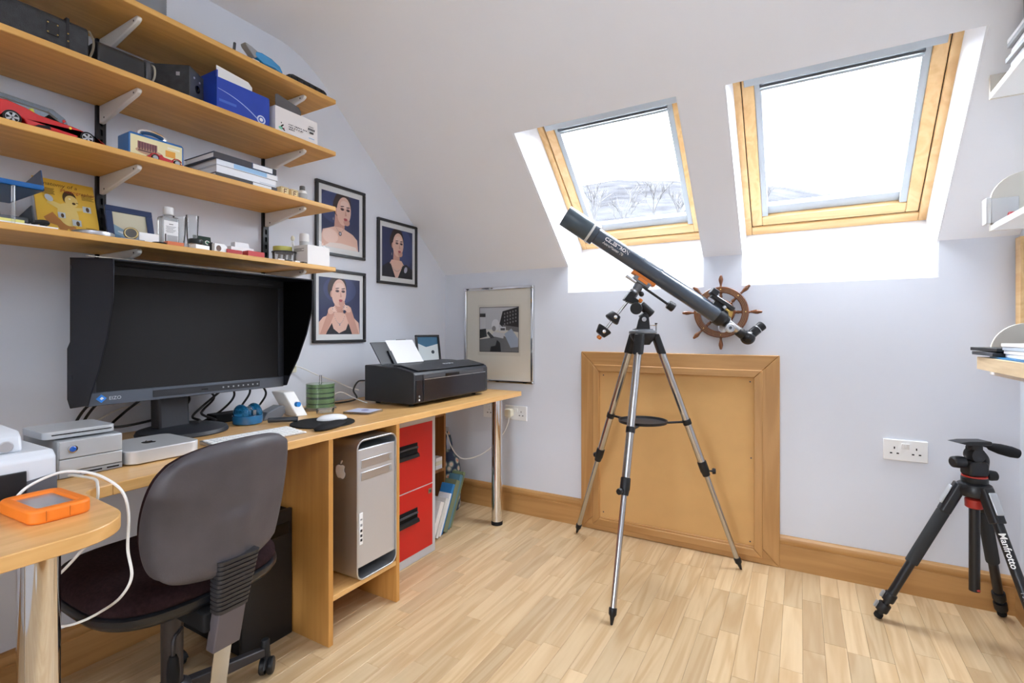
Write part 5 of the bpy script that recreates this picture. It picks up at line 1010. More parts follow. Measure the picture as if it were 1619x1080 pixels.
MB().prism([(-0.058, 0), (0.057, 0), (0.057, 0.003), (-0.05, 0.011), (-0.058, 0.011)], (0, -0.142, 0.0005), (1, 0, 0), (0, 0, 1), (0, 0.284, 0)).build('tray', M_alu, r, local=True, bevel=0.001)
kb = MB().box(-0.0082, 0.0082, -0.0082, 0.0082, 0, 0.003); kme = None
for i in range(6):
    for j in range(15):
        if i == 5 and 3 <= j <= 8:
            if j != 3: continue
            sp_ = MB().box(-0.0082, 0.0082, -0.055, 0.055, 0, 0.003).build('key', M_white, r, local=True, bevel=0.0008); sp_.location = (-0.044+i*0.019, -0.142+0.0142+5.5*0.0183, 0.0102-i*0.00125); continue
        if kme is None: k0 = kb.build('key', M_white, r, local=True, bevel=0.0008); kme = k0; k_ = k0
        else: k_ = kme.copy(); COL.objects.link(k_)
        k_.location = (-0.044+i*0.019, -0.142+0.0142+j*0.0183, 0.0102-i*0.00125)
r = thing('tape_dispenser', 'translucent blue dome shaped tape dispenser', 'tape dispenser', (0.215, -1.470, z))
M_tb = mat('dome_blue', c(34, 104, 150), 0.2, coat=0.6); M_tb2 = glass('dome_clear_blue', (0.25, 0.62, 0.85, 1), 0.02, 1.45, 0.35, c(40, 130, 180))
MB().lathe([(0.044, 0), (0.05, 0.004), (0.052, 0.02), (0.051, 0.032), (0.046, 0.033)], (0.215, -1.47, z), n=36).build('base_cup', M_tb, r)
MB().ell((0.215, -1.495, z+0.034), (0.042, 0.021, 0.040), 20, 10, lo=0.0).build('dome_half', M_tb2, r); MB().ell((0.215, -1.445, z+0.034), (0.042, 0.021, 0.040), 20, 10, lo=0.0).build('dome_half', M_tb2, r)
MB().lathe([(0.012, 0), (0.024, 0), (0.024, 0.016), (0.012, 0.016), (0.012, 0)], (0.215, -1.478, z+0.040), (0, 1, 0), 20, caps=False).build('tape_roll', M_clear, r)
MB().box(0.245, 0.258, -1.476, -1.464, z+0.036, z+0.054).build('cutter', M_steel, r)
r = thing('white_stand', 'leaning white box shaped stand behind the mouse mat', 'stand', (0.22, -1.265, z))
MB().hexa([(0.17, -1.285, z), (0.25, -1.285, z), (0.25, -1.235, z), (0.17, -1.235, z)], [(0.12, -1.312, z+0.098), (0.20, -1.312, z+0.098), (0.20, -1.262, z+0.098), (0.12, -1.262, z+0.098)]).build('stand_body', mat('stand_white', c(226, 225, 220), 0.5), r, bevel=0.004)
MB().cyl((0.251, -1.29, z+0.052), (0.266, -1.29, z+0.052), 0.010, n=14).build('blue_knob', mat('knob_blue', c(40, 130, 205), 0.35), r)
r = thing('headset_cradle', 'dark grey handset arm resting on the desk by the mouse mat', 'handset', (0.24, -1.37, z))
MB().tube(spline([(0.28, -1.43, z+0.012), (0.33, -1.395, z+0.014), (0.36, -1.365, z+0.014)]), 0.0095, 10).build('handle', M_dgrey, r)
MB().prism([(0, 0), (0.075, 0), (0.098, 0.02), (0.094, 0.046), (0.075, 0.05), (0.02, 0.03)], (0.17, -1.412, z+0.0003), (0, 1, 0), (0, 0, 1), (0.05, 0, 0)).build('cradle', mat('cradle_grey', c(96, 100, 106), 0.4), r, bevel=0.004)
tag(MB().box(0.06, 0.125, -1.535, -1.425, z, z+0.033).build('power_adapter', M_blackm, bevel=0.004), 'black power adapter brick on the desk behind the blue dome', 'power adapter')
r = thing('glass_tray', 'low clear glass dish in front of the green discs', 'dish', (0.268, -1.165, z))
MB().lathe([(0.030, 0), (0.034, 0.002), (0.037, 0.018), (0.035, 0.018), (0.031, 0.004)], (0.268, -1.165, z), n=28).build('dish', M_clear, r)
# drives and small computer
r = thing('disk_array', 'silver two-bay desktop drive with a round blue light button', 'external drive', (0.40, -2.05, z))
ax0, ax1, ay0, ay1 = 0.30, 0.515, -2.112, -1.985
MB().box(ax0, ax1-0.006, ay0, ay1, z, z+0.088).build('drive_case', mat('drive_grey', c(168, 172, 176), 0.4, 0.3), r, bevel=0.003)
for za, zb in ((0.046, 0.086), (0.016, 0.044)): MB().box(ax1-0.0058, ax1, ay0+0.002, ay1-0.002, z+za, z+zb).build('bay_front', mat('drive_front', c(196, 199, 202), 0.35, 0.3), r, bevel=0.0015)
MB().box(ax1-0.0058, ax1-0.001, ay0+0.002, ay1-0.002, z+0.002, z+0.014).build('foot_strip', M_grey, r)
MB().box(ax1-0.0008, ax1, ay0+0.04, ay0+0.083, z+0.006, z+0.0095).build('card_slot', M_blackm, r); MB().box(ax1-0.0008, ax1, ay0+0.093, ay0+0.118, z+0.006, z+0.0095).build('card_slot', M_blackm, r)
bt = MB().lathe([(0.0095, 0), (0.0095, 0.002), (0.0075, 0.0025)], (ax1+0.0002, ay0+0.026, z+0.067), (1, 0, 0), 24).build('button_ring', M_steel, r)
MB().ell((ax1+0.0012, ay0+0.026, z+0.067), (0.003, 0.0075, 0.0075), 18, 10).build('blue_button', mat('button_blue', c(24, 92, 190), 0.12, coat=1.0), bt)
r = thing('optical_drive', 'slim silver slot drive lying on the two-bay drive', 'disc drive', (0.40, -2.06, z+0.0885))
MB().prism(rrect(0.14, 0.14, 0.016), (0.425, -2.062, z+0.0915), (1, 0, 0), (0, 1, 0), (0, 0, 0.018)).build('drive_body', mat('optical_silver', c(206, 209, 212), 0.35, 0.4), r, bevel=0.002)
MB().box(0.4955, 0.4962, -2.118, -2.002, z+0.100, z+0.1025).build('disc_slot', M_blackm, r)
for sy in (-0.04, 0.04): MB().cyl((0.40, -2.062+sy, z+0.0885), (0.40, -2.062+sy, z+0.092), 0.01, n=12).build('foot', M_blackm, r)
r = thing('mini_computer', 'flat silver mini computer beside the two-bay drive', 'computer', (0.43, -1.893, z))
MB().prism(rrect(0.19, 0.178, 0.028, 8), (0.432, -1.890, z+0.0028), (1, 0, 0), (0, 1, 0), (0, 0, 0.034)).build('mini_body', mat('mini_silver', c(222, 224, 226), 0.32, 0.5), r, bevel=0.002)
MB().lathe([(0.07, 0), (0.072, 0.0035)], (0.432, -1.890, z), n=32).build('base_disc', M_blackm, r)
bd, lf = LOGO; S_ = 0.62
MB().prism([(a*S_, b*S_) for a, b in bd], (0.43, -1.892, z+0.0369), (0, 1, 0), (-1, 0, 0), (0, 0, 0.0004)).prism([(a*S_, b*S_) for a, b in lf], (0.43, -1.892, z+0.0369), (0, 1, 0), (-1, 0, 0), (0, 0, 0.0004)).build('apple_emblem', M_blackg, r)
r = thing('portable_drive', 'orange rubber bumpered portable drive on the desk return', 'external drive', (0.752, -2.207, z), rz=math.radians(2))
M_or = mat('bumper_orange', c(236, 124, 28), 0.55)
q = MB(); o_, i_ = rrect(0.150, 0.092, 0.020, 6), rrect(0.108, 0.058, 0.006, 6); n = len(o_)
vs = [(a, b, 0.0) for a, b in o_]+[(a, b, 0.026) for a, b in rrect(0.150, 0.092, 0.02, 6)]+[(a, b, 0.026) for a, b in i_]+[(a, b, 0.019) for a, b in i_]
fs = [tuple(range(n))[::-1]]
for k in range(n):
    j = (k+1) % n; fs += [(k, j, n+j, n+k), (n+k, n+j, 2*n+j, 2*n+k), (2*n+k, 2*n+j, 3*n+j, 3*n+k)]
q._add(vs, fs).build('rubber_bumper', M_or, r, local=True, bevel=0.005, seg=3, smooth=60)
MB().box(-0.0545, 0.0545, -0.0295, 0.0295, 0.016, 0.0205).build('metal_plate', mat('plate_silver', c(176, 180, 186), 0.3, 0.7), r, local=True)
for xx in (0.0, 0.034): MB().box(0.0752, 0.0756, -0.025+xx, -0.0245+xx, 0.004, 0.0225).build('bumper_seam', mat('seam_dark', c(150, 74, 20), 0.6), r, local=True)
# white printer at the room's near end
r = thing('inkjet_printer', 'pale grey inkjet printer on the desk return with dark lower tray', 'printer', (0.45, -2.36, z))
M_ep = mat('printer_pale', c(214, 218, 224), 0.35)
MB().prism([(0.20, 0.006), (0.625, 0.006), (0.632, 0.03), (0.632, 0.082), (0.615, 0.094), (0.20, 0.094)], (0, -2.56, z), (1, 0, 0), (0, 0, 1), (0, 0.408, 0)).build('lower_body', M_ep, r, bevel=0.006, seg=3)
MB().prism([(0.26, 0.094), (0.598, 0.094), (0.590, 0.125), (0.575, 0.136), (0.40, 0.142), (0.26, 0.142)], (0, -2.56, z), (1, 0, 0), (0, 0, 1), (0, 0.365, 0)).build('upper_body', M_ep, r, bevel=0.006, seg=3)
MB().prism([(0.30, 0.1425), (0.50, 0.1425), (0.46, 0.162), (0.30, 0.168)], (0, -2.56, z), (1, 0, 0), (0, 0, 1), (0, 0.33, 0)).build('top_lid', mat('lid_dark', c(66, 70, 76), 0.4), r, bevel=0.004)
MB().prism([(0.0, 0.0), (0.408, 0.0), (0.408, 0.040), (0.30, 0.022), (0.0, 0.018)], (0.6325, -2.56, z+0.006), (0, 1, 0), (0, 0, 1), (0.0015, 0, 0)).build('dark_skirt', mat('skirt_grey', c(84, 88, 96), 0.4), r)
MB().box(0.6325, 0.636, -2.50, -2.20, z+0.012, z+0.060).build('output_tray', M_black, r, bevel=0.002)
MB().box(0.5975, 0.601, -2.30, -2.262, z+0.112, z+0.122).build('indicator', M_steel, r)
MB().lathe([(0.012, 0), (0.010, 0.002)], (0.601, -2.222, z+0.108), (1, 0, 0), 18).build('oval_button', M_alu, r)
MB().prism([(0.30, 0.17), (0.33, 0.17), (0.26, 0.205), (0.235, 0.205)], (0, -2.42, z), (1, 0, 0), (0, 0, 1), (0, 0.14, 0)).build('paper_guide', M_offwhite, r, bevel=0.002)

# ================================================================== OFFICE CHAIR (faces the desk, away from us)
CXY = V3((0.50, -1.865, 0))
r = thing('office_chair', 'worn grey plastic backed swivel office chair with dark maroon seat', 'chair', CXY)
M_shell = mat('chair_shell', c(74, 70, 74), 0.5, vary=0.12, scale=14, bump=0.15, bscale=260); M_cush = mat('maroon_fabric', c(42, 27, 29), 0.95, vary=0.25, scale=120, bump=0.3, bscale=500, spec=0.1)
M_cmetal = mat('chair_metal', c(58, 56, 58), 0.4, 0.4)
# backrest: rounded panel, curved round the sitter, a little wider at the top
def back_surface(u, v):         # u -1..1 across, v -1..1 up; returns point on rear surface
    hwid = 0.191+0.004*v; x = 0.785+0.028*v-0.052*u*u+0.012*math.exp(-(u/0.22)**2)*(1 if v < 0 else 0.4)
    px_, py_ = x+0.030-0.815, hwid*u; ca_, sa_ = math.cos(math.radians(8)), math.sin(math.radians(8))
    return V3((0.815+px_*ca_-py_*sa_, -1.862+px_*sa_+py_*ca_, 0.646+0.168*v))
NU, NVv = 28, 24
def panel(off, shrink, nm, m_):
    vs, fs = [], []
    def pt(i, j, o):
        a = -1+2*i/NU; b_ = -1+2*j/NVv
        # square to rounded square
        k = 0.42; u = a*math.sqrt(1-k*b_*b_*abs(a)**3/1.0); v = b_*math.sqrt(1-k*a*a*abs(b_)**3/1.0)
        e = max(abs(a), abs(b_)); edge = max(0, (e-0.84)/0.16)
        p = back_surface(u*shrink, v*shrink); p.x -= 0.020*edge**2 if o == 0 else -0.010*edge**2
        p.x -= o; return p
    for o in (0, off):
        for j in range(NVv+1):
            for i in range(NU+1): vs.append(pt(i, j, o))
    W_ = NU+1; T = W_*(NVv+1)
    for j in range(NVv):
        for i in range(NU):
            a = j*W_+i; fs.append((a, a+1, a+W_+1, a+W_)); fs.append((T+a, T+a+W_, T+a+W_+1, T+a+1))
    rim = [i for i in range(NU)]+[NU+j*W_ for j in range(NVv)]+[NVv*W_+NU-i for i in range(NU)]+[(NVv-j)*W_ for j in range(NVv)]
    for k in range(len(rim)): a, b_ = rim[k], rim[(k+1) % len(rim)]; fs.append((b_, a, T+a, T+b_))
    return MB()._add(vs, fs).build(nm, m_, r, smooth=60)
bk = panel(0.035, 1.0, 'back_shell', M_shell)
cu = panel(0.03, 0.96, 'back_cushion', M_cush); cu.location.x -= 0.034
MB().obox((0.792, -1.868, 0.546), (0.004, 0.052, 0.016), Matrix.Rotation(math.radians(7), 3, 'Y')).build('maker_plate', mat('plate_dark', c(70, 66, 68), 0.5), bk, bevel=0.002)
# ribbed bellows, sleeve, flat bar
bt_, bb_ = V3((0.790, -1.862, 0.525)), V3((0.762, -1.862, 0.385)); ax = (bb_-bt_)
bl = MB()
for k in range(12):
    t0 = k/12; p = bt_+ax*t0; wv = 0.056-0.014*t0; q = bt_+ax*(t0+0.055)
    bl.prism(rrect(0.050-0.008*t0, 2*wv*0.92, 0.012), p, (1, 0, 0), (0, 1, 0), q-p)
    q2 = bt_+ax*(t0+0.0833); bl.prism(rrect(0.042-0.008*t0, 2*wv*0.86, 0.012), q, (1, 0, 0), (0, 1, 0), q2-q)
bl.build('bellows', mat('bellows_rubber', c(40, 38, 40), 0.45), r)
MB().prism(rrect(0.034, 0.068, 0.004), bb_, (1, 0, 0), (0, 1, 0), (-0.026, 0.0, -0.10)).build('bar_sleeve', mat('sleeve_grey', c(86, 80, 84), 0.5), r, bevel=0.001)
MB().prism(rrect(0.006, 0.044, 0.002), bb_+V3((-0.026, 0, -0.10)), (1, 0, 0), (0, 1, 0), (-0.035, 0.0, -0.17)).build('back_bar', M_steel, r)
# mechanism and levers
MB().box(0.42, 0.74, -1.91, -1.82, 0.335, 0.385).build('tilt_mechanism', M_blackm, r, bevel=0.006)
lv = MB().tube(spline([(0.66, -1.92, 0.335), (0.675, -1.945, 0.325), (0.68, -1.95, 0.30), (0.68, -1.95, 0.285)]), 0.005, 8).build('lever', M_cmetal, r)
MB().lathe([(0.008, 0), (0.012, 0.01), (0.014, 0.04), (0.013, 0.065), (0.008, 0.072)], (0.68, -1.95, 0.288), (0, 0, -1), 16).build('lever_grip', M_blackm, lv)
MB().lathe([(0.012, 0), (0.014, 0.004), (0.014, 0.02), (0.010, 0.024)], (0.70, -1.818, 0.40), (0, 1, 0), 16).build('tension_knob', M_blackm, r)
# seat
def seat_outline(s): return [(0.495+s*(0.235*math.copysign(abs(math.cos(t))**0.62, math.cos(t))), -1.865+s*(0.229*math.copysign(abs(math.sin(t))**0.62, math.sin(t)))) for t in [2*math.pi*i/48 for i in range(48)]]
def stack(levels, nm, m_):
    q = MB(); n = 48; vs, fs = [], []
    for s, zz in levels: vs += [(a, b, zz) for a, b in seat_outline(s)]
    for k in range(len(levels)-1):
        for i in range(n): j = (i+1) % n; fs.append((k*n+i, k*n+j, (k+1)*n+j, (k+1)*n+i))
    fs += [tuple(range(n))[::-1], tuple(range((len(levels)-1)*n, len(levels)*n))]
    return q._add(vs, fs).build(nm, m_, r, smooth=60)
stack([(0.82, 0.386), (0.95, 0.392), (1.0, 0.408), (1.0, 0.420), (0.97, 0.424)], 'seat_pan', mat('seat_pan_black', c(26, 28, 32), 0.3))
stack([(0.96, 0.424), (0.985, 0.432), (0.98, 0.448), (0.93, 0.462), (0.80, 0.470), (0.5, 0.466), (0.2, 0.463)], 'seat_cushion', M_cush)
MB().lathe([(0.026, 0.07), (0.026, 0.20), (0.0265, 0.201), (0.0265, 0.335)], (CXY.x, CXY.y, 0), n=28).build('gas_column', mat('column_brown_black', c(62, 56, 54), 0.4, 0.3), r)
MB().lathe([(0.045, 0.058), (0.05, 0.065), (0.045, 0.10), (0.03, 0.112)], (CXY.x, CXY.y, 0), n=28).build('base_hub', M_cmetal, r)
for k in range(5):
    a = math.radians(80+72*k); d = V3((math.cos(a), math.sin(a), 0)); e = V3((-math.sin(a), math.cos(a), 0)); p0 = CXY+d*0.035; p1 = CXY+d*0.245
    arm = MB().hexa([p0+e*0.017+UP*0.066, p0-e*0.017+UP*0.066, p1-e*0.012+UP*0.062, p1+e*0.012+UP*0.062], [p0+e*0.015+UP*0.102, p0-e*0.015+UP*0.102, p1-e*0.011+UP*0.086, p1+e*0.011+UP*0.086]).build('base_arm', M_cmetal, r, bevel=0.003)
    MB().lathe([(0.012, 0.058), (0.013, 0.06), (0.013, 0.105), (0.010, 0.11)], CXY+d*0.25, n=14).build('caster_stem', M_black, arm)
    cpos = CXY+d*0.255+UP*0.025; f = (e*0.8+d*0.6).normalized(); g_ = V3((-f.y, f.x, 0))
    for s in (-1, 1): MB().lathe([(0.010, 0), (0.0235, 0.001), (0.025, 0.004), (0.025, 0.014), (0.022, 0.017)], cpos+g_*(0.003*s), g_*s, 20).build('caster_wheel', M_black, arm)
    MB().lathe([(0.026, -0.019), (0.027, -0.012), (0.027, 0.012), (0.026, 0.019)], cpos+UP*0.003, g_, 20).ell(cpos, 0.001, 6, 4).build('caster_hood', M_black, arm) if False else MB().tube([cpos+(f*math.cos(t)+UP*math.sin(t))*0.0272 for t in [math.radians(x) for x in range(10, 171, 16)]], 0.004, 6, flat=4.0).build('caster_hood', M_black, arm)

# ================================================================== CABLES
def cable(name, label, pts, rad, m_, cat='cable', grp=None, k=8, parent=None):
    o = MB().tube(spline(pts, k), rad, 7).build(name, m_)
    return tag(o, label, cat, grp)
z = DT
cable('usb_cable', 'white cable looping from the orange drive down past the chair', [(0.668, -2.232, z+0.010), (0.661, -2.205, z+0.034), (0.672, -2.160, z+0.052), (0.71, -2.128, z+0.050), (0.748, -2.108, z+0.036), (0.785, -2.096, z+0.012), (0.800, -2.092, z-0.03), atD(202, 868, 1.02), atD(208, 912, 1.02), atD(190, 945, 1.03), atD(158, 968, 1.05), atD(128, 983, 1.08), atD(100, 990, 1.10), atD(68, 986, 1.12)], 0.0028, M_cable)
cable('usb_cable', 'white cable hanging from the two-bay drive below the desk return', [(0.522, -2.095, z+0.008), (0.55, -2.09, z+0.010), (0.60, -2.075, z+0.006), (0.655, -2.09, z+0.004), (0.668, -2.094, z-0.012), (0.664, -2.094, z-0.04), atD(163, 832, 1.06), atD(130, 870, 1.07), atD(97, 905, 1.08), atD(72, 925, 1.09)], 0.003, M_cable)
cable('signal_cable', 'thin white cable trailing behind the monitor stand', [(0.016, -1.96, z+0.012), (0.016, -1.87, z+0.045), (0.018, -1.80, z+0.08), (0.016, -1.73, z+0.09)], 0.0025, M_cable)
BC = [([(0.10, -1.87, 0.87), (0.06, -1.90, 0.83), (0.04, -1.92, 0.78), (0.035, -1.93, z+0.006)], 'thick black cable dropping behind the monitor next to the silver drive'),
      ([(0.11, -1.85, 0.87), (0.07, -1.875, 0.84), (0.05, -1.90, 0.79), (0.045, -1.912, z+0.006)], 'second thick black cable dropping behind the monitor next to the silver drive'),
      ([(0.11, -1.64, 0.87), (0.07, -1.60, 0.82), (0.095, -1.66, 0.785), (0.105, -1.77, 0.768), (0.08, -1.84, 0.765), (0.06, -1.80, 0.80), (0.08, -1.76, 0.84)], 'black cable looped round the monitor stand'),
      ([(0.14, -1.50, 0.87), (0.12, -1.58, 0.80), (0.15, -1.63, 0.772), (0.205, -1.635, 0.765), (0.24, -1.66, 0.763)], 'black cable draped onto the monitor stand foot'),
      ([(0.075, -1.56, 0.87), (0.05, -1.50, 0.82), (0.06, -1.545, 0.778), (0.11, -1.575, 0.768), (0.24, -1.60, 0.764)], 'black cable crossing behind the stand towards the keyboard'),
      ([(0.10, -1.47, 0.88), (0.08, -1.44, 0.82), (0.07, -1.48, 0.77), (0.09, -1.56, 0.74)], 'black cable curving down to the power adapter'),
      ([(0.10, -1.41, 0.88), (0.08, -1.375, 0.83), (0.07, -1.40, 0.78), (0.09, -1.43, 0.768)], 'black cable arching down behind the blue dome'),
      ([(0.10, -1.365, 0.88), (0.085, -1.31, 0.82), (0.08, -1.33, 0.775), (0.10, -1.36, 0.768)], 'black cable hanging behind the white stand')]
for pts, lab in BC: cable('monitor_cable', lab, pts, 0.0042, M_bcable, grp='cables behind the monitor')
cable('power_lead', 'long white lead rising from the desk behind the discs', [(0.02, -1.17, 0.925), (0.03, -1.10, 0.905), (0.045, -1.02, 0.865), (0.06, -0.93, 0.83), (0.10, -0.885, 0.80), (0.165, -0.885, 0.79)], 0.0028, M_cable)
cable('power_lead', 'white lead curling on the desk between discs and black printer', [(0.10, -1.03, z+0.006), (0.11, -0.985, 0.775), (0.13, -0.955, 0.785), (0.16, -0.92, 0.76), (0.20, -0.895, 0.74), (0.22, -0.885, z+0.006)], 0.0025, M_cable)
cable('printer_cable', 'black cable bowing from the side of the black printer', [(0.186, -0.86, 0.835), (0.16, -0.885, 0.83), (0.145, -0.90, 0.79), (0.16, -0.895, 0.75), (0.10, -0.93, z+0.0045), (0.06, -1.02, z+0.0045)], 0.004, M_bcable)
tag(MB().box(0.0005, 0.02, -1.165, -1.115, 0.885, 0.99).build('cable_outlet', M_offwhite, bevel=0.004), 'cream plastic outlet on the wall beside the monitor hood', 'outlet')

# ================================================================== SOCKETS ON THE BACK WALL
def socket(x0, z0, label, x1=None):
    x1 = x1 or x0+0.146; r = thing('wall_socket', label, 'socket', ((x0+x1)/2, -0.004, z0), 'white wall sockets')
    MB().box(x0, x1, -0.010, -0.0005, z0, z0+0.086).build('face_plate', M_white, r, bevel=0.003, seg=3)
    for cx in ((x0+0.037, x1-0.037) if x1-x0 > 0.1 else ((x0+x1)/2,)):
        for dx, dz, w_, h_ in ((0, 0.052, 0.004, 0.009), (-0.011, 0.030, 0.008, 0.005), (0.011, 0.030, 0.008, 0.005)):
            MB().box(cx+dx-w_/2, cx+dx+w_/2, -0.0106, -0.0098, z0+dz-h_/2, z0+dz+h_/2).build('pin_hole', M_blackm, r, smooth=0)
    xm = (x0+x1)/2
    for dx in (-0.007, 0.007): MB().prism([(0, 0), (0.0035, 0), (0.006, 0.022), (0, 0.022)], (xm+dx-0.006, -0.0101, z0+0.050), (0, -1, 0), (0, 0, 1), (0.012, 0, 0)).build('switch', M_white, r, bevel=0.001)
    return r
socket(2.289, 0.538, 'white double socket on the wall by the camera tripod')
socket(0.457, 0.543, 'white double socket with a plug in it near the desk leg')
socket(0.300, 0.545, 'white single socket mostly behind the chrome desk leg', 0.386)
r = thing('power_plug', 'cream three-pin plug pushed into the double socket', 'plug', (0.494, -0.03, 0.565))
MB().prism(rrect(0.046, 0.048, 0.012, cx=0.494, cy=0.588), (0, -0.0112, 0), (1, 0, 0), (0, 0, 1), (0, -0.034, 0)).build('plug_body', M_offwhite, r, bevel=0.004, seg=3)
MB().tube(spline([(0.494, -0.03, 0.564), (0.496, -0.034, 0.55), (0.492, -0.036, 0.53)]), 0.005, 8).build('cord_grip', M_cable, r)
cable('plug_lead', 'white lead sagging from the plug to the adapter by the bookcase', [(0.492, -0.036, 0.528), (0.47, -0.05, 0.47), (0.42, -0.08, 0.40), (0.36, -0.12, 0.345), (0.29, -0.17, 0.32), (0.25, -0.20, 0.335), (0.225, -0.23, 0.39), (0.215, -0.262, 0.47), (0.21, -0.28, 0.50)], 0.0032, M_cable)
tag(MB().box(0.19, 0.235, -0.318, -0.27, 0.495, 0.52).build('lead_adapter', M_grey, bevel=0.004), 'small grey adapter fixed to the bookcase side', 'adapter')

# ================================================================== SHIP'S WHEEL ON THE WALL
WX, WZ = 1.661, 1.161
r = thing('ship_wheel', 'small varnished wooden ship wheel with brass hub on the wall', 'ship wheel', (WX, -0.02, WZ-0.175))
M_var = wood('varnished_mahogany', c(92, 50, 24), c(124, 72, 36), 'Z', 1.5, 0.25, coat=0.5); M_brass = mat('polished_brass', c(205, 170, 100), 0.22, 1.0)
def annulus(R0, R1, y0, y1, nm, m_, bev=0.003):
    q = MB().lathe([(R0, 0), (R1, 0), (R1, y1-y0), (R0, y1-y0), (R0, 0)], (WX, -y0, WZ), (0, -1, 0), 48, caps=False); return q.build(nm, m_, r, bevel=bev)
annulus(0.092, 0.122, 0.010, 0.028, 'outer_ring', M_var); M_abr = mat('aged_brass_line', c(150, 112, 66), 0.6, 0.2)
annulus(0.099, 0.1005, 0.0281, 0.0287, 'inlay_ring', M_abr, 0); annulus(0.105, 0.1065, 0.0281, 0.0287, 'inlay_ring', M_abr, 0); annulus(0.112, 0.1135, 0.0281, 0.0287, 'inlay_ring', M_abr, 0)
MB().lathe([(0.060, 0), (0.062, 0.004), (0.062, 0.026), (0.058, 0.032)], (WX, -0.004, WZ), (0, -1, 0), 36).build('hub', M_var, r, bevel=0.002)
MB().lathe([(0.053, 0), (0.055, 0.003), (0.050, 0.006), (0.03, 0.005), (0.012, 0.010), (0.0, 0.011)], (WX, -0.0362, WZ), (0, -1, 0), 36).build('brass_plate', M_brass, r)
for k in range(8):
    a = math.pi*k/4; d = V3((math.cos(a), 0, math.sin(a))); o = V3((WX, -0.019, WZ))
    MB().lathe([(0.007, 0.060), (0.009, 0.063), (0.006, 0.067), (0.008, 0.075), (0.006, 0.085), (0.008, 0.093)], o, d, 12).build('spoke', M_var, r)
    MB().lathe([(0.007, 0.1215), (0.005, 0.126), (0.0055, 0.132), (0.010, 0.150), (0.0105, 0.158), (0.007, 0.170), (0.0065, 0.174), (0.003, 0.178)], o, d, 14).build('handle', M_var, r)
    MB().ell(V3((WX, -0.030, WZ))+d*0.108, (0.003, 0.002, 0.003), 8, 6).build('brass_stud', M_brass, r)

# ================================================================== TELESCOPE
HUB = V3((1.378, -0.352, 0)); feet = [V3((0.96, -0.112, 0)), V3((1.393, -0.825, 0)), V3((1.759, -0.124, 0))]
r = thing('telescope', 'dark blue refractor telescope on an equatorial mount and steel tripod', 'telescope', HUB)
M_tele = mat('telescope_blue', c(62, 74, 88), 0.22, coat=0.5); M_shield = mat('dew_shield', c(72, 86, 96), 0.3); M_orange = mat('mount_orange', c(226, 128, 40), 0.45); M_mgrey = mat('mount_grey', c(112, 116, 122), 0.45)
LT = 1.046
for ft in feet:
    d = V3((ft.x-HUB.x, ft.y-HUB.y, 0)).normalized(); e = V3((-d.y, d.x, 0)); top_ = HUB+d*0.058+UP*LT; vec = ft-top_
    tops = [top_+e*s*0.013 for s in (-1, 1)]
    P = lambda t: top_+vec*t
    lg = MB().cyl(P(0.07), P(0.56), 0.0165, n=20).build('leg', M_steel, r)
    MB().prism(rrect(0.042, 0.034, 0.01), P(0.0)-vec.normalized()*0.014, e, d, vec.normalized()*0.095).build('hinge_block', M_black, lg, bevel=0.003)
    MB().cyl(P(0.55), P(0.965), 0.0115, n=18).build('lower_tube', M_steel, lg)
    MB().lathe([(0.019, 0), (0.02, 0.004), (0.02, 0.045), (0.018, 0.05), (0.016, 0.068)], P(0.535), vec, 18).build('leg_clamp', M_black, lg)
    kp = P(0.575); MB().cyl(kp, kp+d*0.03-e*0.008, 0.004, n=8).lathe([(0.012, 0), (0.014, 0.004), (0.012, 0.014)], kp+d*0.03-e*0.008, d*0.9-e*0.25, 8).build('clamp_knob', M_black, lg)
    MB().lathe([(0.0145, 0), (0.015, 0.006), (0.0145, 0.022), (0.009, 0.030), (0.004, 0.058)], ft-vec.normalized()*0.056, vec, 14).build('foot', M_black, lg)
    bp_ = P(0.365); inner = HUB+d*0.095+UP*(bp_.z-0.004)
    MB().lathe([(0.0185, -0.012), (0.019, -0.009), (0.019, 0.009), (0.0185, 0.012)], bp_, vec, 18).build('brace_collar', M_black, lg)
    MB().obox((bp_+inner)/2, ((bp_-inner).length, 0.016, 0.008), basis((inner-bp_).normalized(), e, (inner-bp_).normalized().cross(e))).build('spreader_arm', M_black, r, bevel=0.002)
tz = (HUB+UP*LT+(feet[0]-(HUB+UP*LT))*0.365).z
MB().lathe([(0.0, 0), (0.085, 0), (0.105, 0.004), (0.108, 0.016), (0.104, 0.016), (0.10, 0.006), (0.0, 0.005)], HUB+UP*(tz-0.006), n=40).build('accessory_tray', M_black, r)
MB().lathe([(0.030, -0.05), (0.045, -0.03), (0.055, -0.012), (0.055, 0.0)], HUB+UP*1.060, n=24).build('tripod_head', M_black, r)
MB().lathe([(0.060, 0), (0.062, 0.004), (0.060, 0.012), (0.045, 0.016), (0.045, 0.020)], HUB+UP*1.0602, n=32).build('head_plate', M_mgrey, r)
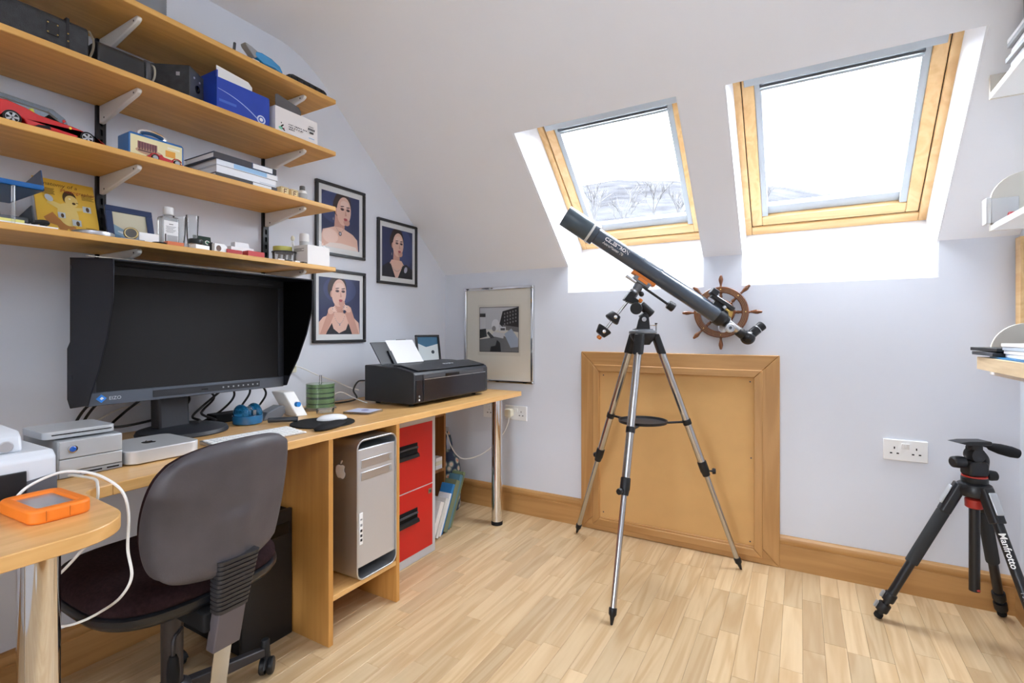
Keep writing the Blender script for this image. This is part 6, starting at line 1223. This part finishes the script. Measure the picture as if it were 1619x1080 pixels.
# mount, drawn in the plane facing the room (depth 2.24 from the viewer)
DD = 2.243
def mp_(cx_, cy_, dd=0.0): return atD(860+cx_/3.374, 300+cy_/3.374, DD+dd)     # a spot on the mount
BK = FW
def mq(x_, y_, dd=0.0): return atD(920+x_/6.75, 410+y_/6.75, DD+dd)
def slab(pts, d0, d1, nm, m_, bev=0.003):     # outline on the mount's own plane, given real depth
    n_ = len(pts); a = [mq(x_, y_, d0) for x_, y_ in pts]; b = [p+BK*(d1-d0) for p in a]
    q = MB()._add(a+b, [tuple(range(n_)), tuple(range(2*n_-1, n_-1, -1))]+[(i_, n_+i_, n_+(i_+1) % n_, (i_+1) % n_) for i_ in range(n_)])
    return q.build(nm, m_, r, bevel=bev)
for d0, d1 in ((-0.032, -0.020), (0.020, 0.032)):
    slab([(580, 758), (606, 650), (625, 608), (655, 590), (695, 592), (718, 620), (732, 756)], d0, d1, 'latitude_fork', M_black)
slab([(580, 760), (732, 758), (730, 735), (585, 735)], -0.0195, 0.0195, 'fork_base', M_black)
MB().cyl(mq(665, 640, -0.040), mq(665, 640, 0.040), 0.010, n=18).build('latitude_bolt', M_steel, r)
MB().tube([mq(720, 705), mq(800, 703)], 0.003, 8).tube([mq(792, 690), mq(792, 775)], 0.003, 8).build('adjust_screw', M_steel, r)
MB().cyl(mq(792, 692), mq(792, 680), 0.006, n=10).build('screw_head', M_black, r)
MB().cyl(mq(745, 590), mq(625, 480), 0.0195, n=24).build('polar_axis', M_black, r, bevel=0.003)
slab([(625, 600), (680, 560), (720, 600), (700, 650), (640, 650)], -0.0185, 0.0185, 'polar_yoke', M_black)
MB().cyl(mq(580, 525, -0.055), mq(580, 525, -0.004), 0.0265, n=30).build('drive_cover', M_black, r, bevel=0.003)
slab([(520, 335), (592, 368), (565, 405), (610, 435), (600, 480), (540, 470), (455, 427)], -0.025, 0.025, 'axis_housing', M_black)
MB().cyl(mq(535, 400), mq(600, 300), 0.0185, n=22).build('declination_axis', M_mgrey, r)
MB().lathe([(0.0225, 0), (0.0225, 0.007)], mq(556, 352), mq(600, 290)-mq(556, 352), 24).build('setting_circle', M_alu, r)
MB().ell(mq(635, 372, -0.03), 0.012, 14, 8).build('lock_knob', M_black, r)
MB().lathe([(0.007, 0), (0.009, 0.003), (0.009, 0.016), (0.006, 0.018)], mq(612, 460, -0.02), mq(640, 415, -0.02)-mq(612, 460, -0.02), 14).build('clamp_lever', M_orange, r)
cw0, cw1 = mq(505, 430), mq(180, 838)
rod = MB().cyl(cw0, cw1, 0.0062, n=14).build('counterweight_rod', M_steel, r)
wd_ = (cw1-cw0).normalized()
for x_, y_, flip in ((341, 618, 1), (222, 770, -1)):
    p = mq(x_, y_); cw = MB().lathe([(0.021, -0.019), (0.024, -0.017), (0.034, 0.012), (0.033, 0.018), (0.028, 0.020)], p, wd_*flip, 28).build('counterweight', M_black, r)
    MB().lathe([(0.007, 0), (0.008, 0.003), (0.008, 0.010), (0.005, 0.012)], p-BK*0.028, -BK, 12).build('set_screw', M_chrome, cw)
MB().lathe([(0.009, 0), (0.011, 0.003), (0.011, 0.012), (0.007, 0.015)], cw1-wd_*0.010, wd_, 16).build('safety_nut', M_orange, rod)
# tube axis
A_, B_ = mp_(113, 138), mp_(968, 700); tv = (B_-A_).normalized(); TL = (B_-A_).length; tup = tv.cross(BK).normalized()
if tup.z < 0: tup = -tup
MB().lathe([(0.0465, 0), (0.048, 0.003), (0.048, 0.128), (0.0465, 0.131)], A_, tv, 40).build('dew_shield', M_shield, r)
MB().lathe([(0.040, -0.0005), (0.043, -0.0005), (0.046, 0.0)], A_, tv, 36).build('objective_cap', M_shield, r)
MB().lathe([(0.0478, 0), (0.0492, 0.002), (0.0492, 0.008), (0.0478, 0.010)], A_+tv*0.1315, tv, 40).build('white_ring', mat('ring_white', c(222, 224, 222), 0.4), r)
MB().lathe([(0.0475, 0), (0.0475, 0.022), (0.041, 0.024), (0.037, 0.026)], A_+tv*0.1418, tv, 40).build('lens_cell', M_tele, r)
MB().lathe([(0.0365, 0), (0.0365, TL-0.215)], A_+tv*0.166, tv, 40).build('optical_tube', M_tele, r)
MB().lathe([(0.0385, 0), (0.039, 0.002), (0.039, 0.03), (0.036, 0.036), (0.027, 0.046), (0.026, 0.058)], A_+tv*(TL-0.05), tv, 36).build('focuser_housing', M_black, r)
# lettering along the side that faces the room
sd = -BK; lo = A_+tv*0.205-tup*0.002+sd*0.0372
q = text_mb('CELESTRON', 0.023, lo, tv, tup, 0.0, bold=0.0006); q2 = text_mb('AstroMaster 70', 0.0165, lo-tup*0.018, tv, tup, 0.0)
for g_, nm in ((q, 'brand_lettering'), (q2, 'model_lettering')):
    out = []
    for p in g_.v:      # wrap onto the tube
        w_ = (p-A_); s_ = w_.dot(tv); h_ = w_.dot(tup); an = h_/0.0365; out.append(A_+tv*s_+tup*(0.0367*math.sin(an))+sd*(0.0367*math.cos(an)))
    g_.v = out; g_.build(nm, M_white, r, smooth=0)
# saddle under the tube
w_ = mq(655, 205)-A_; AX = A_+tv*w_.dot(tv)
BB = basis(tv, BK, tv.cross(BK))
MB().obox(AX-tup*0.0445, (0.118, 0.040, 0.016), BB).build('dovetail_bar', M_orange, r, bevel=0.003)
for s_ in (-1, 1): MB().torus(AX+tv*0.046*s_, tv, 0.0378, 0.0016, 36, 6, 5.0).build('tube_ring', M_tele, r)
MB().obox(AX-tup*0.064, (0.082, 0.056, 0.024), BB).build('saddle', M_mgrey, r, bevel=0.004)
MB().obox(AX-tup*0.060-BK*0.0285, (0.048, 0.003, 0.012), BB).build('saddle_badge', M_orange, r, bevel=0.001)
MB().cyl(AX-tup*0.07, mq(585, 322), 0.021, n=20).build('saddle_neck', M_mgrey, r)
MB().cyl(mq(470, 175, -0.02), mq(575, 245, -0.02), 0.008, n=12).build('saddle_bolt', M_alu, r)
sm = MB().tube([mq(655, 298, -0.03), mq(780, 385, -0.035), mq(915, 478, -0.04)], 0.0055, 8).build('slow_motion_cable', M_black, r)
MB().lathe([(0.010, 0), (0.019, 0.004), (0.0205, 0.03), (0.019, 0.034)], mq(912, 474, -0.04), mq(1010, 540, -0.04)-mq(912, 474, -0.04), 20).build('slow_motion_knob', M_black, sm)
# finder, focuser, star diagonal, eyepiece
def mr_(x_, y_, dd=0.0): return atD(1070+x_/8.307, 430+y_/8.307, DD+dd)
F0, F1 = mr_(470, 330, -0.02), mr_(725, 470, -0.02); fv = (F1-F0).normalized(); fu = tup
MB().obox((F0+F1)/2, ((F1-F0).length+0.02, 0.028, 0.018), BB).build('finder_body', M_black, r, bevel=0.003)
MB().obox((F0+F1)/2+fu*0.0102-fv*0.004, ((F1-F0).length-0.01, 0.016, 0.003), BB).build('finder_rail', M_alu, r, bevel=0.001)
MB().obox(mr_(490, 268, -0.02), (0.034, 0.034, 0.030), BB).build('finder_window', M_black, r, bevel=0.004)
MB().obox(mr_(560, 440, -0.012), (0.06, 0.022, 0.034), BB).build('finder_foot', M_black, r, bevel=0.003)
MB().cyl(mr_(610, 480, -0.03), mr_(640, 455, -0.03), 0.008, n=12).build('finder_screw', M_alu, r)
MB().lathe([(0.024, 0), (0.025, 0.003), (0.022, 0.028), (0.019, 0.03)], mr_(600, 612), tv, 26).build('focuser_collar', M_alu, r)
MB().cyl(mr_(640, 640), mr_(830, 785), 0.0175, n=24).build('draw_tube', M_steel, r)
for s_ in (-1, 1):
    kb_ = MB().lathe([(0.010, 0), (0.0205, 0.002), (0.0205, 0.014), (0.016, 0.017), (0.014, 0.014)], mr_(652, 735)+BK*s_*0.028, BK*s_, 26).build('focus_knob', M_alu, r)
    MB().lathe([(0.007, 0), (0.006, 0.003)], mr_(652, 735)+BK*s_*0.0425, BK*s_, 12).build('knob_cap', M_dgrey, kb_)
MB().cyl(mr_(652, 735, -0.03), mr_(652, 735, 0.03), 0.006, n=10).build('focus_shaft', M_steel, r)
MB().lathe([(0.020, 0), (0.022, 0.004), (0.022, 0.030), (0.020, 0.034)], mr_(800, 770), mr_(900, 850)-mr_(800, 770), 22).build('clamp_ring', M_black, r)
MB().ell(mr_(932, 862), 0.032, 24, 16).build('star_diagonal', M_blackg, r)
ep = mr_(1110, 715)-mr_(955, 845)
MB().cyl(mr_(945, 850), mr_(1050, 760), 0.021, n=22).build('diagonal_barrel', M_blackg, r)
MB().lathe([(0.0175, 0), (0.020, 0.004), (0.020, 0.024), (0.021, 0.026), (0.021, 0.040), (0.018, 0.043)], mr_(1035, 775), ep, 22).build('eyepiece', M_black, r)
MB().lathe([(0.0214, 0), (0.0214, 0.003)], mr_(1062, 755), ep, 22).build('eyepiece_band', M_alu, r)

# ================================================================== CAMERA TRIPOD BY THE RIGHT WALL
TB = V3((2.516, -0.268, 0)); HZ = 0.522
r = thing('camera_tripod', 'black camera tripod with three-way pan head standing by the skirting', 'tripod', TB)
M_foam = mat('leg_foam', c(46, 48, 50), 0.9, bump=0.2, bscale=400); M_tblack = mat('tripod_black', c(24, 26, 30), 0.35); M_tred = mat('tripod_red', c(178, 50, 40), 0.4)
for k, ft in enumerate((V3((2.234, -0.294, 0)), V3((2.646, -0.045, 0)), V3((2.655, -0.508, 0)))):
    d = V3((ft.x-TB.x, ft.y-TB.y, 0)).normalized(); e = V3((-d.y, d.x, 0)); tp_ = TB+d*0.045+UP*(HZ-0.004); vec = ft-tp_; vn = vec.normalized(); P = lambda t: tp_+vec*t; out_ = vn.cross(e)
    if out_.dot(d) < 0: out_ = -out_
    lg = MB().cyl(P(0.05), P(0.86), 0.0145, n=18).build('leg', M_tblack, r)
    MB().prism(rrect(0.042, 0.036, 0.012), P(-0.03), e, out_, vec*0.20).build('leg_collar', M_tblack, lg, bevel=0.003)
    MB().prism([(-0.013, 0), (0.013, 0), (0.013, 0.072), (-0.013, 0.072)], P(0.0)+out_*0.0185, e, vn, out_*0.006).build('angle_lock', mat('lock_silver', c(188, 192, 196), 0.3, 0.4), lg, bevel=0.003)
    if k < 2: MB().lathe([(0.0195, 0), (0.020, 0.004), (0.020, vec.length*0.38), (0.0195, vec.length*0.38+0.004)], P(0.17), vn, 20).build('foam_grip', M_foam, lg)
    for t in (0.80, 0.88):
        cl_ = MB().lathe([(0.019, 0), (0.020, 0.003), (0.020, 0.028), (0.019, 0.032)], P(t), vn, 18).build('flip_lock', M_black, lg)
        MB().prism(rrect(0.012, 0.026, 0.004), P(t)+vn*0.016+out_*0.0195, e, vn, out_*0.009).build('lock_lever', M_grey, cl_, bevel=0.002)
    MB().cyl(P(0.86), P(0.97), 0.011, n=14).build('lower_leg', M_tblack, lg)
    MB().lathe([(0.013, 0), (0.014, 0.004), (0.014, 0.014), (0.010, 0.019)], ft-vn*0.026, vn, 14).build('rubber_foot', M_blackm, lg)
    if k == 2:
        sd2 = (CAM-P(0.4)); sd2 = (sd2-vn*sd2.dot(vn)).normalized(); wdir = vn.cross(sd2).normalized()
        if (sd2.cross(vn)).dot(wdir) < 0: wdir = -wdir
        text_mb('Manfrotto', 0.026, P(0.22)+sd2*0.0150-sd2.cross(vn)*0.008, vn, sd2.cross(vn), 0.0003, bold=0.0004).build('brand_lettering', M_white, lg, smooth=0)
        text_mb('190', 0.022, P(0.52)+sd2*0.0150-sd2.cross(vn)*0.007, vn, sd2.cross(vn), 0.0003).build('model_lettering', M_grey, lg, smooth=0)
MB().lathe([(0.030, -0.03), (0.048, -0.022), (0.052, 0.0), (0.046, 0.016), (0.036, 0.022)], TB+UP*HZ, n=28).build('spider', M_tblack, r)
MB().lathe([(0.021, 0), (0.026, 0.004), (0.027, 0.030), (0.022, 0.034)], TB+UP*(HZ-0.068), n=24).build('red_collar', M_tred, r)
cc = MB().cyl(TB+UP*0.165, TB+UP*(HZ-0.06), 0.0155, n=22).build('centre_column', M_tblack, r)
MB().ell(TB+UP*0.172-FW*0.0155, (0.006, 0.004, 0.004), 10, 6).build('red_button', M_tred, cc)
MB().lathe([(0.036, 0), (0.037, 0.003), (0.037, 0.016), (0.034, 0.019)], TB+UP*(HZ+0.0222), n=28).build('pan_base', M_black, r)
MB().lathe([(0.0355, 0), (0.0355, 0.004)], TB+UP*(HZ+0.0415), n=28).build('red_band', M_tred, r)
MB().prism(rrect(0.066, 0.052, 0.014), TB+UP*(HZ+0.046)-RT*0.0-FW*0.022+UP*0.024, RT, UP, FW*0.044).build('pan_body', M_black, r, bevel=0.005)
MB().tube(spline([TB+UP*(HZ+0.075)+RT*0.034, TB+UP*(HZ+0.105)+RT*0.034, TB+UP*(HZ+0.135)+RT*0.008, TB+UP*(HZ+0.145)-RT*0.02]), 0.013, 12).build('tilt_arm', M_black, r)
MB().lathe([(0.024, 0), (0.026, 0.004), (0.026, 0.032), (0.024, 0.036)], TB+UP*(HZ+0.118)-FW*0.018, FW, 24).build('tilt_joint', M_black, r)
MB().prism([(-0.075, 0.005), (-0.04, -0.004), (0.036, -0.004), (0.04, 0.004), (0.036, 0.010), (-0.04, 0.010)], TB+UP*(HZ+0.158)-FW*0.026, RT, UP, FW*0.052).build('quick_release_plate', M_black, r, bevel=0.002)
MB().cyl(TB+UP*(HZ+0.135), TB+UP*(HZ+0.155), 0.022, n=20).build('plate_seat', M_black, r)
def knob(p, d, l_, rr, nm):
    MB().lathe([(rr*0.5, 0), (rr*0.92, 0.006), (rr, l_*0.5), (rr*0.9, l_*0.9), (rr*0.6, l_)], p, d, 20).build(nm, M_black, r)
knob(TB+UP*(HZ+0.092)-RT*0.034, -RT+UP*0.02, 0.045, 0.021, 'pan_knob'); knob(TB+UP*(HZ+0.046)+RT*0.036, RT*1.0-UP*0.02-FW*0.2, 0.036, 0.018, 'lock_knob')
MB().cyl(TB+UP*(HZ+0.060)+RT*0.02, TB+UP*(HZ+0.046)+RT*0.038, 0.006, n=10).build('lock_shaft', M_steel, r)
h0 = TB+UP*(HZ+0.150)+RT*0.040; hd = RT-UP*0.27-FW*0.25
MB().lathe([(0.007, -0.02), (0.007, 0.004), (0.013, 0.012), (0.018, 0.04), (0.019, 0.075), (0.016, 0.095), (0.008, 0.10)], h0, hd, 18).build('pan_handle', M_blackm, r)

# ================================================================== WHITE SHELVES ON THE RIGHT WALL
M_wsh = mat('shelf_white', c(240, 240, 238), 0.45); SXR = 2.50; M_wend = mat('shelf_end_shaded', c(214, 207, 194), 0.5)  # beige of the end panels is shade put into the colour
for k, (zb, ye, hp, lab) in enumerate(((1.792, -0.487, 0.19, 'highest white wall shelf with rounded end, holding magazines'), (1.382, -0.490, 0.175, 'middle white wall shelf with rounded end and clear clip'), (0.936, -0.496, 0.16, 'lowest white wall shelf with rounded end, under papers'))):
    r = thing('white_shelf', lab, 'shelf', (2.60, -0.9, zb), 'white shelves on the right wall')
    MB().box(SXR, RW-0.0005, -1.45, ye-0.012, zb, zb+0.018).build('shelf_board', M_wsh, r, bevel=0.0015)
    ar = [(0, 0), (0.2045, 0), (0.2045, hp)]+[(0.085-0.085*math.sin(math.radians(a)), hp-0.085+0.085*math.cos(math.radians(a))) for a in range(0, 91, 10)]
    MB().prism(ar, (SXR, ye-0.012, zb), (1, 0, 0), (0, 0, 1), (0, 0.012, 0)).build('end_panel', M_wend, r, bevel=0.0015)
    MB().prism([(0.205, -0.0005), (0.06, -0.0005), (0.05, -0.010), (0.06, -0.016), (0.19, -0.05), (0.205, -0.05)], (SXR, ye-0.14, zb), (1, 0, 0), (0, 0, 1), (0, -0.016, 0)).build('bracket', M_wsh, r, bevel=0.004)
# top shelf: magazines stacked
for k in range(9):
    tag(MB().obox((2.603+0.004*(k % 3), -0.78, 1.8105+0.0068+k*0.0138), (0.18, 0.36+0.01*(k % 2), 0.0132), RZ((k % 4-1.5)*0.8)).build('magazine', M_paper if k % 3 else M_grey, bevel=0.001),
        'magazine in the neat pile on the highest white shelf', 'magazine', 'magazines on the highest white shelf')
tag(MB().box(2.53, 2.69, -0.97, -0.66, 1.9352, 2.03).build('archive_box', mat('box_slate', c(96, 106, 122), 0.5), bevel=0.002), 'slate grey archive box topping the magazine pile', 'box')
# middle shelf
z = 1.40
r = thing('label_holder', 'clear plastic label holder clipped to the shelf end', 'label holder', (2.49, -0.49, 1.40))
MB().box(2.486, 2.4985, -0.52, -0.478, 1.402, 1.482).build('clip', M_frost, r, bevel=0.002)
MB().box(2.4985, 2.56, -0.5205, -0.5155, 1.402, 1.478).build('clip_wing', M_frost, r, bevel=0.001)
r = thing('tape_reel', 'little red and white reel on the middle white shelf', 'reel', (2.55, -0.545, z))
MB().lathe([(0.013, 0), (0.014, 0.001), (0.014, 0.016), (0.013, 0.017)], (2.53, -0.545, z+0.0145), (1, 0, 0), 20).build('reel_body', mat('reel_red', c(190, 62, 68), 0.4), r)
MB().lathe([(0.0135, 0), (0.0135, 0.018)], (2.5475, -0.545, z+0.0145), (1, 0, 0), 20).build('reel_core', M_white, r)
tag(MB().box(2.53, 2.66, -0.72, -0.585, z+0.0003, z+0.018).build('hard_case', mat('case_bluegrey', c(118, 140, 150), 0.4), bevel=0.002), 'flat blue grey case on the middle white shelf', 'case')
tag(MB().box(2.525, 2.66, -0.90, -0.735, z+0.0003, z+0.055).build('white_carton', M_white, bevel=0.002), 'low white carton on the middle white shelf', 'box')
# lowest shelf: wooden tray board, folders, papers
z = 0.954
tag(MB().box(2.462, 2.67, -1.2, -0.530, z+0.0004, z+0.038).build('wooden_board', wood('pale_ply', c(206, 180, 140), c(224, 200, 162), 'Y', 1.2, 0.6), bevel=0.001), 'thick pale wooden board lying on the lowest white shelf', 'board')
tag(MB().box(2.47, 2.66, -1.0, -0.62, z+0.0386, z+0.043).build('blue_folder', mat('folder_sky', c(40, 120, 175), 0.4), smooth=0), 'thin blue folder directly on the wooden board', 'folder')
for k, (cl, lab) in enumerate(((M_dgrey, 'dark grey folder beneath another on the lowest white shelf'), (M_black, 'black folder topping the dark grey one on the lowest white shelf'))):
    tag(MB().obox((2.545, -0.60, z+0.050+k*0.013), (0.18, 0.15, 0.010), RZ(4+5*k)).build('file_folder', cl, bevel=0.001), lab, 'folder', 'folders on the lowest white shelf')
for k in range(4):
    tag(MB().obox((2.57, -0.80, z+0.048+k*0.010), (0.18, 0.22, 0.009), RZ(k*2-3)).build('envelope', M_paper if k != 2 else mat('envelope_blue', c(196, 208, 220), 0.7), bevel=0.001),
        ['lowest white envelope in the pile on the wooden board', 'white envelope under the pale blue one', 'pale blue envelope in the pile on the wooden board', 'uppermost white envelope in the pile on the wooden board'][k], 'envelope', 'envelopes on the lowest white shelf')
r = thing('paper_roll', 'curled white printout standing on the envelopes', 'paper', (2.60, -0.76, z+0.084))
MB().tube(spline([(2.56, -0.70, z+0.106), (2.60, -0.75, z+0.112), (2.66, -0.80, z+0.106)]), 0.02, 14).build('roll', M_paper, r)
# leaning pine strip in the corner beside the shelves
tag(MB().hexa([(2.68, -0.10, 0.90), (2.70, -0.10, 0.90), (2.70, -0.05, 0.90), (2.68, -0.05, 0.90)], [(2.69, -0.06, 1.42), (2.704, -0.06, 1.42), (2.704, -0.012, 1.42), (2.69, -0.012, 1.42)]).build('pine_strip', M_pine, bevel=0.001), 'pine strip fixed to the right wall near the corner', 'strip')
